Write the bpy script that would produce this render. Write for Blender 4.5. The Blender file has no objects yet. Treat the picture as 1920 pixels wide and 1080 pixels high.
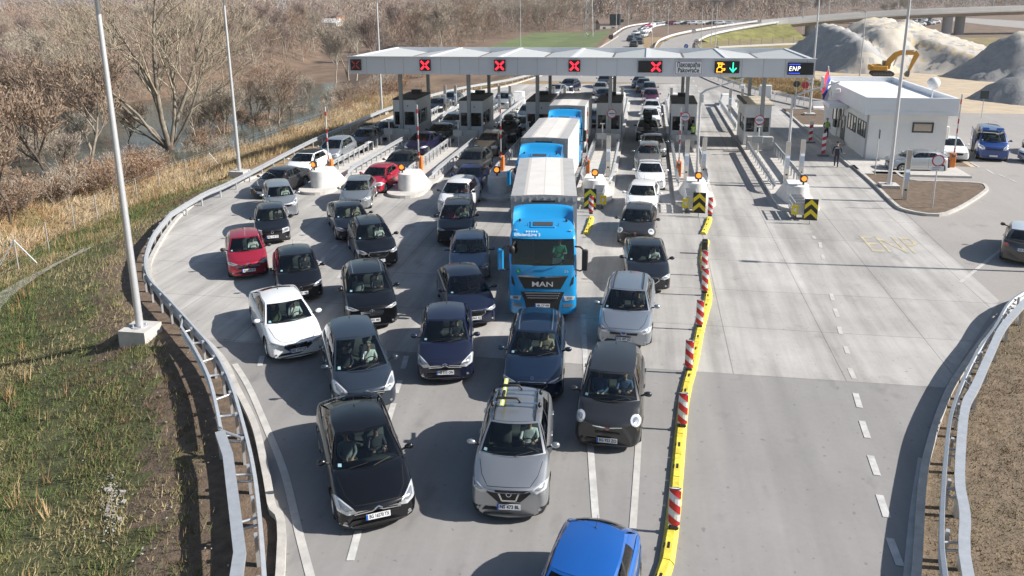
import bpy, bmesh, math, random
import numpy as np
from mathutils import Vector, Matrix, geometry
from mathutils.bvhtree import BVHTree
random.seed(7)
RNG = np.random.default_rng(7)
SC = bpy.context.scene
COL = SC.collection
R = math.radians
PI = math.pi

# ------------------------------------------------------------------ camera
CAM_H = 11.4
F_PX, CY = 1480.0, 368.31
PITCH, YAW, ROLL = 0.247101847, 0.169083722, -0.007205608
_cp, _sp = math.cos(PITCH), math.sin(PITCH)
FW = Vector((-math.sin(YAW)*_cp, math.cos(YAW)*_cp, -_sp))
_rt = Vector((math.cos(YAW), math.sin(YAW), 0))
_up = _rt.cross(FW)
RT = _rt*math.cos(ROLL) + _up*math.sin(ROLL)
UP = -_rt*math.sin(ROLL) + _up*math.cos(ROLL)
EYE = Vector((0, 0, CAM_H))

def G(px, py, z=0.0):
    """survey: photo pixel -> place on the level z"""
    d = FW*F_PX + RT*(px-960) - UP*(py-CY)
    t = (z-CAM_H)/d.z
    return Vector((d.x*t, d.y*t, z))

def GT(px, py, dz=0.0):
    """survey: photo pixel -> place on the terrain"""
    z = 0.0
    for i in range(12):
        g = G(px, py, z)
        z = 0.5*z + 0.5*(tz(g.x, g.y)+dz)
    return G(px, py, z)

cam_d = bpy.data.cameras.new('camera')
cam = bpy.data.objects.new('camera', cam_d); COL.objects.link(cam)
cam_d.sensor_width = 36; cam_d.lens = F_PX/1920*36
cam_d.shift_y = (CY-540)/1920
cam_d.clip_start = 0.1; cam_d.clip_end = 6000
M = Matrix((RT, UP, -FW)).transposed().to_4x4(); M.translation = EYE
cam.matrix_world = M
SC.camera = cam

# ------------------------------------------------------------------ light
SUN_EL, SUN_DIR = R(34.5), Vector((1.0, 0.035, 0))
w = bpy.data.worlds.new('World'); SC.world = w; w.use_nodes = True
nt = w.node_tree; nt.nodes.clear()
sky = nt.nodes.new('ShaderNodeTexSky'); sky.sky_type = 'NISHITA'; sky.sun_disc = False
sky.sun_elevation = SUN_EL
sky.sun_rotation = math.atan2(SUN_DIR.x, SUN_DIR.y)
sky.air_density = 1.2; sky.dust_density = 1.2; sky.ozone_density = 1.4
bg = nt.nodes.new('ShaderNodeBackground'); bg.inputs[1].default_value = 0.062
wo = nt.nodes.new('ShaderNodeOutputWorld')
nt.links.new(sky.outputs[0], bg.inputs[0]); nt.links.new(bg.outputs[0], wo.inputs[0])
sd = bpy.data.lights.new('sun', 'SUN'); sd.energy = 4.75; sd.angle = R(0.53); sd.color = (1.0, 0.95, 0.885)
so = bpy.data.objects.new('sun', sd); COL.objects.link(so)
sv = Vector((SUN_DIR.x*math.cos(SUN_EL), SUN_DIR.y*math.cos(SUN_EL), math.sin(SUN_EL))).normalized()
so.rotation_euler = sv.to_track_quat('Z', 'Y').to_euler(); so.location = (60, 20, 60)
SC.view_settings.view_transform = 'Standard'; SC.view_settings.look = 'None'
SC.view_settings.exposure = 0.75; SC.view_settings.gamma = 1.0
SC.cycles.max_bounces = 6; SC.cycles.transparent_max_bounces = 12
SC.cycles.diffuse_bounces = 3; SC.cycles.glossy_bounces = 3; SC.cycles.transmission_bounces = 4
SC.cycles.caustics_reflective = False; SC.cycles.caustics_refractive = False
SC.cycles.sample_clamp_indirect = 4

# ------------------------------------------------------------------ materials
MATS = {}
def mat(name, col=(.5, .5, .5), rough=.6, metal=0.0, coat=0.0, var=0.0, scale=6.0, bump=0.0, emit=0.0, spec=None, stretch=None, bscale=None):
    if name in MATS: return MATS[name]
    m = bpy.data.materials.new(name); m.use_nodes = True; MATS[name] = m
    n = m.node_tree; b = n.nodes['Principled BSDF']
    b.inputs['Base Color'].default_value = (*col, 1); b.inputs['Roughness'].default_value = rough
    b.inputs['Metallic'].default_value = metal
    b.inputs['Coat Weight'].default_value = coat; b.inputs['Coat Roughness'].default_value = .06
    if spec is not None: b.inputs['Specular IOR Level'].default_value = spec
    if emit:
        b.inputs['Emission Color'].default_value = (*col, 1); b.inputs['Emission Strength'].default_value = emit
    if var or bump:
        geo = n.nodes.new('ShaderNodeNewGeometry')
        mp = n.nodes.new('ShaderNodeMapping')
        if stretch: mp.inputs['Scale'].default_value = stretch
        n.links.new(geo.outputs['Position'], mp.inputs[0])
        nz = n.nodes.new('ShaderNodeTexNoise'); nz.inputs['Scale'].default_value = scale
        nz.inputs['Detail'].default_value = 6; nz.inputs['Roughness'].default_value = .65
        n.links.new(mp.outputs[0], nz.inputs['Vector'])
        if var:
            cr = n.nodes.new('ShaderNodeValToRGB')
            cr.color_ramp.elements[0].position = .3; cr.color_ramp.elements[1].position = .7
            cr.color_ramp.elements[0].color = (*[c*(1-var) for c in col], 1)
            cr.color_ramp.elements[1].color = (*[min(1, c*(1+var)) for c in col], 1)
            n.links.new(nz.outputs[0], cr.inputs[0]); n.links.new(cr.outputs[0], b.inputs['Base Color'])
        if bump:
            src = nz
            if bscale:
                src = n.nodes.new('ShaderNodeTexNoise'); src.inputs['Scale'].default_value = bscale
                src.inputs['Detail'].default_value = 5; n.links.new(mp.outputs[0], src.inputs['Vector'])
            bp = n.nodes.new('ShaderNodeBump'); bp.inputs['Strength'].default_value = bump
            bp.inputs['Distance'].default_value = .05
            n.links.new(src.outputs[0], bp.inputs['Height']); n.links.new(bp.outputs[0], b.inputs['Normal'])
    return m

def paint(col, metal=.55, rough=.32):
    return mat('car_paint_%02x%02x%02x_%d' % (*[int(255*min(1, c)**.45) for c in col], int(metal*10)), col, rough, metal, coat=1.0)

def glass_mat(name, tint, gain=1.0):
    m = bpy.data.materials.new(name); m.use_nodes = True; n = m.node_tree; n.nodes.clear()
    o = n.nodes.new('ShaderNodeOutputMaterial'); mx = n.nodes.new('ShaderNodeMixShader')
    t = n.nodes.new('ShaderNodeBsdfTransparent'); t.inputs[0].default_value = (*tint, 1)
    g = n.nodes.new('ShaderNodeBsdfGlossy'); g.inputs['Roughness'].default_value = .03
    fr = n.nodes.new('ShaderNodeFresnel'); fr.inputs[0].default_value = 1.5
    ad = n.nodes.new('ShaderNodeMath'); ad.operation = 'ADD'; ad.inputs[1].default_value = .035; n.links.new(fr.outputs[0], ad.inputs[0]); n.links.new(ad.outputs[0], mx.inputs[0]); n.links.new(t.outputs[0], mx.inputs[1]); n.links.new(g.outputs[0], mx.inputs[2])
    n.links.new(mx.outputs[0], o.inputs[0]); MATS[name] = m
    return m
GLASS = glass_mat('tinted_glass', (.60, .70, .67))
DGLASS = glass_mat('dark_glass', (.22, .26, .27))
CONC = mat('pale_concrete', (.50, .48, .45), .85, var=.14, scale=3, bump=.15, bscale=60)
KERB = mat('kerb_concrete', (.47, .45, .42), .88, var=.2, scale=2.5, bump=.2, bscale=50)
STEEL = mat('galvanised_steel', (.56, .58, .60), .42, .55, var=.1, scale=5)
POLE = mat('pole_steel', (.55, .56, .58), .45, .4, var=.06, scale=2)
WHITE = mat('white_paint', (.74, .74, .74), .5, var=.04, scale=3)
BLACKP = mat('black_plastic', (.018, .018, .019), .5)
RUBBER = mat('tyre_rubber', (.022, .022, .022), .8)
CHROME = mat('chrome', (.75, .76, .78), .18, 1.0)
ALLOY = mat('alloy', (.55, .56, .58), .3, .9)
LAMPW = mat('headlamp_glass', (.62, .65, .68), .15, .25, coat=1.0)
LAMPD = mat('lamp_reflector', (.30, .32, .35), .2, .5, coat=1)
LAMPR = mat('tail_lamp_red', (.45, .02, .02), .2, coat=1)
DARKG = mat('dark_grey_metal', (.12, .125, .13), .5)
RED = mat('signal_red_paint', (.55, .025, .03), .5)
BLACK = mat('matt_black', (.012, .012, .012), .6)
INTER = mat('car_interior', (.035, .036, .038), .8)
SEATM = mat('seat_fabric', (.06, .062, .066), .85)
SEATB = mat('pale_seat_fabric', (.28, .26, .22), .85)
ORANGE = mat('barrier_orange', (.72, .20, .03), .5)
AMBER = mat('amber_lamp', (1.0, .22, .02), .3, emit=1.3)
YELLOW = mat('separator_yellow', (.68, .56, .07), .6, var=.3, scale=5)
PLATEW = mat('plate_white', (.75, .76, .78), .4)
PLATEB = mat('plate_blue', (.03, .12, .5), .4)
INK = mat('lettering_black', (.015, .015, .02), .6)

# ------------------------------------------------------------------ scene helpers
def tag(o, label=None, cat=None, group=None, kind=None):
    if label: o['label'] = label
    if cat: o['category'] = cat
    if group: o['group'] = group
    if kind: o['kind'] = kind
    return o

def thing(name, label, cat, loc=(0, 0, 0), rz=0.0, group=None):
    o = bpy.data.objects.new(name, None); COL.objects.link(o)
    o.empty_display_size = .2
    o.location = loc; o.rotation_euler = (0, 0, rz)
    return tag(o, label, cat, group)

def link(name, me, parent=None, mats=None):
    o = bpy.data.objects.new(name, me); COL.objects.link(o)
    if mats:
        for m in (mats if isinstance(mats, (list, tuple)) else [mats]): me.materials.append(m)
    if parent: o.parent = parent
    return o

class MB:
    """collects shapes, then links them as ONE mesh object"""
    def __init__(s): s.v = []; s.f = []; s.m = []; s.sm = []
    def add(s, vs, fs, mi=0, smooth=False):
        k = len(s.v); s.v += [tuple(v) for v in vs]
        for f in fs: s.f.append([i+k for i in f]); s.m.append(mi); s.sm.append(smooth)
        return s
    def box(s, c, d, rz=0.0, mi=0, rx=0.0, ry=0.0, bev=0.0):
        x, y, z = [a/2 for a in d]
        if bev > 0:
            b = min(bev, x*.9, y*.9, z*.9)
            ring = lambda X, Y, Z: [(X-b, -Y, Z), (X, -Y+b, Z), (X, Y-b, Z), (X-b, Y, Z), (-X+b, Y, Z), (-X, Y-b, Z), (-X, -Y+b, Z), (-X+b, -Y, Z)]
            rings = [ring(x-b*.8, y-b*.8, -z), ring(x, y, -z+b), ring(x, y, z-b), ring(x-b*.8, y-b*.8, z)]
            vs = [p for r_ in rings for p in r_]
            fs = [[i*8+j, i*8+(j+1) % 8, i*8+8+(j+1) % 8, i*8+8+j] for i in range(3) for j in range(8)]
            fs += [list(range(7, -1, -1)), list(range(24, 32))]
        else:
            vs = [(-x, -y, -z), (x, -y, -z), (x, y, -z), (-x, y, -z), (-x, -y, z), (x, -y, z), (x, y, z), (-x, y, z)]
            fs = [(0, 3, 2, 1), (4, 5, 6, 7), (0, 1, 5, 4), (1, 2, 6, 5), (2, 3, 7, 6), (3, 0, 4, 7)]
        if rz or rx or ry:
            mm = Matrix.Rotation(rz, 3, 'Z') @ Matrix.Rotation(ry, 3, 'Y') @ Matrix.Rotation(rx, 3, 'X')
            vs = [mm @ Vector(v) for v in vs]
        return s.add([(v[0]+c[0], v[1]+c[1], v[2]+c[2]) for v in vs], fs, mi)
    def cyl(s, p0, p1, r0, r1=None, n=12, mi=0, cap=True, smooth=True):
        r1 = r0 if r1 is None else r1
        p0, p1 = Vector(p0), Vector(p1); d = (p1-p0).normalized()
        a = d.orthogonal().normalized(); b = d.cross(a)
        vs = []
        for p, r_ in ((p0, r0), (p1, r1)):
            vs += [p+(a*math.cos(2*PI*i/n)+b*math.sin(2*PI*i/n))*r_ for i in range(n)]
        s.add(vs, [[i, (i+1) % n, n+(i+1) % n, n+i] for i in range(n)], mi, smooth)
        if cap:
            s.add(vs[:n], [list(range(n-1, -1, -1))], mi); s.add(vs[n:], [list(range(n))], mi)
        return s
    def tube(s, path, r, n=8, mi=0, closed=False, smooth=True):
        P = [Vector(p) for p in path]; N = len(P); vs = []
        rr = r if isinstance(r, (list, tuple)) else [r]*N
        a = None
        for i, p in enumerate(P):
            if closed: t = (P[(i+1) % N]-P[i-1]).normalized()
            else: t = (P[min(i+1, N-1)]-P[max(i-1, 0)]).normalized()
            if a is None: a = t.orthogonal().normalized()
            a = (a-t*a.dot(t)).normalized(); b = t.cross(a)
            vs += [p+(a*math.cos(2*PI*j/n)+b*math.sin(2*PI*j/n))*rr[i] for j in range(n)]
        m_ = N if closed else N-1
        s.add(vs, [[i*n+j, i*n+(j+1) % n, ((i+1) % N)*n+(j+1) % n, ((i+1) % N)*n+j] for i in range(m_) for j in range(n)], mi, smooth)
        if not closed:
            s.add(vs[:n], [list(range(n-1, -1, -1))], mi); s.add(vs[-n:], [list(range(n))], mi)
        return s
    def loft(s, rings, mi=0, cap=True, smooth=True, closed=True):
        n = len(rings[0]); vs = [p for r_ in rings for p in r_]
        m_ = n if closed else n-1
        s.add(vs, [[i*n+j, i*n+(j+1) % n, (i+1)*n+(j+1) % n, (i+1)*n+j] for i in range(len(rings)-1) for j in range(m_)], mi, smooth)
        if cap:
            s.add(rings[0], [list(range(n-1, -1, -1))], mi); s.add(rings[-1], [list(range(n))], mi)
        return s
    def prism(s, poly, z0, z1, mi=0):
        """upright prism over a plan outline (counter-clockwise)"""
        n = len(poly)
        return s.loft([[(p[0], p[1], z0) for p in poly], [(p[0], p[1], z1) for p in poly]], mi, True, False)
    def sweep(s, path, prof, mi=0, cap=True, smooth=False):
        """profile (sideways, up) carried along a path of (x,y,z); sideways is to the right of travel"""
        P = [Vector(p) for p in path]; rings = []
        for i, p in enumerate(P):
            t = (P[min(i+1, len(P)-1)]-P[max(i-1, 0)]); t.z = 0; t.normalize()
            q = Vector((t.y, -t.x, 0))
            rings.append([tuple(p+q*a+Vector((0, 0, b))) for a, b in prof])
        return s.loft(rings, mi, cap, smooth)
    def ico(s, c, r, sub=2, mi=0, scale=(1, 1, 1)):
        b = bmesh.new(); bmesh.ops.create_icosphere(b, subdivisions=sub, radius=1)
        s.add([(c[0]+v.co.x*r*scale[0], c[1]+v.co.y*r*scale[1], c[2]+v.co.z*r*scale[2]) for v in b.verts],
              [[v.index for v in f.verts] for f in b.faces], mi, True); b.free(); return s
    def mesh(s, name='m'):
        used = sorted({i for f in s.f for i in f})
        if len(used) < len(s.v):
            mp = {a: k for k, a in enumerate(used)}; s.v = [s.v[a] for a in used]; s.f = [[mp[i] for i in f] for f in s.f]
        me = bpy.data.meshes.new(name); me.from_pydata(s.v, [], s.f)
        me.polygons.foreach_set('material_index', s.m); me.polygons.foreach_set('use_smooth', s.sm)
        me.update(); return me
    def build(s, name, mats, parent=None, sharp=None, fix=True):
        me = s.mesh(name)
        if fix:
            b = bmesh.new(); b.from_mesh(me); bmesh.ops.recalc_face_normals(b, faces=b.faces); b.to_mesh(me); b.free()
        if sharp: me.set_sharp_from_angle(angle=R(sharp))
        return link(name, me, parent, mats)

def fast_mesh(name, V, F, mats, mi=None, smooth=False, parent=None):
    """numpy arrays V (n,3), F (m,k) -> one object"""
    me = bpy.data.meshes.new(name); V = np.asarray(V, np.float32); F = np.asarray(F, np.int32); k = F.shape[1]
    me.vertices.add(len(V)); me.vertices.foreach_set('co', V.ravel())
    me.loops.add(F.size); me.loops.foreach_set('vertex_index', F.ravel())
    me.polygons.add(len(F)); me.polygons.foreach_set('loop_start', np.arange(0, F.size, k, dtype=np.int32))
    if mi is not None: me.polygons.foreach_set('material_index', np.asarray(mi, np.int32))
    if smooth: me.polygons.foreach_set('use_smooth', np.ones(len(F), bool))
    me.update(calc_edges=True); me.validate()
    return link(name, me, parent, mats)

_txt = {}
def text_mesh(txt, size=1.0, depth=0.0, bold=0.0, shear=0.0, spacing=1.0):
    key = (txt, size, depth, bold, shear, spacing)
    if key in _txt: return _txt[key]
    c = bpy.data.curves.new('t', 'FONT'); c.body = txt; c.size = size; c.extrude = depth; c.offset = bold
    c.align_x = 'CENTER'; c.align_y = 'CENTER'; c.shear = shear; c.space_character = spacing; c.resolution_u = 3
    o = bpy.data.objects.new('t', c); COL.objects.link(o)
    dg = bpy.context.evaluated_depsgraph_get(); dg.update()
    me = bpy.data.meshes.new_from_object(o.evaluated_get(dg))
    bpy.data.objects.remove(o); bpy.data.curves.remove(c)
    _txt[key] = me
    return me

def text(name, txt, size, loc, rot, m, parent=None, width=None, **kw):
    """lettering; rot is the euler that stands it up"""
    src = text_mesh(txt, size, **kw); me = src.copy(); me.materials.clear()
    o = link(name, me, parent, m); o.location = loc; o.rotation_euler = rot
    if width and me.vertices:
        xs = [v.co.x for v in me.vertices]; sx = width/max(1e-6, max(xs)-min(xs)); o.scale = (sx, 1, 1)
    return o

def interp(x, xs, ys): return float(np.interp(x, xs, ys))
def smooth_path(P, n=6):
    """Catmull-Rom through points"""
    P = [Vector(p) for p in P]; out = []
    for i in range(len(P)-1):
        p0, p1, p2, p3 = P[max(i-1, 0)], P[i], P[i+1], P[min(i+2, len(P)-1)]
        for k in range(n):
            t = k/n
            out.append(.5*((2*p1)+(p2-p0)*t+(2*p0-5*p1+4*p2-p3)*t*t+(-p0+3*p1-3*p2+p3)*t**3))
    out.append(P[-1]); return out
def resample(P, step):
    P = [Vector(p) for p in P]; out = [P[0]]; acc = 0
    for a, b in zip(P, P[1:]):
        L = (b-a).length; t = step-acc
        while t <= L:
            out.append(a.lerp(b, t/L)); t += step
        acc = (acc+L) % step if L else acc
    return out
# ------------------------------------------------------------------ lie of the land
EDGE_Y = [-30, 0, 12.2, 16.6, 19.1, 22.5, 24.7, 26.5, 27.9, 29.3, 32.3, 36, 43.6, 57, 77.8, 93.8, 106, 140, 190, 270, 330, 420]
EDGE_X = [-1.5, -2.5, -7.1, -9.8, -11.5, -14.7, -17.1, -19, -20.1, -21.1, -22.7, -24.1, -25.4, -25.7, -25.4, -22.8, -18.2, -14, -12, -11, -9, -9]
BANK_N_Y = [0, 40, 54, 65, 78, 100, 122, 150, 186, 240, 400]
BANK_N_X = [-46, -49, -49.5, -46.5, -44, -45, -49, -57, -66, -82, -140]
BANK_F_Y = [0, 50, 95, 120, 150, 190, 240, 400]
BANK_F_X = [-84, -88, -88, -82, -78, -84, -104, -170]
def tz(x, y):
    e = interp(y, EDGE_Y, EDGE_X)-.7
    fac = 1.0 if y > 34 else .74
    d = (e-x)*fac
    if d > 0:
        z = -min(3.3, .30*max(0, d-.9))-.05*min(d, 4)
        if y > 115:
            t = min(1, (y-115)/60); z = z*(1-.75*t)
        bn = interp(y, BANK_N_Y, BANK_N_X); bf = interp(y, BANK_F_Y, BANK_F_X)
        if x < bn+4:
            z -= 2.9*min(1, max(0, (bn+4-x)/7))
        if x < bf+2: z += 2.9*min(1, max(0, (bf+2-x)/8))
        z += .22*math.sin(x*.55+1)*math.sin(y*.43)*min(1, max(0, d-3)/8)
        return z
    return 0.0

def ground_sheet():
    xs = np.concatenate([np.linspace(-900, -130, 18), np.linspace(-120, -52, 35), np.linspace(-50, 24, 149), np.linspace(27, 120, 32), np.linspace(130, 900, 18)])
    ys = np.concatenate([np.linspace(-40, 4, 12), np.linspace(6, 60, 109), np.linspace(61, 130, 70), np.linspace(135, 300, 34), np.linspace(330, 1500, 26)])
    nx, ny = len(xs), len(ys)
    V = np.zeros((ny, nx, 3), np.float32); MI = []
    for j, y in enumerate(ys):
        for i, x in enumerate(xs):
            V[j, i] = (x, y, tz(x, y)-.012)
    idx = np.arange(nx*ny).reshape(ny, nx)
    F = np.stack([idx[:-1, :-1], idx[:-1, 1:], idx[1:, 1:], idx[1:, :-1]], -1).reshape(-1, 4)
    for j in range(ny-1):
        for i in range(nx-1):
            x = (xs[i]+xs[i+1])/2; y = (ys[j]+ys[j+1])/2
            e = interp(y, EDGE_Y, EDGE_X); d = e-x
            dd = d*(1.0 if y > 34 else .74)
            jit = 1.2*math.sin(x*1.7+y*.9)+.9*math.sin(y*2.3-x)
            if d > -.8:
                if y > 250: k = 5
                elif dd < 2.2+jit*.5 and y < 45: k = 1            # bare soil along the rail
                elif dd < 12.5+jit and y < 46: k = 0                # green slope
                elif x > -47 and y < 120: k = 2                   # dry straw
                else: k = 5
            elif x > 5 and y < 42: k = 3
            elif 12 < x < 22 and y < 100: k = 3
            elif x > 15 and y < 165: k = 4
            elif x > 10 and y < 235: k = 6
            else: k = 5 if y > 235 else 2
            if -40 < x < -12.5 and 176 < y < 285 and x > -45+.04*(y-176): k = 7
            MI.append(k)
    grass = mat('slope_grass_ground', (.095, .10, .038), .95, var=.55, scale=1.6, bump=.6, bscale=14)
    soil = mat('bare_soil', (.14, .10, .07), .95, var=.4, scale=3, bump=.6, bscale=20)
    straw = mat('dry_straw_ground', (.29, .20, .105), .95, var=.35, scale=1.1, bump=.6, bscale=12)
    verge = mat('brown_verge', (.165, .125, .085), .95, var=.4, scale=2.2, bump=.6, bscale=18)
    sand = mat('sandy_yard', (.46, .375, .27), .95, var=.18, scale=.5, bump=.3, bscale=6)
    brown = mat('woodland_floor', (.155, .105, .070), .95, var=.4, scale=.25)
    rough = mat('rough_meadow', (.21, .17, .075), .95, var=.45, scale=.35, bump=.5, bscale=4)
    o = fast_mesh('ground', V.reshape(-1, 3), F, [grass, soil, straw, verge, sand, brown, rough, mat('young_crop_green', (.12, .155, .055), .9, var=.2, scale=.1)], MI, True)
    tag(o, kind='structure')
ground_sheet()

# ------------------------------------------------------------------ paving materials
def paving(name, base, joint_dx=None, joint_x0=0, joint_dy=None, joint_y0=0, var=.12, streak=.16, fine=70, dark=.55, patch=None):
    m = bpy.data.materials.new(name); m.use_nodes = True; MATS[name] = m
    n = m.node_tree; N = n.nodes; L = n.links; b = N['Principled BSDF']; b.inputs['Roughness'].default_value = .85
    geo = N.new('ShaderNodeNewGeometry'); sep = N.new('ShaderNodeSeparateXYZ'); L.new(geo.outputs['Position'], sep.inputs[0])
    def math_(op, a, b_=None, c=None):
        q = N.new('ShaderNodeMath'); q.operation = op
        for k, v in enumerate((a, b_, c)):
            if v is None: continue
            if isinstance(v, (int, float)): q.inputs[k].default_value = v
            else: L.new(v, q.inputs[k])
        return q.outputs[0]
    def noise(sc, scale=(1, 1, 1), det=5):
        mp = N.new('ShaderNodeMapping'); mp.inputs['Scale'].default_value = scale; L.new(geo.outputs['Position'], mp.inputs[0])
        z = N.new('ShaderNodeTexNoise'); z.inputs['Scale'].default_value = sc; z.inputs['Detail'].default_value = det
        z.inputs['Roughness'].default_value = .6; L.new(mp.outputs[0], z.inputs['Vector']); return z.outputs[0]
    v = math_('MULTIPLY_ADD', math_('SUBTRACT', noise(.35), .5), var*4, 1.0)                 # broad blotches
    v = math_('MULTIPLY', v, math_('MULTIPLY_ADD', math_('SUBTRACT', noise(1.0, (1.1, .07, 1), 4), .5), streak*4, 1.0))   # tyre streaks
    v = math_('MULTIPLY', v, math_('MULTIPLY_ADD', math_('SUBTRACT', noise(fine, det=2), .5), .35, 1.0))                  # grain
    v = math_('MULTIPLY', v, math_('MULTIPLY_ADD', math_('SUBTRACT', noise(6, det=6), .5), .16, 1.0))
    st = noise(.9, (1, .6, 1), 3); ms = N.new('ShaderNodeMapRange'); ms.inputs[1].default_value = .60; ms.inputs[2].default_value = .72; ms.inputs[3].default_value = 1.0; ms.inputs[4].default_value = .80; L.new(st, ms.inputs[0]); v = math_('MULTIPLY', v, ms.outputs[0])   # stains
    sp = noise(5.5, det=1); mq = N.new('ShaderNodeMapRange'); mq.inputs[1].default_value = .70; mq.inputs[2].default_value = .75; mq.inputs[3].default_value = 1.0; mq.inputs[4].default_value = .72; L.new(sp, mq.inputs[0]); v = math_('MULTIPLY', v, mq.outputs[0])   # drips
    for dx, x0, ax in ((joint_dx, joint_x0, 0), (joint_dy, joint_y0, 1)):
        if not dx: continue
        f = math_('FRACT', math_('DIVIDE', math_('SUBTRACT', sep.outputs[ax], x0), dx))
        e = math_('ABSOLUTE', math_('SUBTRACT', f, .5))
        ln = math_('GREATER_THAN', e, .5-.016/dx)
        v = math_('MULTIPLY', v, math_('SUBTRACT', 1.0, math_('MULTIPLY', ln, dark)))
        # each slab its own tone
        fl = math_('FLOOR', math_('DIVIDE', math_('SUBTRACT', sep.outputs[ax], x0), dx))
        wn = N.new('ShaderNodeTexWhiteNoise'); wn.noise_dimensions = '1D'; L.new(fl, wn.inputs['W'])
        v = math_('MULTIPLY', v, math_('MULTIPLY_ADD', wn.outputs[0], .07, .965))
    mx = N.new('ShaderNodeVectorMath'); mx.operation = 'SCALE'; mx.inputs[0].default_value = base
    L.new(v, mx.inputs['Scale']); L.new(mx.outputs[0], b.inputs['Base Color'])
    bp = N.new('ShaderNodeBump'); bp.inputs['Strength'].default_value = .12; bp.inputs['Distance'].default_value = .01
    L.new(noise(fine, det=2), bp.inputs['Height']); L.new(bp.outputs[0], b.inputs['Normal'])
    return m
PAVE_C = paving('plaza_concrete', (.368, .355, .338), 3.335, 2.97, 3.75, 23.2, var=.17, streak=.34, dark=.42)
PAVE_A = paving('road_asphalt', (.255, .247, .240), var=.09, streak=.13, fine=90)
PAVE_B = paving('service_asphalt', (.31, .292, .275), var=.06, streak=.04, fine=90)

def flat(name, pts, z, m, kind='structure'):
    """flat sheet over a plan outline"""
    pts = [(p[0], p[1]) for p in pts]
    tri = geometry.tessellate_polygon([[Vector((p[0], p[1], 0)) for p in pts]])
    me = bpy.data.meshes.new(name); me.from_pydata([(p[0], p[1], z) for p in pts], [], [list(t) for t in tri])
    b = bmesh.new(); b.from_mesh(me); bmesh.ops.recalc_face_normals(b, faces=b.faces)
    if sum(f.normal.z for f in b.faces) < 0: bmesh.ops.reverse_faces(b, faces=b.faces)
    b.to_mesh(me); b.free()
    o = link(name, me, None, m)
    if kind: o['kind'] = kind
    return o

KERB_L = smooth_path([(-1.9, 0, 0), G(533, 1080), G(515, 950), G(500, 870), G(482, 800), G(449, 733), G(417, 672), G(340, 596), G(293, 540), G(283, 503), G(296, 470), G(320, 431), G(353, 395), G(412, 358), (-24.4, 52, 0), (-24.6, 62, 0), (-24.4, 77.5, 0), (-21.9, 93.8, 0), (-17.4, 106, 0), (-13, 140, 0), (-10.6, 190, 0), (-8.6, 240, 0)], 6)
KERB_R = smooth_path([(2.2, 4, 0), (4.6, 12, 0), G(1710, 1080), G(1723, 907), G(1740, 830), G(1760, 770), G(1783, 720), G(1830, 653), G(1873, 600), G(1920, 557), (18, 35, 0), (26, 40.5, 0), (40, 44, 0)], 6)
kl = [p for p in KERB_L if p.y >= 23.1]; kr = [p for p in KERB_R]
klo = [p for p in KERB_L if p.y < 23.1]; kro = [p for p in KERB_R if p.y < 23.3]
SEAM_L, SEAM_R = Vector((kl[0].x, 23.1, 0)), Vector((9.1, 23.3, 0))
# asphalt approach in front, concrete plaza behind
flat('road', [(p.x, p.y) for p in klo]+[(SEAM_L.x, 23.1), (SEAM_R.x, 23.3)]+[(p.x, p.y) for p in reversed(kro)], .004, PAVE_A)
right_edge = [(9.1, 23.3), (13.6, 31.0), (13.95, 44.4), (13.95, 46.0)]
flat('concrete_plaza', [(SEAM_L.x, 23.1)]+right_edge+[(13.94, 83.9), (13.94, 88)]+[(5.6, 108.5)]+[(p.x, p.y) for p in reversed(kl) if p.y < 108.5], .008, PAVE_C)
# service road to the right, running past the white building
kr2 = [p for p in KERB_R if p.y > 23.4]
flat('service_road', [(9.1, 23.3)]+[(p.x, p.y) for p in kr2]+[(40, 70), (37, 84), (29, 84), (22.5, 76), (22.5, 57.0), (13.98, 57.0), (13.98, 44.4), (13.6, 31.0)], .004, PAVE_B)
flat('road', [(13.94, 84), (29.5, 84), (29, 89.5), (15.5, 97.6), (12.2, 107), (9.6, 122), (9.5, 140), (5, 140), (2, 122), (5.6, 108.5), (13.94, 88)], .0125, PAVE_B)
# ------------------------------------------------------------------ kerbs and rails round the plaza
KP = [(-.02, 0), (-.02, .15), (.16, .15), (.16, 0)]
b = MB(); b.sweep([p for p in KERB_L], [(-a, z) for a, z in KP]); o = b.build('kerb', KERB); tag(o, kind='structure')
b = MB(); b.sweep([p for p in KERB_R], KP); o = b.build('kerb', KERB); tag(o, kind='structure')

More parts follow.
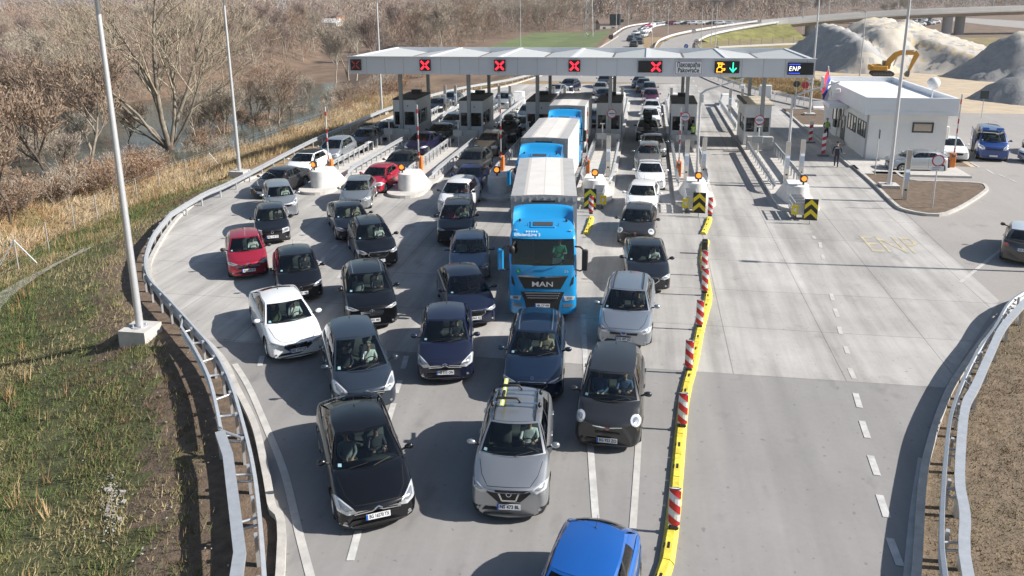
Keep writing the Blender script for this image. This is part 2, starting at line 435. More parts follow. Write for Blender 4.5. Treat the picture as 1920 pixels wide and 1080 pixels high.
W_PROF = [(0, -.155), (.075, -.125), (.075, -.06), (.015, -.02), (.015, .02), (.075, .06), (.075, .125), (0, .155), (-.012, .155), (.06, .118), (.06, .066), (0, .03), (0, -.03), (.06, -.066), (.06, -.118), (-.012, -.155)]
def guardrail(path, label, side=1, post_step=2.0, zc=.6, second=None, beam2=None, group='guardrails round the plaza', terr=True, mat_=None):
    """corrugated beam on posts; side=+1 when traffic runs to the right of travel"""
    root = thing('guardrail', label, 'guardrail', tuple(path[0]), 0, group)
    o0 = Vector(path[0]); P = [Vector(p)-o0 for p in path]
    bm = MB(); bm.sweep([p+Vector((0, 0, zc)) for p in P], [(a*side, z) for a, z in W_PROF])
    bm.build('beam', mat_ or STEEL, root)
    pm = None
    for p in resample(P, post_step):
        wp = p+o0; zb = tz(wp.x, wp.y)-.25 if terr else 0
        if pm is None:
            m = MB(); m.box((-.075*side, 0, (zc+.14-.3)/2), (.07, .11, zc+.14+.3)); pm = m.mesh('post')
        # post set behind the beam
        i = min(range(len(P)), key=lambda k: (P[k]-p).length)
        t = (P[min(i+1, len(P)-1)]-P[max(i-1, 0)]); ang = math.atan2(-t.x, t.y)
        q = link('post', pm, root)
        if not pm.materials: pm.materials.append(STEEL)
        q.location = p; q.rotation_euler = (0, 0, ang)
    if second:      # twin rail: a second beam with spacers across
        q2 = [Vector(p)-o0 for p in second]
        bm = MB(); bm.sweep([p+Vector((0, 0, zc)) for p in q2], [(-a*side, z) for a, z in W_PROF]); bm.build('beam', STEEL, root)
        n = 13; A = resample(P, 1.33)
        for p in A:
            j = min(range(len(q2)), key=lambda k: (q2[k]-p).length)
            d = q2[j]-p
            if d.length > 1.5: continue
            m = MB(); m.cyl(p+Vector((0, 0, zc+.06)), q2[j]+Vector((0, 0, zc+.06)), .035, n=6); m.build('spacer', STEEL, root)
    if beam2:       # wide capping beam
        pts, wd = beam2; q2 = [Vector(p)-o0 for p in pts]
        bm = MB(); bm.sweep([p+Vector((0, 0, zc+.05)) for p in q2], [(-wd/2, 0), (-wd/2, .12), (wd/2, .12), (wd/2, 0)]); bm.build('box_beam', STEEL, root)
        for p in resample(q2, 1.9):
            m = MB(); m.box((p.x, p.y, p.z+(zc-.3)/2), (.1, .12, zc+.3+.08)); m.build('post', STEEL, root)
            j = min(range(len(P)), key=lambda k: (P[k]-p).length)
            for dz in (.02, -.16):
                m = MB(); m.cyl(P[j]+Vector((0, 0, zc+dz)), p+Vector((0, 0, zc+dz)), .03, n=6); m.build('spacer', STEEL, root)
    return root
z6 = .6
RL = [G(490, 1053, .75), G(483, 960, .75), G(473, 880, .75), G(457, 807, .75), G(430, 715, .75), G(400, 657, .75), G(363, 613, .75), G(315, 560, .75), G(280, 523, .75), G(272, 500, .75), G(272, 477, .75), G(287, 437, .75), G(320, 397, .75), G(383, 360, .75), G(440, 335, .75), G(580, 263, .75), G(640, 238, .75), G(740, 197, .75), G(855, 165, .75), G(957, 147, .75), Vector((-14.2, 125, 0))]
for p in RL: p.z = 0
RL = [Vector((-5.6, 9.5, 0))]+RL
near = smooth_path(RL[:14], 5); far_ = smooth_path(RL[13:], 5)
out2 = smooth_path([G(338, 612, .75), G(362, 650, .75), G(387, 700, .75), G(400, 745, .75), G(411, 800, .75)], 4)
for p in out2: p.z = 0
ob = [G(412, 806, .8), G(427, 850, .8), G(440, 955, .8), G(449, 1030, .8), G(441, 1085, .8)]
for p in ob: p.z = 0
ob.append(Vector((-6.8, 10, 0)))
gl = guardrail(near, 'grey guardrail bending round the left edge above the grassy bank, twin railed near the camera', 1, 1.33, second=out2, beam2=(ob, .24))
guardrail(far_, 'long straight guardrail between the leftmost queue and the dry grass by the river', 1, 2.0)
RR = [Vector((4.9, 9.5, 0)), G(1777, 1080, .75), G(1770, 987, .75), G(1777, 853, .75), G(1790, 763, .75), G(1827, 673, .75), G(1867, 613, .75), G(1920, 547, .75), Vector((18.6, 33.6, 0)), Vector((26.5, 38.8, 0))]
RB = [Vector((5.6, 9.5, 0)), G(1817, 1080, .8), G(1810, 960, .8), G(1800, 887, .8), G(1810, 763, .8), G(1830, 720, .8), G(1860, 653, .8), G(1883, 607, .8), G(1925, 560, .8)]
for p in RR+RB: p.z = 0
guardrail(smooth_path(RR, 5), 'white topped guardrail curving along the brown verge at the right edge', -1, 2.0, beam2=(smooth_path(RB, 4), .21))

# ------------------------------------------------------------------ toll islands
IX = [-19.6, -14.0, -8.5, -2.85, 2.95, 8.5]
I_N = ['leftmost', 'second from left', 'third from left', 'fourth from left', 'fifth from left', 'rightmost']
LANEW = 'toll islands'
def nose_plan(r, wr, yb, y0=0.0):
    pts = [(r*math.cos(a), y0+r+(-r)*math.sin(a)) for a in np.linspace(0, PI, 13)]   # front half circle, tip at y0
    return [(x, y) for x, y in pts]+[(-wr, yb), (wr, yb)]
NOSEM = mat('white_concrete', (.66, .655, .64), .7, var=.12, scale=3, bump=.08, bscale=30)
POST_M = None
def island_rail(parent_x, side, y0, y1, label):
    x = parent_x+side*.93; root = thing('guardrail', label, 'guardrail', (x, y0, .18), 0, 'guardrails on the toll islands')
    L = y1-y0
    P = [Vector((-side*.16, -.12, .35)), Vector((-side*.02, .25, .5)), Vector((0, .8, .58)), Vector((0, L-.6, .58)), Vector((-side*.05, L-.15, .55)), Vector((-side*.2, L, .5))]
    m = MB(); m.sweep(P, [(a*side, z) for a, z in W_PROF]); m.build('beam', STEEL, root)
    pm = MB(); pm.box((-side*.09, 0, .33), (.08, .09, .66)); pm = pm.mesh('post'); pm.materials.append(STEEL)
    for k in range(int((L-.4)/1.0)):
        q = link('post', pm, root); q.location = (0, .35+k*1.0, 0)
    return root

LAMP_BOX = mat('lamp_housing', (.02, .02, .022), .45)
def flasher(x, y, z, label):
    r = thing('warning_lamp', label, 'warning lamp', (x, y, z), 0, 'amber warning lamps')
    m = MB(); m.box((0, .12, .36), (.38, .2, .40), bev=.05); m.cyl((0, .12, 0), (0, .12, .15), .05, n=8); m.build('housing', LAMP_BOX, r)
    m = MB(); m.cyl((0, -.02, .38), (0, .03, .38), .135, n=20); m.build('lens', AMBER, r)
    m = MB()
    for k in range(9):
        a0, a1 = PI*(k/9), PI*((k+1)/9)
        m.add([(.18*math.cos(a0), -.02, .38+.18*math.sin(a0)), (.18*math.cos(a1), -.02, .38+.18*math.sin(a1)), (.19*math.cos(a1), -.17, .38+.19*math.sin(a1)), (.19*math.cos(a0), -.17, .38+.19*math.sin(a0))], [(0, 1, 2, 3)], 0, True)
    m.build('visor', LAMP_BOX, r, fix=False)

def barrier(x, y, label, z=.18, arm=3.7, cat='barrier'):
    r = thing('lifting_barrier', label, cat, (x, y, z), 0, 'lifting barriers')
    m = MB(); m.box((0, 0, .5), (.32, .34, 1.0), bev=.03); m.build('cabinet', ORANGE, r)
    m = MB(); n = 13
    for k in range(n):
        m.box((-.02, -.22, .75+arm*(k+.5)/n), (.075, .05, arm/n), mi=k % 2 if k % 3 else 0)
    m.build('arm', [WHITE, RED], r)
    m = MB(); m.cyl((-.02, -.28, .82), (-.02, .0, .82), .09, n=12); m.build('pivot', DARKG, r)

def pylon(x, y, label, z=.18, h=2.65, lean=0):
    r = thing('reader_pylon', label, 'pylon', (x, y, z), 0, 'stainless pylons')
    m = MB(); m.box((0, 0, h/2), (.27, .2, h), bev=.015); m.build('column', mat('brushed_steel', (.62, .60, .57), .3, .75, var=.05, scale=3), r)
    m = MB(); m.add([(-.11, -.104, 1.0), (.11, -.104, 1.0), (.11, -.19, 1.25), (-.11, -.19, 1.25), (-.11, -.19, 1.65), (.11, -.19, 1.65), (.11, -.104, 1.8), (-.11, -.104, 1.8)],
          [(0, 1, 2, 3), (3, 2, 5, 4), (4, 5, 6, 7), (0, 3, 4, 7), (1, 6, 5, 2)]); m.build('screen_hood', mat('pale_blue_panel', (.55, .62, .72), .3), r)
    m = MB(); m.box((0, -.103, .62), (.12, .008, .10)); m.build('ticket_slot', BLACK, r)

def camera_mast(x, y, label, dirx=1):
    r = thing('camera_mast', label, 'mast', (x, y, .18), 0, 'cantilever camera masts')
    m = MB(); m.cyl((0, 0, 0), (0, 0, 5.25), .085, .075, 12); m.box((0, 0, .02), (.3, .3, .04)); m.build('pole', POLE, r)
    m = MB(); m.tube([(-.02, 0, 5.15), (.3, .0, 5.42), (.8, .0, 5.6), (2.6, .0, 6.2)], [.07, .065, .06, .045], 8); m.build('arm', POLE, r)
    m = MB(); m.box((.14, -.02, 4.9), (.1, .12, .5)); m.build('bracket', POLE, r)
    m = MB(); m.box((2.5, -.05, 5.95), (.09, .12, .3)); m.box((2.5, -.1, 5.7), (.34, .22, .22), bev=.03); m.build('camera_housing', WHITE, r)

def post_box(x, y, label):
    r = thing('terminal_post', label, 'terminal', (x, y, .18), 0, 'terminals before the booths')
    m = MB(); m.cyl((0, 0, 0), (0, 0, 2.0), .05, n=10); m.box((0, -.06, 1.98), (.34, .16, .07)); m.build('post', mat('light_grey_paint', (.62, .62, .6), .5), r)
    m = MB(); m.box((-.05, -.02, 1.02), (.72, .26, .5), bev=.02); m.build('cabinet', mat('grey_cabinet', (.34, .35, .36), .5), r)

WALLB = mat('booth_panel', (.74, .75, .76), .5, .1, var=.05, scale=1.5)
ROOFB = mat('booth_roof', (.10, .095, .09), .8, var=.25, scale=4)
ROOFP = mat('pale_roof_sheet', (.62, .57, .48), .6, var=.06, scale=2)
def booth(i):
    x = IX[i]; pale = i == 5
    lab = ['grey toll booth with dark roof, on the leftmost island', 'grey toll booth with dark roof, between the second and third queues', 'grey toll booth half hidden behind the blue truck trailers', 'grey toll booth with round sign right of the trucks', 'grey toll booth with an attendant in a lime vest leaning at its front', 'rightmost toll booth with a pale ribbed roof, in an empty lane'][i]
    r = thing('toll_booth', lab, 'toll booth', (x, 62.45, .18), 0, 'toll booths')
    W, D, H = 1.95, 4.6, 3.1
    hw = W/2
    m = MB()
    m.box((0, D/2, .5), (W, D, 1.0)); m.box((0, D/2, 2.62), (W, D, .96))
    for sx in (-1, 1):
        for yy in (.06, D-.06): m.box((sx*(hw-.06), yy, 1.57), (.12, .12, 1.14))
        m.box((sx*(hw-.04), 1.3, 1.57), (.08, .12, 1.14)); m.box((sx*(hw-.04), 2.9, 1.57), (.08, .1, 1.14)); m.box((sx*(hw-.03), 3.9, 1.57), (.06, 1.1, 1.14))
    m.box((-.12, .05, 1.57), (.16, .1, 1.14)); m.box((0, D-.05, 1.57), (W*.9, .1, 1.14))
    for xx in (-hw+.02, -.2, -.04, hw-.02): m.box((xx, -.012, 1.6), (.03, .03, 3.0))
    m.box((0, -.012, 2.16), (W-.02, .03, .04)); m.box((0, -.012, 1.02), (W-.02, .03, .05))
    m.build('wall', WALLB, r)
    def win(x0, x1, y0, y1):
        f = MB(); zz = (1.02, 2.13)
        if abs(y1-y0) < .01:
            for xx in (x0, x1): f.box((xx, y0, 1.575), (.05, .05, 1.11))
            for z in zz: f.box(((x0+x1)/2, y0, z), (x1-x0, .05, .05))
            fr = f.build('window', DARKG, r); g = MB(); g.box(((x0+x1)/2, y0+.012, 1.575), (x1-x0-.04, .012, 1.07)); g.build('pane', DGLASS, fr)
        else:
            for yy in (y0, y1): f.box((x0, yy, 1.575), (.05, .05, 1.11))
            for z in zz: f.box((x0, (y0+y1)/2, z), (.05, y1-y0, .05))
            fr = f.build('window', DARKG, r); g = MB(); g.box((x0-.012*(1 if x0 > 0 else -1), (y0+y1)/2, 1.575), (.012, y1-y0-.04, 1.07)); g.build('pane', DGLASS, fr)
    win(-hw+.14, -.22, .02, .02); win(-.02, hw-.14, .02, .02)
    for sx in (-1, 1):
        win(sx*(hw-.03), sx*(hw-.03), .16, 1.22); win(sx*(hw-.03), sx*(hw-.03), 1.4, 2.82)
    m = MB()
    if pale:
        m.box((0, D/2, H+.05), (W+.34, D+.4, .1))
        for k in range(6): m.box((.1, .1+k*(D/5), H+.12), (W+.1, .05, .05))
        m.build('roof', ROOFP, r)
        m = MB(); m.box((-W/2-.06, D/2-.1, H+.17), (.26, D+.3, .14), bev=.03); m.build('roof_edge', ROOFB, r)
    else:
        m.box((0, D/2, H+.04), (W+.04, D+.04, .08))
        m.loft([[(-hw-.02, -.02, H+.08), (hw+.02, -.02, H+.08), (hw+.02, D+.02, H+.08), (-hw-.02, D+.02, H+.08)], [(-hw+.1, .1, H+.16), (hw-.1, .1, H+.16), (hw-.1, D-.1, H+.16), (-hw+.1, D-.1, H+.16)]], 0, True, False)
        m.build('roof', ROOFB, r)
        m = MB(); m.box((0, D-.9, H+.3), (.8, .6, .28), bev=.03); m.build('roof_unit', BLACKP, r)
    m = MB(); m.box((0, 2.2, .78), (W-.3, .5, .06)); m.box((.3, 2.0, .98), (.5, .1, .34)); m.build('counter', DARKG, r)
    m = MB(); m.cyl((.28, -.03, 2.62), (.28, .0, 2.62), .05, n=10); m.build('loudspeaker', BLACK, r)
    return r

for i, x in enumerate(IX):
    n = I_N[i]
    m = MB(); m.prism(nose_plan(1.12, 1.14, 44.9), 0, .18, 0)
    o = m.build('traffic_island', mat('island_slab', (.52, .50, .465), .85, var=.15, scale=2)); o.location = (x, 43.1, 0)
    tag(o, '%s raised concrete island between two toll lanes' % n, 'traffic island', LANEW)
    # crash nose
    rings = []
    for t in np.linspace(0, 1, 6):
        z = .18+1.0*t; r0 = .64-.06*t**2; wr = .88-.38*t; yb = 2.6-.9*t
        rings.append([(px_, py_, z) for px_, py_ in nose_plan(r0, wr, yb, .05*t)])
    rings.append([(a*.9, .12+b_*.93, 1.22) for a, b_, c in rings[-1]])
    m = MB(); m.loft(rings, 0, True, True)
    nlab = ['white concrete crash block on the leftmost island, beside the silver estate', 'white concrete crash block by the small red hatchback', 'white concrete crash block left of the front truck', 'white concrete crash block behind the chevron board next to the truck', 'white concrete crash block behind the middle chevron board', 'white concrete crash block behind the rightmost chevron board'][i]
    nb = m.build('crash_block', NOSEM, sharp=40); nb.location = (x, 44.15, 0); tag(nb, nlab, 'crash block', 'island crash blocks')
    flasher(x+[-.3, -.3, .0, .1, .12, .25][i], 44.5, 1.21, ['lit amber lamp on the leftmost white block', 'lit amber lamp on the white block by the red hatchback', 'lit amber lamp on the white block left of the truck', 'lit amber lamp on the white block just right of the truck', 'lit amber lamp on the white block by the middle chevron board', 'lit amber lamp on the white block by the rightmost chevron board'][i])
    for s, sn in ((-1, 'left'), (1, 'right')):
        island_rail(x, s, 47.4, 60.2, '%s guardrail before the booth on the %s toll island' % (sn, n))
        island_rail(x, s, 69.5, 85.5, '%s guardrail behind the booth on the %s toll island' % (sn, n))
    booth(i)
    m = MB(); m.box((0, 0, .5), (1.9, .45, 1.0), bev=.03); o = m.build('protective_wall', CONC); o.location = (x, 61.0-.35, .18)
    tag(o, 'low concrete wall guarding the front of the %s toll booth' % n, 'low wall', 'walls before the booths')
    post_box(x-.3, 59.2, 'slim post with grey terminal box before the %s booth' % n)
    # rear crash block
    m = MB(); m.loft([[(-a, 2.2-b_, z) for a, b_, z in r_] for r_ in rings], 0, True, True)
    nb = m.build('crash_block', NOSEM, sharp=40); nb.location = (x, 85.8, 0)
    tag(nb, 'white crash block at the far end of the %s toll island' % n, 'crash block', 'island crash blocks')
    for s in (-1, 1):
        pylon(x+s*.55, 78.0, '%s steel pylon behind the %s toll booth' % ('left' if s < 0 else 'right', n))
for i, (bx, by) in enumerate([(-20.35, 48.2), (-14.75, 50.0), (-9.35, 50.8), (-3.6, 50.1), (2.22, 50.5)]):
    barrier(bx, by, ['raised red and white barrier on the leftmost island by the white hatchback', 'raised red and white barrier beside the navy saloon in the second queue', 'raised red and white barrier by the left side of the trucks', 'raised red and white barrier on the right side of the trucks', 'raised red and white barrier right of the white cars'][i])
barrier(20.4, 56.1, 'raised red and white barrier by the silver hatchback at the white building', .1, 4.2)
pylon(-2.25, 49.9, 'single steel pylon on the island right of the trucks'); pylon(2.62, 49.1, 'left steel pylon of the pair behind the middle chevron board')
pylon(3.72, 50.0, 'right steel pylon of the pair behind the middle chevron board'); pylon(8.6, 49.2, 'left steel pylon of the pair on the rightmost island')
pylon(9.6, 50.0, 'right steel pylon of the pair on the rightmost island'); pylon(14.6, 46.4, 'steel pylon on the planted corner by the round sign', .1, 2.9)
camera_mast(3.42, 51.5, 'cantilever camera mast left of the empty toll lane'); camera_mast(8.75, 49.9, 'cantilever camera mast reaching toward the flag')

# ------------------------------------------------------------------ canopy
def canopy():
    r = thing('canopy', 'long pale grey toll canopy with folded roof on twelve columns', 'canopy', (0, 0, 0))
    x0, x1, y0, y1, zb, zt = -22.9, 11.7, 59.0, 71.3, 5.72, 7.02
    F = mat('canopy_panel', (.66, .69, .74), .45, .25, var=.03, scale=.6)
    m = MB(); t = .14
    m.box(((x0+x1)/2, y0+t/2, (zb+zt)/2), (x1-x0, t, zt-zb)); m.box(((x0+x1)/2, y1-t/2, (zb+zt)/2), (x1-x0, t, zt-zb))
    m.box((x0+t/2, (y0+y1)/2, (zb+zt)/2), (t, y1-y0-2*t, zt-zb)); m.box((x1-t/2, (y0+y1)/2, (zb+zt)/2), (t, y1-y0-2*t, zt-zb))
    m.box(((x0+x1)/2, y0-.03, zt+.03), (x1-x0+.08, .26, .06))
    m.build('fascia', F, r)
    m = MB()
    x = x0+1.48
    while x < x1: m.box((x, y0-.002, (zb+zt)/2), (.018, .012, zt-zb-.02)); x += 1.48
    m.build('panel_joint', mat('joint_grey', (.28, .29, .31), .6), r)
    rd = [x0+.14]+[-16.75, -11.2, -5.6, 0.03, 5.75]+[x1-.14]; vl = [(a+c)/2 for a, c in zip(rd, rd[1:])]
    xs = sorted(rd+vl); zz = [zt-.0 if a in rd else zt-.42 for a in xs]
    RF = mat('roof_sheet', (.52, .53, .52), .45, .1, var=.05, scale=1.2)
    m = MB(); vs = []; fs = []
    for a, z in zip(xs, zz): vs += [(a, y0+.14, z-.05), (a, y1-.14, z-.05)]
    for k in range(len(xs)-1): fs.append((2*k, 2*k+2, 2*k+3, 2*k+1))
    m.add(vs, fs); m.build('roof', RF, r)
    m = MB()
    for a in rd: m.box((a, (y0+y1)/2, zt-.03), (.28, y1-y0-.3, .05))
    m.build('ridge_cap', mat('ridge_white', (.66, .67, .69), .4), r)
    m = MB()
    for a in vl: m.box((a, (y0+y1)/2, zt-.455), (.16, y1-y0-.3, .03))
    m.build('gutter', mat('gutter_brown', (.14, .11, .09), .6), r)
    m = MB(); m.box(((x0+x1)/2, (y0+y1)/2, zb+.06), (x1-x0-.3, y1-y0-.3, .06)); m.build('soffit', mat('soffit_white', (.6, .6, .6), .6), r)
    cm = mat('column_grey', (.33, .345, .36), .5, .2, var=.05, scale=2)
    for x in IX:
        for y in (61.25, 69.5):
            m = MB(); m.box((x+.12, y, (zb+.2)/2), (.26, .3, zb-.1)); m.build('column', cm, r)
canopy()

LED_R = mat('red_light', (1, .02, .04), .4, emit=1.6)
LED_D = mat('dim_red_light', (.35, .03, .03), .4, emit=.25)
LED_G = mat('green_light', (.03, .9, .45), .4, emit=1.5)
LED_O = mat('orange_light', (1, .42, .02), .4, emit=1.5)
LED_W = mat('white_light', (1, 1, 1), .4, emit=1.1)
LED_B = mat('blue_light', (.05, .10, .9), .4, emit=.8)
BOARD = mat('sign_board_black', (.012, .012, .014), .5)
YF = 58.9
def atF(px, py):
    d = FW*F_PX + RT*(px-960) - UP*(py-CY); t = YF/d.y
    return Vector((d.x*t, YF, CAM_H+d.z*t))
def xmark(r, x, z, s, m_, w=.085):
    m = MB()
    for sg in (1, -1):
        for k in (-1, 1): m.box((x+sg*k*s*.29, -.075, z+k*s*.29), (w*1.4, .02, s*.56), ry=sg*PI/4)
    m.build('light_cross', m_, r)
def signal(px, py, w_, h_, label, name='lane_signal', cat='lane signal'):
    p = atF(px, py); r = thing(name, label, cat, tuple(p), 0, 'signals on the canopy edge')
    m = MB(); m.box((0, 0, 0), (w_, .13, h_), bev=.01); m.build('board', BOARD, r); return r
for px, lab, lm in [(667, 'dim red cross signal at the far left end of the canopy', LED_D), (797, 'bright red cross signal above the leftmost booth gap, second from the left', LED_R), (937, 'bright red cross signal third from the left on the canopy', LED_R), (1077, 'bright red cross signal above the trucks', LED_R)]:
    r = signal(px, 121.5+(px-667)*.005, .84, .84, lab); xmark(r, 0, 0, .64, lm, .045 if lm is LED_D else .10)
r = signal(1219, 125, 1.72, .84, 'wide black signal with a red cross on its right half'); xmark(r, .42, 0, .64, LED_R, .10)
r = signal(1363, 126, 1.72, .84, 'wide black signal with orange attendant symbol and green arrow')
m = MB()
def seg(P, w=.05):
    for a, c in zip(P, P[1:]):
        a, c = Vector((a[0], 0, a[1])), Vector((c[0], 0, c[1])); d = c-a
        m.box(((a.x+c.x)/2, -.075, (a.z+c.z)/2), (d.length+w*.7, .02, w), ry=-math.atan2(d.z, d.x))
seg([(-.68, .3), (-.3, .3)]); seg([(-.62, .22), (-.2, .22)]); seg([(-.6, .3), (-.58, .06), (-.38, .06), (-.36, .22)])
seg([(-.58, .0), (-.68, -.1), (-.7, -.33), (-.34, -.33), (-.34, -.22), (-.16, -.2), (-.15, -.1), (-.3, -.12), (-.44, .0), (-.58, .0)])
m.build('attendant_symbol', LED_O, r)
m = MB(); seg([(.42, .32), (.42, -.3)], .06); seg([(.2, -.06), (.42, -.31), (.64, -.06)], .07); m.build('arrow', LED_G, r)
r = signal(1501, 129, 1.74, .84, 'wide black signal showing ENP in white, at the right end of the canopy')
text('lettering', 'ENP', .46, (-.42, -.072, .0), (PI/2, 0, 0), LED_W, r, width=.76, shear=.12, spacing=1.15)
m = MB(); m.box((-.42, -.072, .31), (.78, .012, .05)); m.box((-.42, -.072, -.31), (.78, .012, .05)); m.build('line', LED_B, r)
p = atF(1291, 127); r = thing('place_sign', 'white sign reading Pakovraće in two scripts on the canopy edge', 'sign', tuple(p))
m = MB(); m.box((0, 0, 0), (1.98, .08, 1.0), bev=.01); m.build('board', mat('sign_white', (.85, .85, .87), .4), r)
m = MB()
for sx in (-1, 1): m.box((sx*.93, -.043, 0), (.03, .008, .9))
for sz in (-1, 1): m.box((0, -.043, sz*.44), (1.89, .008, .03))
m.build('border', mat('sign_purple', (.20, .05, .22), .5), r)
text('lettering', 'Паковраће', .46, (0, -.044, .19), (PI/2, 0, 0), INK, r, width=1.62, bold=.012)
text('lettering', 'Pakovraće', .46, (0, -.044, -.19), (PI/2, 0, 0), INK, r, width=1.5, bold=.012)

def round_sign(x, y, z, label, kind='stop'):
    r = thing('round_sign', label, 'traffic sign', (x, y, z), 0, 'round signs on the canopy columns')
    m = MB(); m.cyl((0, .02, 0), (0, 0, 0), .36, n=32); m.build('disc', mat('sign_red', (.5, .03, .05), .4), r)
    m = MB(); m.cyl((0, 0, 0), (0, -.006, 0), .295, n=32); m.build('face', mat('sign_face', (.75, .76, .8), .4), r)
    m = MB(); m.box((0, -.008, 0), (.5, .006, .075)); m.build('bar', mat('sign_blue_black', (.05, .05, .16), .4), r)
    m = MB()
    for zz in (.12, -.12):
        for k in range(6): m.box((-.13+k*.052, -.008, zz), (.034, .005, .05))
    m.build('lettering', mat('sign_grey_ink', (.3, .3, .34), .5), r)
for i, (px, py) in ((3, (1147, 213)), (4, (1285, 219)), (5, (1424, 225))):
    d = FW*F_PX + RT*(px-960) - UP*(py-CY); t = 61.02/d.y
    round_sign(d.x*t, 61.02, CAM_H+d.z*t, ['', '', '', 'round red bordered sign on the column right of the trucks', 'round red bordered sign beside the attendant in the lime vest', 'round red bordered sign before the pale roofed booth'][i])

# ------------------------------------------------------------------ chevron boards with crash cushions
def chevron(x, y, i):
    lab = ['black and yellow chevron board just right of the front truck', 'black and yellow chevron board in the middle, by the striped posts', 'rightmost black and yellow chevron board before the empty lane'][i]
    r = thing('chevron_board', lab, 'chevron sign', (x, y, 0), R(-3), 'chevron boards before the islands')
    m = MB(); m.cyl((0, .05, 0), (0, .05, .4), .03, n=8); m.cyl((-.2, .12, .4), (-.2, .12, 1.2), .02, n=6); m.cyl((.2, .12, .4), (.2, .12, 1.2), .02, n=6); m.build('stand', STEEL, r)
    m = MB(); m.box((0, 0, .78), (.66, .03, 1.12)); m.build('panel', BLACK, r)
    m = MB(); ye = mat('chevron_yellow', (.80, .62, .02), .45)
    for z0 in (.26, .76):
        for s in (-1, 1):
            m.add([(0, -.02, z0+.32), (0, -.02, z0+.56), (s*.315, -.02, z0+.26), (s*.315, -.02, z0+.02)], [(0, 1, 2, 3)])
    m.build('chevron', ye, r)
    r2 = thing('crash_cushion', lab.replace('black and yellow chevron board', 'grey framed crash cushion behind the chevron board'), 'crash cushion', (x+(-.35 if i else .35), y+.55, 0), 0, 'crash cushions')
    m = MB()
    for s in (-1, 1):
        for zz in (.35, .6, .95): m.box((s*.3, 1.0, zz), (.05, 1.9, .16 if zz < .9 else .05))
    for k in range(4): m.box((0, .1+k*.6, .62), (.62, .05, .6)); 
    for k in range(4): m.box((0, .1+k*.6, .96), (.66, .05, .05))
    m.build('frame', STEEL, r2)
    m = MB(); m.box((-.33 if i else .33, -.02, .6), (.34, .03, .5)); m.build('arrow_plate', ye, r2)
    m = MB(); s = -1 if i else 1; m.add([(s*.44, -.04, .6), (s*.26, -.04, .74), (s*.26, -.04, .46)], [(0, 1, 2)]); m.build('arrow', WHITE, r2)
    m = MB()
    for s in (-1, 1): m.box((s*.25, .5, .14), (.12, .5, .28))
    m.build('foot', DARKG, r2)
chevron(-2.8, 41.6, 0); chevron(2.97, 41.5, 1); chevron(8.5, 40.9, 2)

# ------------------------------------------------------------------ yellow lane separator with striped posts
def separator(pxs, label, extra=()):
    P = [G(*p) for p in pxs]+[Vector(e) for e in extra]
    P = smooth_path(P, 6); o0 = P[0].copy(); r = thing('lane_separator', label, 'lane separator', tuple(o0), 0, 'yellow lane separators')
    P = [p-o0 for p in P]
    pts = resample(P, 1.0)
    for a, c in zip(pts, pts[1:]):
        m = MB(); d = (c-a); e = d.normalized()*.012
        m.sweep([a+e, a.lerp(c, .5), c-e], [(-.16, 0), (-.15, .05), (-.075, .135), (.075, .135), (.15, .05), (.16, 0)]); m.build('kerb_segment', YELLOW, r)
        n = Vector((d.y, -d.x, 0)).normalized()
        m = MB(); q = a.lerp(c, .45)
        m.box((q.x, q.y, .137), (.05, .2, .012), rz=math.atan2(-d.x, d.y)); m.box((q.x-n.x*.09, q.y-n.y*.09, .12), (.04, .12, .03), rz=math.atan2(-d.x, d.y)); m.build('reflector', BLACKP, r)
    return r
separator([(1228, 1120), (1245, 1080), (1261, 980), (1270, 880), (1277, 800), (1284, 740), (1300, 680), (1312, 620), (1323, 580), (1328, 555), (1322, 520), (1318, 490), (1322, 458), (1330, 447)], 'long wavy yellow separator kerb dividing queue from open lanes')
separator([(1318, 440), (1327, 420), (1331, 405)], 'short yellow separator kerb before the middle chevron board')
separator([(1098, 440), (1106, 420), (1110, 402)], 'short yellow separator kerb beside the front truck')
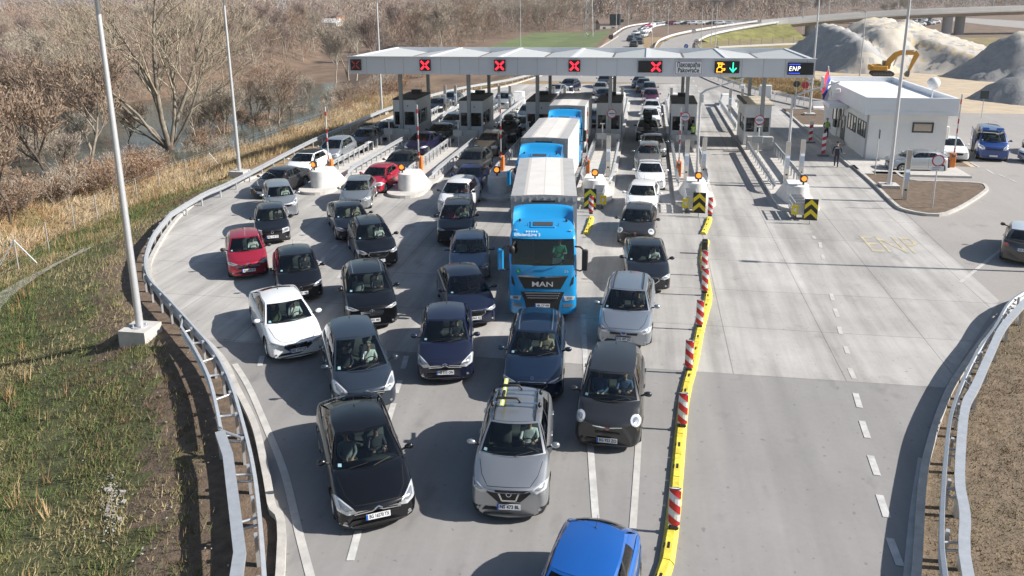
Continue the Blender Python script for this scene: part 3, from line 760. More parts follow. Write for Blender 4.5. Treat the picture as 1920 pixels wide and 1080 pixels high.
def delineator(px, py, label, dark=False):
    g = G(px, py, .12); r = thing('delineator_post', label, 'delineator', (g.x, g.y, .12), R(4), 'striped delineator posts')
    m = MB(); m.box((0, 0, .05), (.2, .14, .1), bev=.02); m.build('base', BLACKP, r)
    m = MB(); w_, z0, z1 = .125, .1, 1.0
    bow = lambda x: .035*(1-(x/w_)**2)
    def patch(poly, mi, off):
        n = 6; b2 = bmesh.new(); vs = [b2.verts.new((p[0], 0, p[1])) for p in poly]; b2.faces.new(vs)
        bmesh.ops.subdivide_edges(b2, edges=b2.edges[:], cuts=5, use_grid_fill=True); bmesh.ops.triangulate(b2, faces=b2.faces[:])
        b2.verts.index_update()
        m.add([(v.co.x, -bow(v.co.x)-off, v.co.z) for v in b2.verts], [[v.index for v in f.verts] for f in b2.faces], mi, True); b2.free()
    m.loft([[(x, s*bow(x) if s < 0 else .035, z) for s, x in [(-1, -w_), (-1, -w_*.5), (-1, 0), (-1, w_*.5), (-1, w_), (1, w_), (1, -w_)]] for z in (z0, z1)], 1, True, False)
    k = 0; zz = z0-.12
    while zz < z1:
        poly = [(-w_, zz+.20), (w_, zz), (w_, zz+.19), (-w_, zz+.39)]
        # clip to the blade
        def clip(P, lo, hi):
            def half(P, f):
                o_ = []
                for a, c in zip(P, P[1:]+P[:1]):
                    fa, fc = f(a), f(c)
                    if fa >= 0: o_.append(a)
                    if fa*fc < 0:
                        t = fa/(fa-fc); o_.append((a[0]+(c[0]-a[0])*t, a[1]+(c[1]-a[1])*t))
                return o_
            return half(half(P, lambda p: p[1]-lo), lambda p: hi-p[1])
        poly = clip(poly, z0+.002, z1-.002)
        if len(poly) > 2: patch(poly, 0, .009)
        zz += .38
    m.build('blade', [RED, WHITE], r, fix=False)
    m = MB(); m.tube([(w_*math.cos(a), .03*math.sin(a), 1.0) for a in np.linspace(0, 2*PI, 12, endpoint=False)], .012, 5, closed=True); m.build('rim', DARKG, r)
for q in [(1263, 991, 'nearest striped post, beside the blue car at the bottom'), (1279, 800, 'striped post next to the dark grey compact MPV'), (1291, 694, 'striped post level with the seam between asphalt and concrete'), (1311, 613, 'striped post level with the silver estate car'), (1321, 549, 'striped post level with the black saloon'), (1320, 512, 'striped post by the gap in the yellow kerb'), (1331, 405, 'striped post right against the middle chevron board'), (1108, 401, 'striped post right beside the front truck')]:
    delineator(q[0], q[1], 'red and white '+q[2])
g = G(1321, 472, .1); r = thing('bollard', 'black bollard stub standing at the end of the yellow separator', 'bollard', (g.x, g.y, .1)); m = MB(); m.box((0, 0, .3), (.26, .16, .6), bev=.03); m.build('body', BLACKP, r); m = MB(); m.box((0, -.085, .5), (.2, .01, .05)); m.build('band', DARKG, r)
# ------------------------------------------------------------------ people
def person_mesh(name, joints, bones, root_j, mats, zones, hair=None):
    """one continuous skinned figure. joints: name->(pos, radius)"""
    names = list(joints); idx = {n_: i for i, n_ in enumerate(names)}
    me = bpy.data.meshes.new(name); me.from_pydata([joints[n_][0] for n_ in names], [(idx[a], idx[c]) for a, c in bones], [])
    o = bpy.data.objects.new(name, me); COL.objects.link(o)
    o.modifiers.new('s', 'SKIN'); 
    sk = me.skin_vertices[0].data
    for i, n_ in enumerate(names):
        r_ = joints[n_][1]; sk[i].radius = (r_, r_) if not isinstance(r_, tuple) else r_
        sk[i].use_root = (n_ == root_j)
    sub = o.modifiers.new('u', 'SUBSURF'); sub.levels = 1; sub.render_levels = 1
    dg = bpy.context.evaluated_depsgraph_get(); dg.update()
    out = bpy.data.meshes.new_from_object(o.evaluated_get(dg)); out.name = name
    bpy.data.objects.remove(o); bpy.data.meshes.remove(me)
    out.materials.clear()
    for m in mats: out.materials.append(m)
    for p in out.polygons:
        p.use_smooth = True; p.material_index = zones(p.center)
    return out

SKIN = mat('skin', (.48, .29, .20), .55); HAIRD = mat('dark_hair', (.03, .022, .018), .7); HAIRG = mat('grey_hair', (.32, .31, .30), .7)
def cloth(name, c): return mat('cloth_'+name, c, .85, var=.12, scale=25)
def hand_chain(J, B, wrist, key, palm_dir, curl, side):
    """palm and five bent fingers"""
    w_ = Vector(wrist); d = Vector(palm_dir).normalized(); c = Vector(curl).normalized(); s = d.cross(c).normalized()*side
    J[key+'_palm'] = (w_+d*.075, .026); B.append((key+'_wrist', key+'_palm'))
    for k, (off, ln) in enumerate([(-.030, .070), (-.010, .080), (.010, .076), (.029, .060)]):
        a = w_+d*.10+s*off; e = a+d*ln*.45+c*ln*.25; f = e+c*ln*.5
        J['%s_f%da' % (key, k)] = (a, .010); J['%s_f%db' % (key, k)] = (e, .009); J['%s_f%dc' % (key, k)] = (f, .008)
        B += [(key+'_palm', '%s_f%da' % (key, k)), ('%s_f%da' % (key, k), '%s_f%db' % (key, k)), ('%s_f%db' % (key, k), '%s_f%dc' % (key, k))]
    a = w_+d*.05-s*.035; e = a+d*.03-s*.02+c*.02
    J[key+'_t1'] = (a, .011); J[key+'_t2'] = (e, .009); B += [(key+'_palm', key+'_t1'), (key+'_t1', key+'_t2')]

def head_joints(J, B, neck, fwd=(0, -1, 0), up=(0, 0, 1)):
    n_ = Vector(neck); f = Vector(fwd); u = Vector(up)
    J['neck'] = (n_, .055); J['jaw'] = (n_+u*.09+f*.02, (.066, .075)); J['head'] = (n_+u*.155+f*.015, (.078, .092)); J['crown'] = (n_+u*.225+f*.0, (.06, .07))
    B += [('neck', 'jaw'), ('jaw', 'head'), ('head', 'crown')]
def face_and_hair(root, neck, hairmat, fwd=(0, -1, 0), long=False, glasses=False):
    n_ = Vector(neck); f = Vector(fwd).normalized(); s = Vector((0, 0, 1)).cross(f)
    c = n_+Vector((0, 0, .16))
    m = MB(); m.cyl(c+f*.085+Vector((0, 0, -.0)), c+f*.118+Vector((0, 0, -.035)), .008, .015, 6); m.build('nose', SKIN, root)
    for sg in (-1, 1):
        m = MB(); m.ico(c+f*.088+s*.032*sg+Vector((0, 0, .012)), .011, 1); m.build('eye', BLACK if glasses else mat('eye_white', (.5, .48, .45), .4), root)
        m = MB(); m.ico(c+s*.088*sg+Vector((0, 0, -.005)), .025, 1, scale=(.6, .8, 1.2)); m.build('ear', SKIN, root)
    m = MB(); m.box(c+f*.09+Vector((0, 0, -.055)), (.045, .02, .012)); m.build('mouth', mat('lip', (.32, .12, .10), .5), root)
    b2 = bmesh.new(); bmesh.ops.create_icosphere(b2, subdivisions=2, radius=.112)
    bmesh.ops.delete(b2, geom=[v for v in b2.verts if (v.co.dot(f) > .035 and v.co.z < .055) or v.co.z < (-.16 if long else -.05)], context='VERTS')
    m = MB(); m.add([(c.x+v.co.x*.92, c.y+v.co.y*.98+0, c.z+.022+v.co.z) for v in b2.verts], [[(b2.verts.index_update() or v.index) for v in q.verts] for q in b2.faces], 0, True)
    b2.free(); m.build('hair', hairmat, root, fix=False)

def seated(shirt, label, loc, rz, hairm=None, drive=True, scale=1.0, long=False, glasses=False, parent=None):
    """a seated person, facing local -y; origin on the seat cushion"""
    J = {}; B = []
    J['hip'] = ((0, 0, .09), .13); J['waist'] = ((0, .03, .28), (.15, .11)); J['chest'] = ((0, .05, .45), (.17, .115)); J['base'] = ((0, .04, .56), .07)
    B += [('hip', 'waist'), ('waist', 'chest'), ('chest', 'base'), ('base', 'neck')]
    nk = (0, .02, .63); head_joints(J, B, nk)
    for s, k in ((-1, 'l'), (1, 'r')):
        J[k+'_sh'] = ((s*.19, .05, .52), .062); B.append(('chest', k+'_sh'))
        if drive:
            el, wr = (s*.25, -.14, .32), (s*.16, -.36, .40)
            pd, cu = (-s*.15, -.9, .25), (-s*.2, -.4, -.9)
        else:
            el, wr = (s*.24, -.08, .27), (s*.11, -.27, .20)
            pd, cu = (-s*.5, -.85, -.1), (-s*.1, -.3, -.95)
        J[k+'_el'] = (el, .045); J[k+'_wrist'] = (wr, .03); B += [(k+'_sh', k+'_el'), (k+'_el', k+'_wrist')]
        hand_chain(J, B, wr, k, pd, cu, s)
        J[k+'_kn'] = ((s*.13, -.42, .12), .075); J[k+'_an'] = ((s*.13, -.52, -.25), .05); J[k+'_ft'] = ((s*.13, -.66, -.30), .04)
        B += [('hip', k+'_kn'), (k+'_kn', k+'_an'), (k+'_an', k+'_ft')]
    key = 'seated_%d' % drive
    trousers = cloth('trousers', (.05, .055, .075))
    def zones(c):
        if c.z > .585: return 0
        if c.y < -.25 and c.z > .1 and drive and c.z > .30: return 0
        if (not drive) and c.y < -.22 and .14 < c.z < .27 and abs(c.x) < .14: return 0
        if c.z < .13: return 2
        return 1
    if key not in _PM: _PM[key] = person_mesh('person', J, B, 'hip', [SKIN, shirt, trousers], zones)
    me = _PM[key].copy()
    for i, m in enumerate((SKIN, shirt, trousers)): me.materials[i] = m
    root = thing('person', label, 'person', loc, rz, None); root.scale = (scale,)*3
    link('body', me, root)
    face_and_hair(root, nk, hairm or HAIRD, long=long, glasses=glasses)
    return root
_PM = {}

# ------------------------------------------------------------------ car bodies
T = dict(
 sedan=dict(L=4.72, W=1.84, H=1.45, zf=0.76, yA=1.14, zA=.97, yB=2.08, yC=3.30, yD=4.02, zD=1.04, r=.33, fo=.90, ro=1.05),
 fastback=dict(L=4.86, W=1.86, H=1.44, zf=0.74, yA=1.18, zA=.97, yB=2.16, yC=3.45, yD=4.42, zD=1.07, r=.34, fo=.93, ro=1.05),
 hatch=dict(L=4.28, W=1.79, H=1.47, zf=0.78, yA=1.0, zA=.99, yB=1.84, yC=3.35, yD=3.98, zD=1.04, r=.32, fo=.87, ro=.80),
 small=dict(L=3.98, W=1.70, H=1.46, zf=0.79, yA=.92, zA=.99, yB=1.70, yC=3.18, yD=3.72, zD=1.04, r=.30, fo=.82, ro=.68),
 wagon=dict(L=4.72, W=1.85, H=1.48, zf=0.77, yA=1.15, zA=.99, yB=2.06, yC=3.95, yD=4.46, zD=1.05, r=.33, fo=.91, ro=1.0),
 suv=dict(L=4.42, W=1.84, H=1.64, zf=0.92, yA=1.02, zA=1.12, yB=1.86, yC=3.55, yD=4.10, zD=1.16, r=.35, fo=.90, ro=.88),
 mpv=dict(L=4.42, W=1.83, H=1.64, zf=0.84, yA=.80, zA=1.06, yB=1.84, yC=3.70, yD=4.16, zD=1.12, r=.33, fo=.88, ro=.80),
 egg=dict(L=4.15, W=1.78, H=1.66, zf=0.88, yA=.80, zA=1.10, yB=1.50, yC=3.45, yD=3.95, zD=1.10, r=.32, fo=.84, ro=.70),
 van=dict(L=4.95, W=1.98, H=2.10, zf=1.07, yA=.72, zA=1.30, yB=1.40, yC=4.72, yD=4.88, zD=1.35, r=.34, fo=.95, ro=1.0),
)
VIEW_E = R(25)
VD = Vector((0, math.cos(VIEW_E), -math.sin(VIEW_E))); VU = Vector((0, math.sin(VIEW_E), math.cos(VIEW_E)))

def body_mesh(S, open_top=True):
    L, Wh, zf, yA, zA, yD, zD = S['L'], S['W']/2, S['zf'], S['yA'], S['zA'], S['yD'], S['zD']
    ys = sorted(set([0, .02, .06, .13, .24, .40, .62, .9, yA, yA+.16] + list(np.arange(yA+.4, yD-.3, .33)) + [yD-.12, L-.62, L-.36, L-.2, L-.1, L-.045, L-.015, L]))
    ys = [y for y in ys if not (y > yD-.12 and y < L-.62 and False)]
    fw = lambda d: interp(d, [0, .02, .06, .13, .24, .40, .62, .95, 1.3], [.78, .835, .88, .92, .95, .97, .985, .998, 1])
    fb = lambda d: interp(d, [0, .02, .06, .13, .24, .5], [.215, .20, .19, .185, .18, .18])
    nose = S.get('nose', S['zf']-.05)
    def top(y):
        f = interp(y, [0, .02, .06, .13, .24, .42, yA], [nose-.045, nose-.005, nose+.015, zf-.018, zf+.005, zf+.03, zA-.02])
        if y > yA: f = interp(y, [yA, yD-.1, yD+.1], [zA-.02, zD-.01, zD-.01])
        d = L-y
        g = interp(d, [0, .015, .045, .1, .2, .36, .62], [.60, .66, .74, zD-.10, zD-.04, zD-.015, zD-.01])
        return min(f, g) if y > yA else f
    prof = [(0, 0), (.5, 0), (.82, .0), (.93, .03), (.975, .12), (.995, .28), (1, .45), (.99, .62), (.965, .80), (.945, .90), (.915, .96), (.865, 1.0), (.70, 1.0), (.45, 1.0), (.2, 1.0), (0, 1.0)]
    rings = []
    for y in ys:
        w_ = Wh*fw(y)*fw((L-y)*1.05); b_ = max(fb(y), fb(L-y)); t_ = top(y)
        cr = interp(y, [0, .13, .5, yA, yA+.3, yD, L], [.0, .035, .06, .05, .03, .03, .02])
        if y > yA and y < yD: cr = .02
        R_ = []
        for x, z in prof:
            X = x*w_; Z = b_+(t_-b_)*z
            if z == 1.0 and x < .86: Z += cr*(1-(x/.865)**2)+(.012 if .35 < x < .75 and .3 < y < yA-.1 else 0)
            fy = max(0, 1-y/1.0); ry = max(0, 1-(L-y)/.9)
            Y = y+.20*fy*abs(x)**2.6-.16*ry*abs(x)**2.6
            R_.append((X, Y, Z))
        full = R_+[(-p[0], p[1], p[2]) for p in reversed(R_[1:-1])]
        rings.append(full)
    m = MB(); n = len(rings[0]); k0 = len(prof)
    m.loft(rings, 0, True, True)
    plast = S.get('cladding')
    # material zones: 0 paint, 1 dark sill, 2 open
    for i, f in enumerate(m.f):
        c = Vector((0, 0, 0))
        for v in f: c += Vector(m.v[v])
        c /= len(f)
        zz = c.z
        if open_top and yA+.15 < c.y < yD-.12 and abs(c.x) < Wh*.83 and zz > zA-.12: m.m[i] = 2
        elif zz < (.36 if plast else .235): m.m[i] = 1
    return m

def boolean_arches(me, S):
    L, Wh, r = S['L'], S['W']/2, S['r']
    area = sum(p.area for p in me.polygons); best = None
    for k in range(5):
        c = MB()
        for y in (S['fo'], L-S['ro']):
            for s in (-1, 1): c.cyl((s*(Wh-.30-.003*k), y+.0037*k, r+.0021*k), (s*(Wh+.3), y+.0037*k, r+.0021*k), r+.055+.0013*k, n=28+k)
        o = link('t', me); c2 = c.build('t2', None); c2.data.materials.clear()
        md = o.modifiers.new('b', 'BOOLEAN'); md.operation = 'DIFFERENCE'; md.object = c2; md.solver = 'EXACT' if k < 4 else 'FAST'; md.material_mode = 'INDEX'
        for p in c2.data.polygons: p.material_index = 1
        dg = bpy.context.evaluated_depsgraph_get(); dg.update()
        out = bpy.data.meshes.new_from_object(o.evaluated_get(dg))
        for q in (o, c2): bpy.data.objects.remove(q)
        sa = sum(p.area for p in out.polygons if p.material_index != 1)
        s0 = sum(p.area for p in me.polygons if p.material_index != 1)
        if .80*s0 < sa < 1.02*s0: return out
    return me.copy()

_wheel = {}
def wheel_parts(r, dark=False):
    key = (round(r, 2), dark)
    if key in _wheel: return _wheel[key]
    w_ = .20; m = MB(); n = 22
    prof = [(-w_/2, r*.68), (-w_/2, r*.9), (-w_*.38, r*.985), (0, r), (w_*.38, r*.985), (w_/2, r*.9), (w_/2, r*.68)]
    m.loft([[(x, q*math.cos(2*PI*k/n), q*math.sin(2*PI*k/n)) for k in range(n)] for x, q in prof], 0, False, True)
    ty = m.mesh('tyre'); ty.materials.append(RUBBER)
    m = MB(); R0 = r*.69
    m.loft([[(x, q*math.cos(2*PI*k/n), q*math.sin(2*PI*k/n)) for k in range(n)] for x, q in [(w_/2-.005, R0), (w_/2-.005, R0*.9), (w_/2-.05, R0*.86)]], 0, False, True)
    m.cyl((w_/2-.10, 0, 0), (w_/2-.09, 0, 0), R0*.88, n=n, mi=1)
    m.cyl((w_/2-.06, 0, 0), (w_/2-.015, 0, 0), R0*.2, n=10)
    for k in range(5):
        a = 2*PI*k/5; u = Vector((0, math.cos(a), math.sin(a))); v = Vector((0, -math.sin(a), math.cos(a))); x = w_/2-.02
        p = [u*R0*.12+v*R0*.13, u*R0*.9+v*R0*.10, u*R0*.9-v*R0*.10, u*R0*.12-v*R0*.13]
        m.loft([[(x-.03, q.y, q.z) for q in p], [(x, q.y, q.z) for q in p]], 0, True, False)
    ri = m.mesh('rim'); ri.materials.append(DARKG if dark else ALLOY); ri.materials.append(BLACK)
    _wheel[key] = (ty, ri); return ty, ri

class Surf:
    """lets flat artwork be pressed onto a body, looking from the front (or rear) and a little above"""
    def __init__(s, me, Wh, L=None, back=False):
        b2 = bmesh.new(); b2.from_mesh(me); s.t = BVHTree.FromBMesh(b2); b2.free(); s.Wh = Wh; s.back = back; s.L = L
    def hit(s, a, b_, off):
        vd = Vector((0, -VD.y, VD.z)) if s.back else VD
        vu = Vector((0, -VU.y, VU.z)) if s.back else VU
        o = Vector((a*s.Wh, 0, 0))+vu*b_
        if s.back: o += Vector((0, s.L, 0)) - vu*(Vector((0, s.L, 0)).dot(vu))
        p, n_, i, d = s.t.ray_cast(o-vd*8, vd)
        if p is None: return None
        if n_.dot(vd) > 0: n_ = -n_
        return p+n_*off*.5-vd*off*.5
    def press(s, poly, off=.006, cuts=3):
        b2 = bmesh.new(); vs = [b2.verts.new((p[0], p[1], 0)) for p in poly]; f = b2.faces.new(vs)
        bmesh.ops.triangulate(b2, faces=[f])
        bmesh.ops.subdivide_edges(b2, edges=b2.edges[:], cuts=cuts, use_grid_fill=True); b2.verts.index_update()
        P = []; ok = []
        for v in b2.verts:
            h = s.hit(v.co.x, v.co.y, off); ok.append(h is not None); P.append(h if h is not None else Vector((0, 0, 0)))
        F = [[v.index for v in q.verts] for q in b2.faces if all(ok[v.index] for v in q.verts)]
        b2.free(); return P, F
    def decal(s, name, polys, m_, parent, off=.006, cuts=3):
        if name in ('grille', 'headlight', 'lower_intake'): off += .006; cuts = 5
        if name in ('chrome_strip', 'emblem', 'grille_surround', 'grille_bar', 'grille_vee', 'reflector', 'emblem_field'): off += .006
        m = MB()
        for poly in polys:
            P, F = s.press(poly, off, cuts); m.add(P, F, 0, True)
        # front faces outward
        me = m.mesh(name); 
        b2 = bmesh.new(); b2.from_mesh(me); bmesh.ops.recalc_face_normals(b2, faces=b2.faces)
        b2.normal_update()
        ref = VD if not s.back else Vector((0, -1, -.4))
        if sum(f.normal.dot(ref)*f.calc_area() for f in b2.faces) > 0: bmesh.ops.reverse_faces(b2, faces=b2.faces)
        b2.to_mesh(me); b2.free()
        return link(name, me, parent, m_)
def mirror(poly): return [(-x, y) for x, y in reversed(poly)]
def line(P, w_):
    """thin strip along a polyline in decal space"""
    out = []
    for a, c in zip(P, P[1:]):
        dx, dy = (c[0]-a[0])*.9, c[1]-a[1]; l_ = math.hypot(dx, dy) or 1; nx, ny = -dy/l_*w_/2/.9, dx/l_*w_/2
        out.append([(a[0]-nx, a[1]-ny), (c[0]-nx, c[1]-ny), (c[0]+nx, c[1]+ny), (a[0]+nx, a[1]+ny)])
    return out
def ring2(cx, cy, rx, ry, n=14): return [(cx+rx*math.cos(2*PI*k/n), cy+ry*math.sin(2*PI*k/n)) for k in range(n)]
def annulus(cx, cy, r, t, n=14):
    out = []
    for k in range(n):
        a0, a1 = 2*PI*k/n, 2*PI*(k+1)/n
        out.append([(cx+r/.9*math.cos(a0), cy+r*math.sin(a0)), (cx+r/.9*math.cos(a1), cy+r*math.sin(a1)), (cx+(r-t)/.9*math.cos(a1), cy+(r-t)*math.sin(a1)), (cx+(r-t)/.9*math.cos(a0), cy+(r-t)*math.sin(a0))])
    return out

def cabin(S, root, pm, far):
    Wh, yA, zA, yB, yC, yD, zD, H = S['W']/2, S['yA'], S['zA'], S['yB'], S['yC'], S['yD'], S['zD'], S['H']
    zB = H-.055; zC = H-.075; xb = Wh*.872; xr = Wh*S.get('roofw', .66)
    zb = zA-.015; zd = zD-.012
    def lerp(a, c, t): return a+(c-a)*t
    def WS(u, v):      # u -1..1, v 0..1
        b_ = Vector((u*xb, yA-.10+.26*u*u, zb+.028*(1-u*u))); t_ = Vector((u*xr, yB-.06+.14*u*u, zB-.025*u*u))
        p = b_.lerp(t_, v); bul = math.sin(PI*v)*.03; return p+Vector((0, -bul*.6, bul))
    def RW(u, v):
        b_ = Vector((u*xb*.95, yD+.10-.22*u*u, zd+.02*(1-u*u))); t_ = Vector((u*xr*.96, yC+.06-.12*u*u, zC-.03*u*u))
        p = b_.lerp(t_, v); bul = math.sin(PI*v)*.03; return p+Vector((0, bul*.6, bul))
    def SD(s):
        def f(u, v):
            a, c = WS(s, 0), RW(s, 0); a2, c2 = WS(s, 1), RW(s, 1)
            b_ = a.lerp(c, u); b_.x = s*lerp(xb, xb*.95, u); b_.x += s*.02*math.sin(PI*u)
            t_ = a2.lerp(c2, u); t_.z += .03*math.sin(PI*min(1, u*1.1))*(1); t_.x += s*.035*math.sin(PI*u)
            p = b_.lerp(t_, v); p.x += s*.035*math.sin(PI*v); return p
        return f
    fr = MB(); gl = {}
    def patch(f, us, vs, hole, frame, out, mi=0, flip=False):
        """grid of quads: cells inside hole(u,v) go to `out`, the rest to the frame"""
        nu, nv = len(us), len(vs)
        V = [f(u, v) for v in vs for u in us]
        A, B_ = [], []
        for j in range(nv-1):
            for i in range(nu-1):
                q = [j*nu+i, j*nu+i+1, (j+1)*nu+i+1, (j+1)*nu+i]
                (B_ if hole((us[i]+us[i+1])/2, (vs[j]+vs[j+1])/2) else A).append(q)
        frame.add(V, A, mi, True)
        if B_: out.add(V, B_, 0, True)
    ws, rw = MB(), MB()
    us = [-1, -.955, -.93]+list(np.linspace(-.8, .8, 9))+[.93, .955, 1]; vs = [0, .03, .2, .4, .6, .8, .93, 1]
    patch(WS, us, vs, lambda u, v: abs(u) < .94 and v > .02 and v < .95, fr, ws)
    patch(RW, us, [0, .12, .2, .4, .6, .8, .9, 1], lambda u, v: abs(u) < .86 and .12 < v < .92, fr, rw)
    sides = []
    B1 = S.get('bp', .44)
    for s in (-1, 1):
        f = SD(s); a = MB(); c = MB()
        q = .86 if S.get('wag') else .80
        U = [0, .045, .10, .2, .3, B1-.025, B1+.025, .6, .7, .76, q, .93, 1]; Vv = [0, .05, .25, .5, .75, .87, 1]
        def hole(u, v, k=q): return .045 < u < k and .05 < v < .87 and not (u < .16 and v > 1-(u-.02)*0) 
        nu = len(U)
        V = [f(u, v) for v in Vv for u in U]; A = []; Gf = []; Pl = []
        for j in range(len(Vv)-1):
            for i in range(nu-1):
                u, v = (U[i]+U[i+1])/2, (Vv[j]+Vv[j+1])/2
                ql = [j*nu+i, j*nu+i+1, (j+1)*nu+i+1, (j+1)*nu+i]
                if .05 < v < .87 and .045 < u < q:
                    if abs(u-B1) < .025: Pl.append(ql)
                    else: Gf.append((u < B1, ql))
                else: A.append(ql)
        fr.add(V, A, 0, True); fr.add(V, Pl, 1, False)
        for first in (True, False):
            g = MB(); g.add(V, [ql for k, ql in Gf if k == first], 0, True); sides.append(g)
    # roof
    nu, nv = 13, 9; V = []
    for j in range(nv):
        t = j/(nv-1)
        for i in range(nu):
            u = -1+2*i/(nu-1)
            a, c = WS(u, 1), RW(u, 1); p = a.lerp(c, t); sgn = 1 if u > 0 else -1
            p.z += .055*math.sin(PI*min(1, .04+t*.96))*(1-u**4)+.03*math.sin(PI*min(1, t*1.1))*(u**4); p.x += sgn*abs(u)**3*.035*math.sin(PI*t)
            V.append(p)
    rf = MB(); rf.add(V, [[j*nu+i, j*nu+i+1, (j+1)*nu+i+1, (j+1)*nu+i] for j in range(nv-1) for i in range(nu-1)], 0, True)
    fr.build('pillars', [pm, BLACKP], root)
    S['_roofz'] = lambda u, t: V[int(round(t*(nv-1)))*nu+int(round((u+1)/2*(nu-1)))]
    ro = rf.build('roof', S.get('roofmat') or pm, root)
    gm = GLASS
    w1 = ws.build('windscreen', gm, root); rw.build('rear_window', DGLASS, root)
    if not far:
        m = MB()
        for k in (-.55, .12):
            a, c = WS(k, .03), WS(k+.52, .12); n_ = Vector((0, -.7, .7))*.02
            m.tube([a+n_, a.lerp(c, .5)+n_*1.1, c+n_], .011, 5)
        m.build('wiper', BLACK, w1)
        p0 = WS(-.80, .10)+Vector((0, -.006, .006)); m = MB()
        q = [WS(-.86, .07), WS(-.76, .07), WS(-.765, .15), WS(-.86, .15)]
        m.add([a+Vector((0, -.008, .008)) for a in q], [(0, 1, 2, 3)]); m.build('sticker', mat('sticker_blue', (.35, .55, .62), .5), w1)
    for g in sides:
        if g.f: g.build('side_window', GLASS if not far else DGLASS, root)
    if S.get('rails'):
        for s in (-1, 1):
            P = [Vector(S['_roofz'](s*.83, t))+Vector((0, 0, .045 if 0 < t < 1 else .0)) for t in (.06, .12, .3, .5, .7, .88, .95)]
            P[0].z -= .035; P[-1].z -= .035
            m = MB(); m.tube(P, .02, 6); m.build('roof_rail', {1: CHROME, 2: BLACKP}[S['rails']], root)
    if S.get('aerial', 1) and not far:
        p = Vector(S['_roofz'](0, .9)); m = MB(); m.cyl(p, p+Vector((0, .03, .03)), .02, .012, 6); m.cyl(p+Vector((0, .02, .03)), p+Vector((0, .14, .20)), .006, .003, 5); m.build('aerial', BLACKP, root)
    return WS

def interior(S, root, pale=False):
    Wh, yA, zA, yD = S['W']/2, S['yA'], S['zA'], S['yD']
    w_ = Wh*.80; m = MB()
    rings = []
    for x in np.linspace(-w_, w_, 9):
        hump = .03*math.exp(-((x-w_*.46)/.22)**2)
        rings.append([(x, yA+.02, zA-.09), (x, yA+.32, zA-.06+hump), (x, yA+.5, zA-.10+hump), (x, yA+.56, zA-.3), (x, yA+.3, zA-.45), (x, yA, zA-.4)])
    m.loft(rings, 0, True, True); m.build('dashboard', INTER, root)
    m = MB(); m.box((0, (yA+yD)/2+.1, .36), (w_*2, yD-yA, .04))
    for s in (-1, 1): m.box((s*w_*1.0, (yA+yD)/2+.15, .62), (.03, yD-yA-.2, .5))
    m.build('cabin_floor', INTER, root)
    ys = yA+1.02; zs = zA-.56; sm = SEATB if pale else SEATM
    for x in (-w_*.48, w_*.48):
        m = MB(); m.box((x, ys+.05, zs), (.5, .52, .18), bev=.05); m.box((x, ys+.38, zs+.36), (.48, .14, .66), rx=R(-14), bev=.06)
        s_ = m.build('seat', sm, root, sharp=50)
        m = MB(); m.box((x, ys+.50, zs+.78), (.26, .1, .2), rx=R(-10), bev=.05); m.build('headrest', sm, s_, sharp=50)
    m = MB(); m.box((0, ys+.95, zs), (w_*1.7, .5, .2), bev=.05); m.box((0, ys+1.25, zs+.36), (w_*1.7, .14, .6), rx=R(-16), bev=.05); m.build('rear_seat', sm, root, sharp=50)
    c = Vector((w_*.48, yA+.60, zA-.10)); a = R(62); m = MB()
    u, v = Vector((1, 0, 0)), Vector((0, math.cos(a)*.6, math.sin(a)))
    m.tube([c+(u*math.cos(t)+v*math.sin(t))*.185 for t in np.linspace(0, 2*PI, 18, endpoint=False)], .015, 6, closed=True)
    m.box(c, (.16, .05, .12), bev=.02); m.box(c, (.34, .03, .03)); m.build('steering_wheel', BLACKP, root)
    S['_seat'] = [(w_*.48, ys+.12, zs+.09), (-w_*.48, ys+.12, zs+.09)]

# head lamps in (share of half width, height seen from the front and above)
def lamp_polys(st, S):
    z = S['zf']; h = VIEW_E; c = math.cos(h); s = math.sin(h)
    b = lambda z_, y_: z_*c+y_*s
    if st == 'sweep': return [(.52, b(z-.09, .07)), (.70, b(z-.13, .10)), (.90, b(z-.10, .26)), (.955, b(z-.02, .52)), (.90, b(z, .40)), (.72, b(z-.02, .2))]
    if st == 'big': return [(.50, b(z-.14, .07)), (.72, b(z-.17, .12)), (.90, b(z-.12, .28)), (.97, b(z+.00, .62)), (.90, b(z+.02, .58)), (.74, b(z+.0, .30)), (.60, b(z-.05, .14))]
    if st == 'tear': return [(.56, b(z-.13, .08)), (.74, b(z-.16, .14)), (.93, b(z-.06, .36)), (.955, b(z+.04, .70)), (.88, b(z+.05, .72)), (.74, b(z+.02, .42)), (.60, b(z-.04, .16))]
    if st == 'slim': return [(.50, b(z-.07, .06)), (.72, b(z-.10, .11)), (.92, b(z-.07, .28)), (.955, b(z-.02, .46)), (.88, b(z-.01, .33)), (.70, b(z-.02, .15))]
    if st == 'block': return [(.56, b(z-.20, .06)), (.90, b(z-.17, .22)), (.95, b(z-.04, .34)), (.86, b(z-.01, .28)), (.58, b(z-.03, .12))]
    if st == 'oval': return ring2(.80, b(z-.02, .32), .135, .13)
    if st == 'none': return []
def lamp_polys_big(st, S):
    P = lamp_polys(st, S)
    if not P: return P
    cx = sum(p[0] for p in P)/len(P); cy = sum(p[1] for p in P)/len(P)
    return [(min(.97, cx+(p[0]-cx)*1.12), cy+(p[1]-cy)*1.18) for p in P]
def chev(cx, cy, w_, h_, t):
    return line([(cx-w_, cy), (cx, cy+h_), (cx+w_, cy)], t)

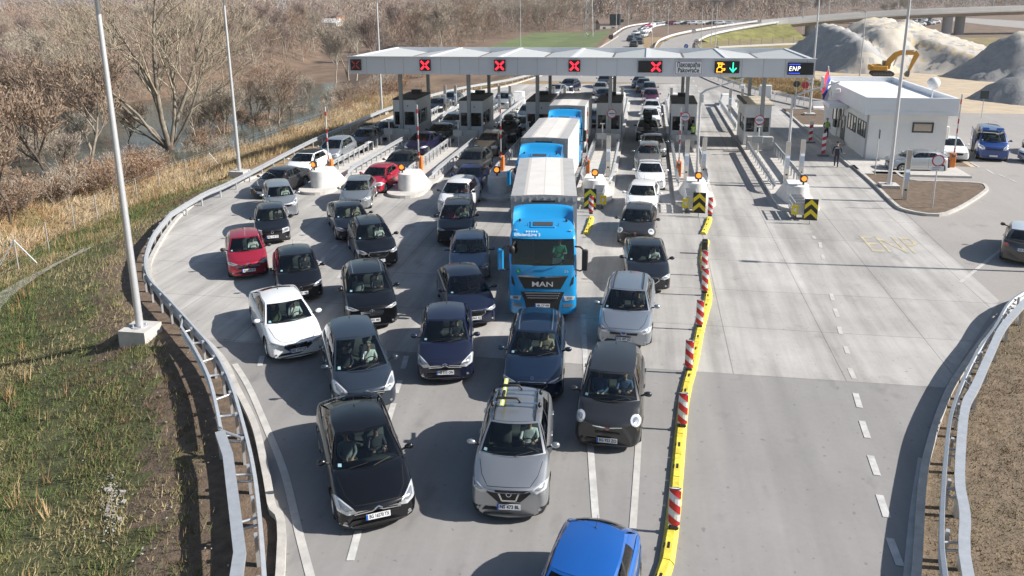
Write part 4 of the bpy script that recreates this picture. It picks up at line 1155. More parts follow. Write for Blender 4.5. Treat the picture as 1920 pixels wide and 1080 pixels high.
def plate_on(root, surf, b_, txt, far=False, back=False):
    h = surf.hit(0, b_, .05)
    if h is None: return
    m = MB(); m.box((0, 0, 0), (.53, .012, .125)); p = m.build('number_plate', PLATEW, root); p.location = h; p.rotation_euler = (R(-8), 0, PI if back else 0)
    m = MB(); m.box((-.245, -.0075, 0), (.04, .004, .12)); m.build('plate_band', PLATEB, p)
    if txt and not far: text('plate_lettering', txt, .115, (.02, -.0075, 0), (PI/2, 0, 0), INK, p, width=.44, bold=.003)

CARS = []
def car(typ, col, F, face, label, group='cars queuing at the toll plaza', far=0, lamps='sweep', grille='wide', txt=None, z=0.0, metal=.5, emblem='ring', people=(), pale=False, name='car', cat='car', world=None, body_only=False, lampmat=None, back_plate=None, **kw):
    """F: photo pixel of the foot of the front bumper; face: heading in degrees, 0 = straight at the camera along the lanes"""
    S = dict(T[typ]); S.update(kw); pm = paint(col, metal)
    if F is not None: g = G(F[0], F[1], .22+z); loc = (g.x, g.y, z)
    else: loc = (world[0], world[1], z)
    root = thing(name, label, cat, loc, R(face), group)
    Wh, L = S['W']/2, S['L']; key = None
    m = body_mesh(S); me = m.mesh('body')
    b2 = bmesh.new(); b2.from_mesh(me); bmesh.ops.recalc_face_normals(b2, faces=b2.faces); b2.to_mesh(me); b2.free()
    solid = me.copy()
    me = boolean_arches(me, S)
    b2 = bmesh.new(); b2.from_mesh(me)
    bmesh.ops.delete(b2, geom=[f for f in b2.faces if f.material_index == 2], context='FACES'); b2.to_mesh(me); b2.free()
    for p in me.polygons: p.use_smooth = True
    me.set_sharp_from_angle(angle=R(42))
    body = link('body', me, root, [pm, BLACKP])
    WS = cabin(S, root, pm, far)
    if not far: interior(S, root, pale)
    else:
        mm = MB(); mm.box((0, (S['yA']+S['yD'])/2+.25, S['zA']-.25), (Wh*1.6, S['yD']-S['yA']-.5, .06)); mm.build('cabin_floor', INTER, root)
        mm = MB()
        for x in (-Wh*.4, Wh*.4): mm.box((x, S['yA']+1.35, S['zA']+.05), (.45, .14, .55), bev=.05)
        mm.build('seat', SEATM, root)
    # wheels
    ty, ri = wheel_parts(S['r'], S.get('darkrim', False))
    for y in (S['fo'], L-S['ro']):
        for s in (-1, 1):
            q = link('wheel', ty, root); q.location = (s*(Wh-.125), y, S['r']); q.rotation_euler = (0, 0, 0 if s > 0 else PI)
            link('rim', ri, q)
    sf = Surf(solid, Wh); c_, s_ = math.cos(VIEW_E), math.sin(VIEW_E); bb = lambda zz, yy=0: zz*c_+yy*s_
    z0 = S['zf']-.035
    lp = lamp_polys_big(lamps, S)
    if lp:
        for P in (lp, mirror(lp)):
            h = sf.decal('headlight', [P], lampmat or LAMPW, root, .008)
            if not far:
                cx = sum(p[0] for p in P)/len(P); cy = sum(p[1] for p in P)/len(P)
                In = [(cx+(p[0]-cx)*.55, cy+(p[1]-cy)*.55) for p in P]
                sf.decal('reflector', [In], LAMPD, h, .012, 2)
    # grille and intakes
    dk = BLACKP
    if grille == 'wide': sf.decal('grille', [[(-.44, bb(z0-.17)), (.44, bb(z0-.17)), (.50, bb(z0-.06, .05)), (-.50, bb(z0-.06, .05))]], dk, root); gy = bb(z0-.11, .02)
    elif grille == 'hex':
        P = [(-.30, bb(z0-.24)), (.30, bb(z0-.24)), (.47, bb(z0-.13, .03)), (.44, bb(z0-.04, .06)), (-.44, bb(z0-.04, .06)), (-.47, bb(z0-.13, .03))]
        sf.decal('grille', [P], dk, root); sf.decal('grille_surround', sum([line([a, c], .022) for a, c in zip(P, P[1:]+P[:1])], []), CHROME, root, .011, 1); gy = bb(z0-.13, .03)
    elif grille == 'star':
        P = [(-.36, bb(z0-.27)), (.36, bb(z0-.27)), (.46, bb(z0-.12, .04)), (.40, bb(z0-.05, .06)), (-.40, bb(z0-.05, .06)), (-.46, bb(z0-.12, .04))]
        sf.decal('grille', [P], dk, root)
        for dz in (-.12, -.17): sf.decal('grille_bar', line([(-.42, bb(z0+dz, .03)), (.42, bb(z0+dz, .03))], .03), CHROME, root, .012, 1)
        gy = bb(z0-.15, .03)
    elif grille == 'vee':
        P = [(-.56, bb(z0-.08, .05)), (-.28, bb(z0-.30)), (.28, bb(z0-.30)), (.56, bb(z0-.08, .05)), (.5, bb(z0-.02, .07)), (-.5, bb(z0-.02, .07))]
        sf.decal('grille', [P], dk, root)
        sf.decal('grille_vee', line([(-.27, bb(z0-.05, .05)), (-.17, bb(z0-.27)), (.17, bb(z0-.27)), (.27, bb(z0-.05, .05))], .035), CHROME, root, .012, 2); gy = bb(z0-.12, .03)
    elif grille == 'chevrons':
        for dz in (0, -.055):
            sf.decal('chrome_strip', line([(-.55, bb(z0-.10+dz, .05)), (-.13, bb(z0-.085+dz, .04)), (0, bb(z0-.015+dz, .03)), (.13, bb(z0-.085+dz, .04)), (.55, bb(z0-.10+dz, .05))], .026), CHROME, root, .010, 2)
        sf.decal('grille', [[(-.5, bb(z0-.22)), (.5, bb(z0-.22)), (.5, bb(z0-.17)), (-.5, bb(z0-.17))]], dk, root, .004); gy = None
    elif grille == 'smile':
        sf.decal('chrome_strip', line([(-.42, bb(z0-.08, .04)), (0, bb(z0-.115, .02)), (.42, bb(z0-.08, .04))], .03), CHROME, root, .012, 2)
        sf.decal('grille', [[(-.36, bb(z0-.27)), (.36, bb(z0-.27)), (.36, bb(z0-.23)), (-.36, bb(z0-.23))]], dk, root); gy = bb(z0-.108, .02)
    elif grille == 'shield':
        P = [(-.10, bb(z0-.36)), (.10, bb(z0-.36)), (.17, bb(z0-.12, .02)), (.0, bb(z0-.06, .05)), (-.17, bb(z0-.12, .02))]
        sf.decal('grille', [P], dk, root); gy = bb(z0-.06, .06)
    else:
        sf.decal('grille', [[(-.46, bb(z0-.13)), (.46, bb(z0-.13)), (.5, bb(z0-.08, .04)), (-.5, bb(z0-.08, .04))]], dk, root); gy = bb(z0-.10, .03)
    if S.get('intake', 1):
        sf.decal('lower_intake', [[(-.60, bb(.255)), (.60, bb(.255)), (.70, bb(.33, .02)), (.60, bb(.41, .02)), (-.60, bb(.41, .02)), (-.70, bb(.33, .02))]], dk, root, .005)
    if not far:
        for s in (-1, 1): sf.decal('fog_lamp', [ring2(s*.76, bb(.36, .10), .045, .035, 10)], LAMPD if S.get('fog', 1) else dk, root, .009, 1)
        if S.get('lip'): sf.decal('bumper_trim', line([(-.9, bb(.33, .18)), (-.6, bb(.27, .04)), (.6, bb(.27, .04)), (.9, bb(.33, .18))], .03), CHROME, root, .009, 2)
        sf.decal('bonnet_seam', line([(-.80, bb(S['zA']-.06, S['yA']-.08)), (-.70, bb(z0+.06, .55)), (-.52, bb(z0-.0, .18)), (0, bb(z0+.03, .10)), (.52, bb(z0-.0, .18)), (.70, bb(z0+.06, .55)), (.80, bb(S['zA']-.06, S['yA']-.08))], .012), BLACK, root, .003, 3)
        if gy:
            if emblem == 'ring': sf.decal('emblem', annulus(0, gy, .062, .016), CHROME, root, .016, 1)
            if emblem == 'bolt': sf.decal('emblem', annulus(0, gy, .062, .014)+line([(-.055, gy-.02), (.02, gy+.012), (-.02, gy-.008), (.055, gy+.02)], .012), CHROME, root, .016, 1)
            if emblem == 'bar': sf.decal('emblem', annulus(0, gy, .075, .018)+line([(-.10, gy), (.10, gy)], .026), CHROME, root, .016, 1)
            if emblem == 'star': sf.decal('emblem', annulus(0, gy, .095, .018)+sum([line([(0, gy), (.095*math.cos(a)/.9, gy+.095*math.sin(a))], .02) for a in (PI/2, PI*7/6, -PI/6)], []), CHROME, root, .018, 1)
            if emblem == 'oval':
                sf.decal('emblem', [ring2(0, gy, .105, .042)], CHROME, root, .014, 1); sf.decal('emblem_field', [ring2(0, gy, .09, .032)], PLATEB, root, .018, 1)
            if emblem == 'pill': sf.decal('emblem', [ring2(0, gy, .10, .034)], mat('emblem_grey', (.3, .3, .32), .3, .6), root, .014, 1)
            if emblem == 'disc': sf.decal('emblem', [ring2(0, gy, .07, .06)], mat('emblem_red', (.4, .2, .2), .3, .5), root, .018, 1)
            if emblem == 'wing': sf.decal('emblem', annulus(0, bb(z0+.035, .16), .045, .012), CHROME, root, .012, 1)
        plate_on(root, sf, bb(S.get('pz', .465)), txt)
    else: plate_on(root, sf, bb(S.get('pz', .465)), None, True)
    # rear lamps and plate
    sr = Surf(solid, Wh, L, True); zr = S['zD']-.12; br = lambda zz, yy=0: zz*c_-yy*s_+0
    rb = lambda zz, d=0: (Vector((0, L-d, zz)) ).dot(Vector((0, -s_, c_)))
    for s in (-1, 1):
        P = [(s*.62, rb(zr-.10, .04)), (s*.94, rb(zr-.12, .12)), (s*.94, rb(zr+.06, .16)), (s*.66, rb(zr+.05, .06))]
        sr.decal('tail_lamp', [P if s > 0 else list(reversed(P))], LAMPR, root, .008, 2)
    if back_plate: plate_on(root, sr, rb(.72, .01), back_plate, False, True)
    # mirrors
    for s in (-1, 1):
        p = WS(s, .02); c = Vector((s*(Wh+.09), S['yA']+.40, S['zA']+.07)); m = MB()
        m.ico((0, 0, 0), 1, 2, scale=(.115, .075, .078)); 
        q = MB(); q.add([(v[0]+.02*s*(1-abs(v[0])/.115), v[1]*(1 if v[1] < 0 else .55), v[2]) for v in m.v], m.f, 0, True)
        q.cyl((-s*.19, .0, -.07), (-s*.06, 0, -.02), .025, .03, 6, mi=1)
        mo = q.build('wing_mirror', [BLACKP if S.get('blackmir') else pm, BLACKP], root); mo.location = c
    if not far or S.get('handles'):
        sg = .012
        bt = sf.t
        for s in (-1, 1):
            yb = S['yA']+S.get('bp', .44)*(S['yD']-S['yA'])+.05; y0, y2 = S['yA']+.22, min(S['yD']-.25, L-S['ro']-.05)
            m = MB(); zt_ = S['zA']-.05; W_ = .007
            grid = {}
            def hit(y, z):
                p, n_, i, d = bt.ray_cast(Vector((s*3, y, z)), Vector((-s, 0, 0))); return (p+Vector((s*.004, 0, 0))) if p else Vector((s*Wh, y, z))
            zs_ = list(np.linspace(.34, zt_, 8))
            for a, c in ((y0, y0), (yb, yb), (y2-.12, y2)):
                vs = []
                for k, z_ in enumerate(zs_):
                    y_ = a+(c-a)*k/7; vs += [hit(y_-W_, z_), hit(y_+W_, z_)]
                m.add(vs, [[2*k, 2*k+1, 2*k+3, 2*k+2] for k in range(7)])
            vs = []; ys_ = list(np.linspace(y0, y2-.12, 8))
            for y_ in ys_: vs += [hit(y_, .34-W_), hit(y_, .34+W_)]
            m.add(vs, [[2*k, 2*k+1, 2*k+3, 2*k+2] for k in range(7)]); m.build('door_seam', BLACK, root)
            for yy in (S['yA']+1.35, S['yA']+2.35):
                if yy > L-1.0: continue
                m = MB(); m.box((s*(Wh*.975+.005), yy, S['zA']-.20), (.035, .2, .032), bev=.01); m.build('door_handle', CHROME if S.get('chromeh') else pm, root)
    bpy.data.meshes.remove(solid)
    for i, pp in enumerate(people):
        if not pp: continue
        shirt, lab, hm = pp[0], pp[1], (pp[2] if len(pp) > 2 else HAIRD)
        sp = Vector(S['_seat'][i]); sp.rotate(Matrix.Rotation(R(face), 3, 'Z'))
        seated(shirt, lab, (root.location.x+sp.x, root.location.y+sp.y, sp.z+z), R(face), hm, drive=(i == 0), scale=.88, glasses=(len(pp) > 3))
    CARS.append(root); S['_WS'] = WS
    return root, S
BLK = (.006, .006, .0075); NAVY = (.012, .016, .045); SIL = (.44, .46, .48); WHT = (.78, .79, .80); GRY = (.030, .031, .034); DGR = (.022, .024, .028)
RD = (.36, .012, .035); BLU = (.016, .15, .56); TAN = (.16, .135, .10); STL = (.13, .18, .25); SLT = (.050, .070, .098); PUR = (.13, .015, .06)
c_wh = cloth('white', (.62, .63, .62)); c_gn = cloth('green', (.05, .42, .22)); c_dk = cloth('dark', (.03, .032, .04)); c_gy = cloth('grey', (.22, .23, .24)); c_pk = cloth('pink', (.55, .06, .14)); c_bl = cloth('blue', (.08, .13, .25)); c_bg = cloth('beige', (.36, .30, .22)); c_rd = cloth('brick', (.30, .09, .07)); c_ol = cloth('olive', (.07, .085, .05))
# front rows ---------------------------------------------------------------
car('fastback', BLK, (712, 985), 29, 'black saloon with white headlamps nearest the left edge, at the front of the queue', lamps='big', grille='chevrons', txt='BG 16570 TX', L=4.78, lip=1,
    people=[(c_dk, 'driver in dark top at the wheel of the foremost black saloon'), (c_gy, 'passenger in grey top in the foremost black saloon')], chromeh=0)
r, S = car('suv', (.40, .415, .43), (953, 970), 5, 'silver crossover with a roof rack and ski carrier, at the front of the middle row', lamps='sweep', grille='vee', txt='NS 473 BL', metal=.75, rails=2, cladding=1, L=4.38, W=1.81, H=1.59, zf=0.91, pale=False,
    people=[(c_wh, 'driver in white T-shirt behind the windscreen of the silver crossover with ski carrier')])
rk = thing('ski_carrier', 'roof bars with black ski clamps and one yellow and white ski on the silver crossover', 'roof rack', r.location, r.rotation_euler.z)
m = MB()
zt = S['H']+.10
for y in (2.45, 3.1): m.box((0, y, zt-.02), (1.16, .06, .03))
m.build('crossbar', CHROME, rk)
for y in (2.5, 3.16):
    m = MB(); m.tube([(-.5, y, zt+.05), (-.42, y, zt+.09), (.02, y, zt+.09), (.10, y, zt+.0)], .032, 8); m.build('clamp', BLACKP, rk)
for sx in (-1, 1):
    for y in (2.45, 3.1): m = MB(); m.box((sx*.585, y, zt-.05), (.09, .13, .12), bev=.03); m.build('bar_foot', BLACKP, rk)
m = MB(); P = [(-.33, 2.15, zt+.055), (-.33, 2.3, zt+.04), (-.33, 2.9, zt+.03), (-.33, 3.3, zt+.03), (-.33, 3.55, zt+.06)]
m.sweep(P, [(-.05, 0), (-.05, .018), (.05, .018), (.05, 0)], 0); m.sweep([(p[0], p[1], p[2]+.019) for p in P], [(-.018, 0), (-.018, .004), (.018, .004), (.018, 0)], 1); m.box((-.33, 2.75, zt+.075), (.08, .3, .06), mi=2, bev=.02); m.build('ski', [mat('ski_yellow', (.62, .66, .10), .4), WHITE, BLACKP], rk)
car('egg', GRY, (1137, 838), -1.5, 'dark grey rounded compact MPV with oval headlamps beside the yellow kerb', lamps='oval', grille='smile', emblem='disc', txt='BG 923 ZO', metal=.35, fog=0, pz=.40, rails=0,
    people=[(c_bl, 'driver in dark blue top in the dark grey compact MPV'), (c_bl, 'passenger with folded hands in the dark grey compact MPV', HAIRG)])
car('small', BLU, None, -8.5, 'bright blue hatchback cut off by the bottom edge of the picture', world=(-1.12, 10.35), lamps='sweep', W=1.72, H=1.45,
    people=[(c_gy, 'driver inside the bright blue hatchback')])
car('mpv', SLT, (690, 768), 28, 'slate blue people carrier with huge windscreen behind the foremost black saloon', lamps='tear', grille='chevrons', txt='BG 478 CC', metal=.6, roofmat=None, yB=2.05, emblem='none',
    people=[(c_wh, 'driver in white shirt in the slate blue people carrier', HAIRG), (c_dk, 'passenger in dark dress in the slate blue people carrier', mat('red_hair', (.16, .05, .03), .7))])
car('hatch', NAVY, (835, 712), 13, 'midnight blue hatchback with double chevron chrome grille in the middle of the front rows', lamps='big', grille='chevrons', txt='NS 515 ON', lip=1, metal=.4,
    people=[(c_dk, 'driver in black top in the midnight blue hatchback')])
car('wagon', (.012, .028, .065), (997, 747), 5, 'dark blue estate with chrome roof rails and upright slatted grille in front of the truck', lamps='slim', grille='hex', emblem='wing', txt='BG 204 KV', rails=1, pale=False, nose=.70,
    people=[(c_bg, 'driver in beige jacket in the dark blue estate before the truck'), (c_gy, 'front passenger in grey in the dark blue estate before the truck')])
car('fastback', WHT, (562, 668), 36, 'white fastback saloon turning near the left kerb', lamps='slim', grille='hex', emblem='bolt', txt='BG 1777 LP', metal=0, H=1.45,
    people=[(c_wh, 'driver reading a paper in the white fastback saloon'), (c_ol, 'passenger in olive top in the white fastback saloon')])
car('suv', BLK, (700, 612), 24, 'black SUV with silver roof rails and a star badge on its grille', lamps='slim', grille='star', emblem='star', txt='BG 902 MB', rails=1, lip=1, L=4.65, W=1.88, zf=0.93,
    people=[(c_dk, 'driver in dark jacket in the black SUV with star badge'), (c_gy, 'passenger in light grey top in the black SUV with star badge')])
car('wagon', (.34, .38, .43), (1168, 648), -2, 'silver estate with an oval blue badge next to the yellow kerb', lamps='sweep', grille='slim', emblem='oval', txt='KG 187 GG', metal=.7, L=4.83, W=1.88, H=1.51, rails=2,
    people=[(c_dk, 'driver in dark top in the silver estate with oval badge'), (c_dk, 'passenger in dark top in the silver estate with oval badge')])
car('hatch', (.014, .022, .055), (890, 608), 22, 'dark blue hatchback tucked between the midnight blue hatchback and the truck', lamps='slim', grille='hex', emblem='none', txt='VA 062 KJ', aerial=1,
    people=[(c_rd, 'driver in brick red top in the dark blue hatchback by the truck'), (c_dk, 'passenger in black in the dark blue hatchback by the truck')])
car('hatch', BLK, (566, 560), 29, 'black hatchback with one orange fog lamp right behind the white fastback', lamps='sweep', grille='wide', txt='CA 091 MP', H=1.5,
    people=[(c_dk, 'driver with raised hand in the black hatchback behind the white fastback')])
car('small', RD, (468, 516), 31, 'raspberry red hatchback in the outer left queue', lamps='slim', grille='chevrons', txt='BG 1694 RI', metal=.3, blackmir=1, cladding=1, H=1.49, intake=1,
    people=[(c_wh, 'driver in white sleeves in the raspberry red hatchback')])
car('suv', BLK, (712, 498), 28, 'black SUV with a tiger nosed chrome grille behind the star badged SUV', lamps='sweep', grille='hex', emblem='pill', txt='KV 033 ZX', rails=2, zf=0.89,
    people=[(c_wh, 'driver with a map in the black SUV with chrome ringed grille')])
car('small', (.013, .014, .02), (512, 452), 27, 'small black hatchback behind the raspberry red hatchback', lamps='block', grille='slim', txt='BG 1147 CI', pale=True,
    people=[(c_dk, 'driver in the small black hatchback with pale seats')])
car('egg', (.42, .45, .48), (532, 405), 31, 'small silver high roofed hatchback below the leftmost white block', lamps='tear', grille='slim', txt='BG 551 PN', L=3.7, H=1.60, W=1.72, zf=0.91, metal=.7, blackmir=0,
    people=[(c_wh, 'driver in white in the small silver high roofed hatchback')])
car('sedan', (.060, .058, .060), (487, 368), -6, 'dark grey saloon hugging the left guardrail', lamps='sweep', grille='hex', emblem='none', txt=None, metal=.6, people=[(c_dk, 'driver in the dark grey saloon by the left guardrail')])
car('suv', WHT, (550, 335), -2, 'white crossover with dark roof behind the leftmost white block', lamps='sweep', grille='slim', metal=0, H=1.6, roofmat=BLACKP)
car('mpv', (.46, .49, .52), (610, 305), 0, 'silver people carrier behind the white crossover in the outer left queue', lamps='block', grille='slim', metal=.7)
r, S = car('suv', (.012, .014, .024), (672, 283), 3, 'black crossover with roof bars in the outer left queue', lamps='sweep', grille='wide', emblem='ring', rails=2)
rk = thing('roof_bars', 'black roof bars with ski holder on the black crossover in the outer left queue', 'roof rack', r.location, r.rotation_euler.z)
m = MB()
for y in (2.2, 3.0): m.box((0, y, S['H']+.10), (1.2, .07, .04)); m.box((-.1, y, S['H']+.16), (.8, .09, .06), bev=.02); m.box((-.58, y, S['H']+.03), (.06, .1, .14)); m.box((.58, y, S['H']+.03), (.06, .1, .14))
m.build('bars', BLACKP, rk)
car('hatch', DGR, (714, 262), 0, 'dark hatchback just left of the leftmost booth', far=1)
car('hatch', BLK, (812, 211), 0, 'black hatchback behind the leftmost booth, nearer of two', far=1); car('hatch', (.02, .028, .05), (840, 198), 0, 'dark blue hatchback behind the leftmost booth, farther of two', far=1)
# second queue
car('sedan', (.014, .016, .026), (668, 447), 29, 'black low coupe-like saloon behind the black SUV', lamps='sweep', grille='slim', H=1.39, pale=True, people=[(c_bg, 'driver in the black low saloon')])
car('hatch', (.36, .39, .41), (664, 391), 13, 'silver hatchback between the two left white blocks', lamps='sweep', grille='hex', emblem='none', metal=.7, people=[(c_bg, 'driver in the silver hatchback between the white blocks')])
car('small', RD, (690, 360), -2, 'small red hatchback left of the second white block', lamps='block', grille='slim', metal=.1, people=[(c_dk, 'driver in the small red hatchback')])
car('hatch', (.022, .028, .035), (735, 331), 0, 'dark hatchback behind the small red one in the second queue', lamps='sweep', grille='wide', far=1)
car('sedan', (.016, .014, .06), (775, 288), -4, 'indigo saloon between the first two booths', lamps='sweep', grille='slim', far=1)
car('sedan', BLK, (812, 268), -2, 'black saloon behind the indigo one in the second queue', far=1)
car('wagon', (.10, .105, .11), (840, 246), 0, 'grey estate beside the second booth', far=1); car('hatch', (.05, .07, .09), (874, 226), 0, 'teal grey hatchback half hidden behind the second booth', far=1)
# third queue
car('suv', (.014, .015, .02), (853, 456), 10, 'black SUV with bright lamps left of the truck', lamps='slim', grille='slim', txt='BG 770 AS', H=1.66, people=[(c_gy, 'driver in the black SUV left of the truck'), (c_pk, 'passenger in pink in the black SUV left of the truck')])
car('hatch', STL, (880, 523), 12, 'steel blue hatchback right beside the front truck cab', lamps='sweep', grille='slim', txt=None, metal=.6, emblem='none', H=1.44, people=[(c_bg, 'driver in the steel blue hatchback beside the truck'), (c_wh, 'passenger in white in the steel blue hatchback beside the truck')])
car('egg', WHT, (846, 400), 0, 'white small MPV behind the black SUV left of the truck', lamps='block', metal=0, blackmir=1, people=[(c_rd, 'driver in red in the white small MPV')])
car('sedan', (.018, .035, .17), (870, 364), 2, 'royal blue saloon left of the third white block', metal=.5, far=1)
car('wagon', (.055, .055, .05), (872, 328), -2, 'dark olive grey estate behind the royal blue saloon', far=1)
car('suv', TAN, (908, 291), -3, 'tan SUV in the third queue', lamps='block', grille='slim', rails=1, far=1)
r, S = car('suv', BLK, (945, 266), 0, 'black SUV with roof box in the third queue', far=1, rails=2)
rb_ = thing('roof_box', 'glossy black roof box on the black SUV of the third queue', 'roof box', r.location, r.rotation_euler.z)
m = MB(); m.loft([[(x*w_, y, S['H']+.1+z*h_) for x, z in [(-1, 0), (-.9, .7), (-.5, 1), (.5, 1), (.9, .7), (1, 0)]] for y, w_, h_ in [(1.5, .2, .1), (1.75, .38, .26), (2.3, .42, .38), (3.3, .42, .38), (3.6, .36, .26), (3.7, .2, .1)]], 0, True, True); m.build('box', mat('gloss_black', (.012, .012, .012), .2, coat=1), rb_)
m = MB()
for y in (2.2, 3.2): m.box((0, y, S['H']+.07), (1.1, .06, .05))
m.build('bar', BLACKP, rb_)
car('sedan', BLK, (975, 252), 0, 'black saloon at the third booth with a lit fog lamp', far=1); car('hatch', (.07, .10, .11), (985, 226), 0, 'grey green hatchback behind the black saloon at the third booth', far=1)
car('suv', (.40, .42, .44), (938, 204), 0, 'silver SUV far behind the second booth', far=1, H=1.75)
car('van', WHT, (1003, 222), 0, 'white van far behind the third booth', metal=0, far=1, lamps='block')
car('sedan', (.35, .36, .38), (1032, 181), -12, 'silver saloon behind the white van', far=1); car('suv', NAVY, (1058, 172), -12, 'dark blue SUV farthest behind the third booth', far=1)
# truck queue, behind the trucks
car('hatch', (.05, .06, .09), (1112, 236), 0, 'blue grey car just behind the last truck trailer', far=1)
car('sedan', (.012, .016, .022), (1130, 191), 0, 'dark saloon behind the fourth booth', far=1); car('hatch', (.28, .28, .29), (1124, 177), 0, 'light grey car behind the dark saloon past the fourth booth', far=1); car('suv', DGR, (1132, 163), 0, 'dark SUV under the canopy edge behind the light grey car', far=1)
# right queue
car('sedan', (.014, .016, .022), (1215, 543), 3, 'black saloon with slatted grille by the gap in the yellow kerb', lamps='sweep', grille='hex', emblem='none', txt=None, L=4.69, pale=False, people=[(c_wh, 'driver in white in the black saloon by the gap in the yellow kerb')])
car('hatch', (.022, .022, .023), (1190, 457), -3, 'matt black hatchback with pale round lamps and shield grille', lamps='oval', grille='shield', emblem='disc', txt=None, metal=.1, L=4.35, people=[(c_dk, 'driver in the matt black hatchback'), (c_dk, 'passenger in the matt black hatchback')])
car('hatch', WHT, (1200, 402), -3, 'white hatchback first in line behind the matt black one', lamps='sweep', grille='slim', metal=0, people=[(c_bg, 'driver in the first white hatchback')])
car('sedan', (.74, .75, .76), (1220, 354), 2, 'white saloon second behind the matt black hatchback', lamps='sweep', grille='wide', metal=0, people=[(c_dk, 'driver in the white saloon')])
car('wagon', (.30, .31, .32), (1213, 315), -2, 'silver grey estate next behind the white saloon', lamps='sweep', grille='slim', metal=.7, people=[(c_bg, 'driver in the silver grey estate')])
car('sedan', (.34, .35, .35), (1227, 293), 3, 'silver saloon before the fifth booth', metal=.7, far=1)
r, S = car('suv', BLK, (1213, 263), -1, 'black SUV with a tall dark bundle on its roof', far=1, L=4.5)
q = thing('roof_load', 'tall dark bundle tied on the roof of the black SUV by the booths', 'roof load', (r.location.x, r.location.y+1.9, S['H']-.02)); m = MB()
m.loft([[(x*w_, y*w_+.3, z) for x, y in [(-1, -1.6), (-1.1, 0), (-1, 1.6), (1, 1.6), (1.1, 0), (1, -1.6)]] for z, w_ in [(0, .30), (.12, .34), (.42, .32), (.55, .24), (.6, .14)]], 0, True, True); m.build('bundle', mat('dark_tarp', (.015, .015, .017), .6), q)
car('wagon', WHT, (1220, 236), 2, 'white estate behind the black SUV with roof bundle', metal=0, far=1, H=1.6); car('hatch', (.70, .71, .73), (1222, 216), 0, 'white hatchback behind the white estate past the booths', metal=0, far=1)
car('mpv', PUR, (1220, 194), 0, 'plum coloured people carrier behind the booths', lamps='block', far=1, H=1.6)
car('mpv', (.05, .07, .11), (1217, 180), 0, 'blue grey people carrier behind the plum coloured one', far=1); car('suv', DGR, (1206, 172), 0, 'dark SUV behind the blue grey people carrier', far=1); car('hatch', (.05, .06, .10), (1196, 164), -4, 'small slate car farthest under the canopy in the right queue', far=1)
# by the white building
gp = 'vehicles by the white building'
r, S = car('van', (.012, .055, .24), (1862, 298), -14, 'blue police van with an open side door', group=gp, name='van', cat='van', lamps='tear', grille='slim', emblem='none', metal=.3, cladding=1, zf=1.03, W=2.0)
m = MB(); m.box((0, 0, 0), (.5, .3, .05)); m.box((0, 0, .05), (.42, .24, .07), bev=.02)
for k, (xx, yy) in enumerate([(-.45, 1.9), (.45, 1.9)]):
    q = link('roof_light', m.mesh('roof_light'), r); q.data.materials.append(mat('beacon_blue', (.05, .15, .5), .2, coat=1)); q.location = (xx, yy, 2.07)
m = MB(); m.box((-1.005, 2.35, 1.10), (.02, 1.1, 1.45)); m.build('door_opening', BLACK, r)
m = MB(); m.box((-1.04, 3.55, 1.1), (.04, 1.15, 1.5), bev=.02); m.build('sliding_door', paint((.012, .055, .24), .3), r)
m = MB(); m.box((-1.065, 3.6, 1.1), (.006, .8, .16)); m.build('stripe', WHITE, r)
car('hatch', (.08, .085, .09), None, -160, 'dark grey hatchback parked behind the blue police van', world=(28.6, 64.5), group=gp, far=1)
car('hatch', WHT, None, -90, 'white car cut off by the right edge beside the police van', world=(25.9, 59.4), group=gp, metal=0, far=1)
car('sedan', (.72, .74, .76), (1793, 299), -6, 'white saloon half hidden behind the orange barrier cabinet', group=gp, metal=0, far=0, lamps='sweep', grille='wide')
car('small', (.50, .52, .55), None, -87, 'silver three door hatchback parked side on at the white building', world=(15.95, 55.2), group=gp, metal=.7, L=3.85, W=1.65, H=1.43, bp=.52, lamps='big')
r, S = car('hatch', (.07, .065, .058), None, 155, 'dark bronze police hatchback seen from behind at the right edge', world=(18.0, 39.3), group=gp, txt=None, back_plate='CA 154 NL', roofmat=paint((.55, .60, .66), .2), metal=.4)
m = MB(); m.cyl((.0, 0, 0), (0, 0, .1), .09, .07, 10); q = m.build('beacon', mat('beacon_blue', (.05, .15, .5), .2, coat=1), r); q.location = (-.1, 2.3, S['H']-.02)

# far queue on the ramp: smaller than a thumbnail, so no cabins are fitted out
FARC = [(1214, 50, 'white'), (1221, 46, 'dark'), (1206, 52, 'red'), (1198, 57, 'steel'), (1202, 62, 'white'), (1188, 66, 'pale'), (1180, 77, 'black'), (1192, 74, 'grey'), (1187, 88, 'black'), (1197, 83, 'dark'), (1203, 70, 'pale'), (1193, 79, 'steel')]
fcol = dict(white=WHT, dark=DGR, red=(.3, .01, .08), steel=(.25, .28, .3), pale=(.55, .57, .58), black=BLK, grey=GRY)
def far_car(typ, col, x, y, z, ang, label, group='far cars on the ramp'):
    key = (typ, col)
    if key not in _FC:
        S = dict(T[typ]); m = body_mesh(S, False); m.m = [0 if q != 1 else 1 for q in m.m]; _FC[key] = (S, m.mesh('body'))
        me = _FC[key][1]; me.materials.append(paint(col, .1 if col[0] > .5 else .5)); me.materials.append(BLACKP)
        r = thing('car', label, 'car', (x, y, z), ang, group); link('body', me, r); cabin(S, r, me.materials[0], 1)
        for yy in (S['fo'], S['L']-S['ro']):
            m = MB(); m.cyl((-S['W']/2, yy, S['r']), (S['W']/2, yy, S['r']), S['r'], n=14); m.build('wheel', RUBBER, r)
        _FC[key] = r; return r
    s = _FC[key]; r = s.copy(); COL.objects.link(r); r.location = (x, y, z); r.rotation_euler = (0, 0, ang); tag(r, label, 'car', group)
    for ch in list(s.children):
        c = ch.copy(); COL.objects.link(c); c.parent = r
    return r
_FC = {}
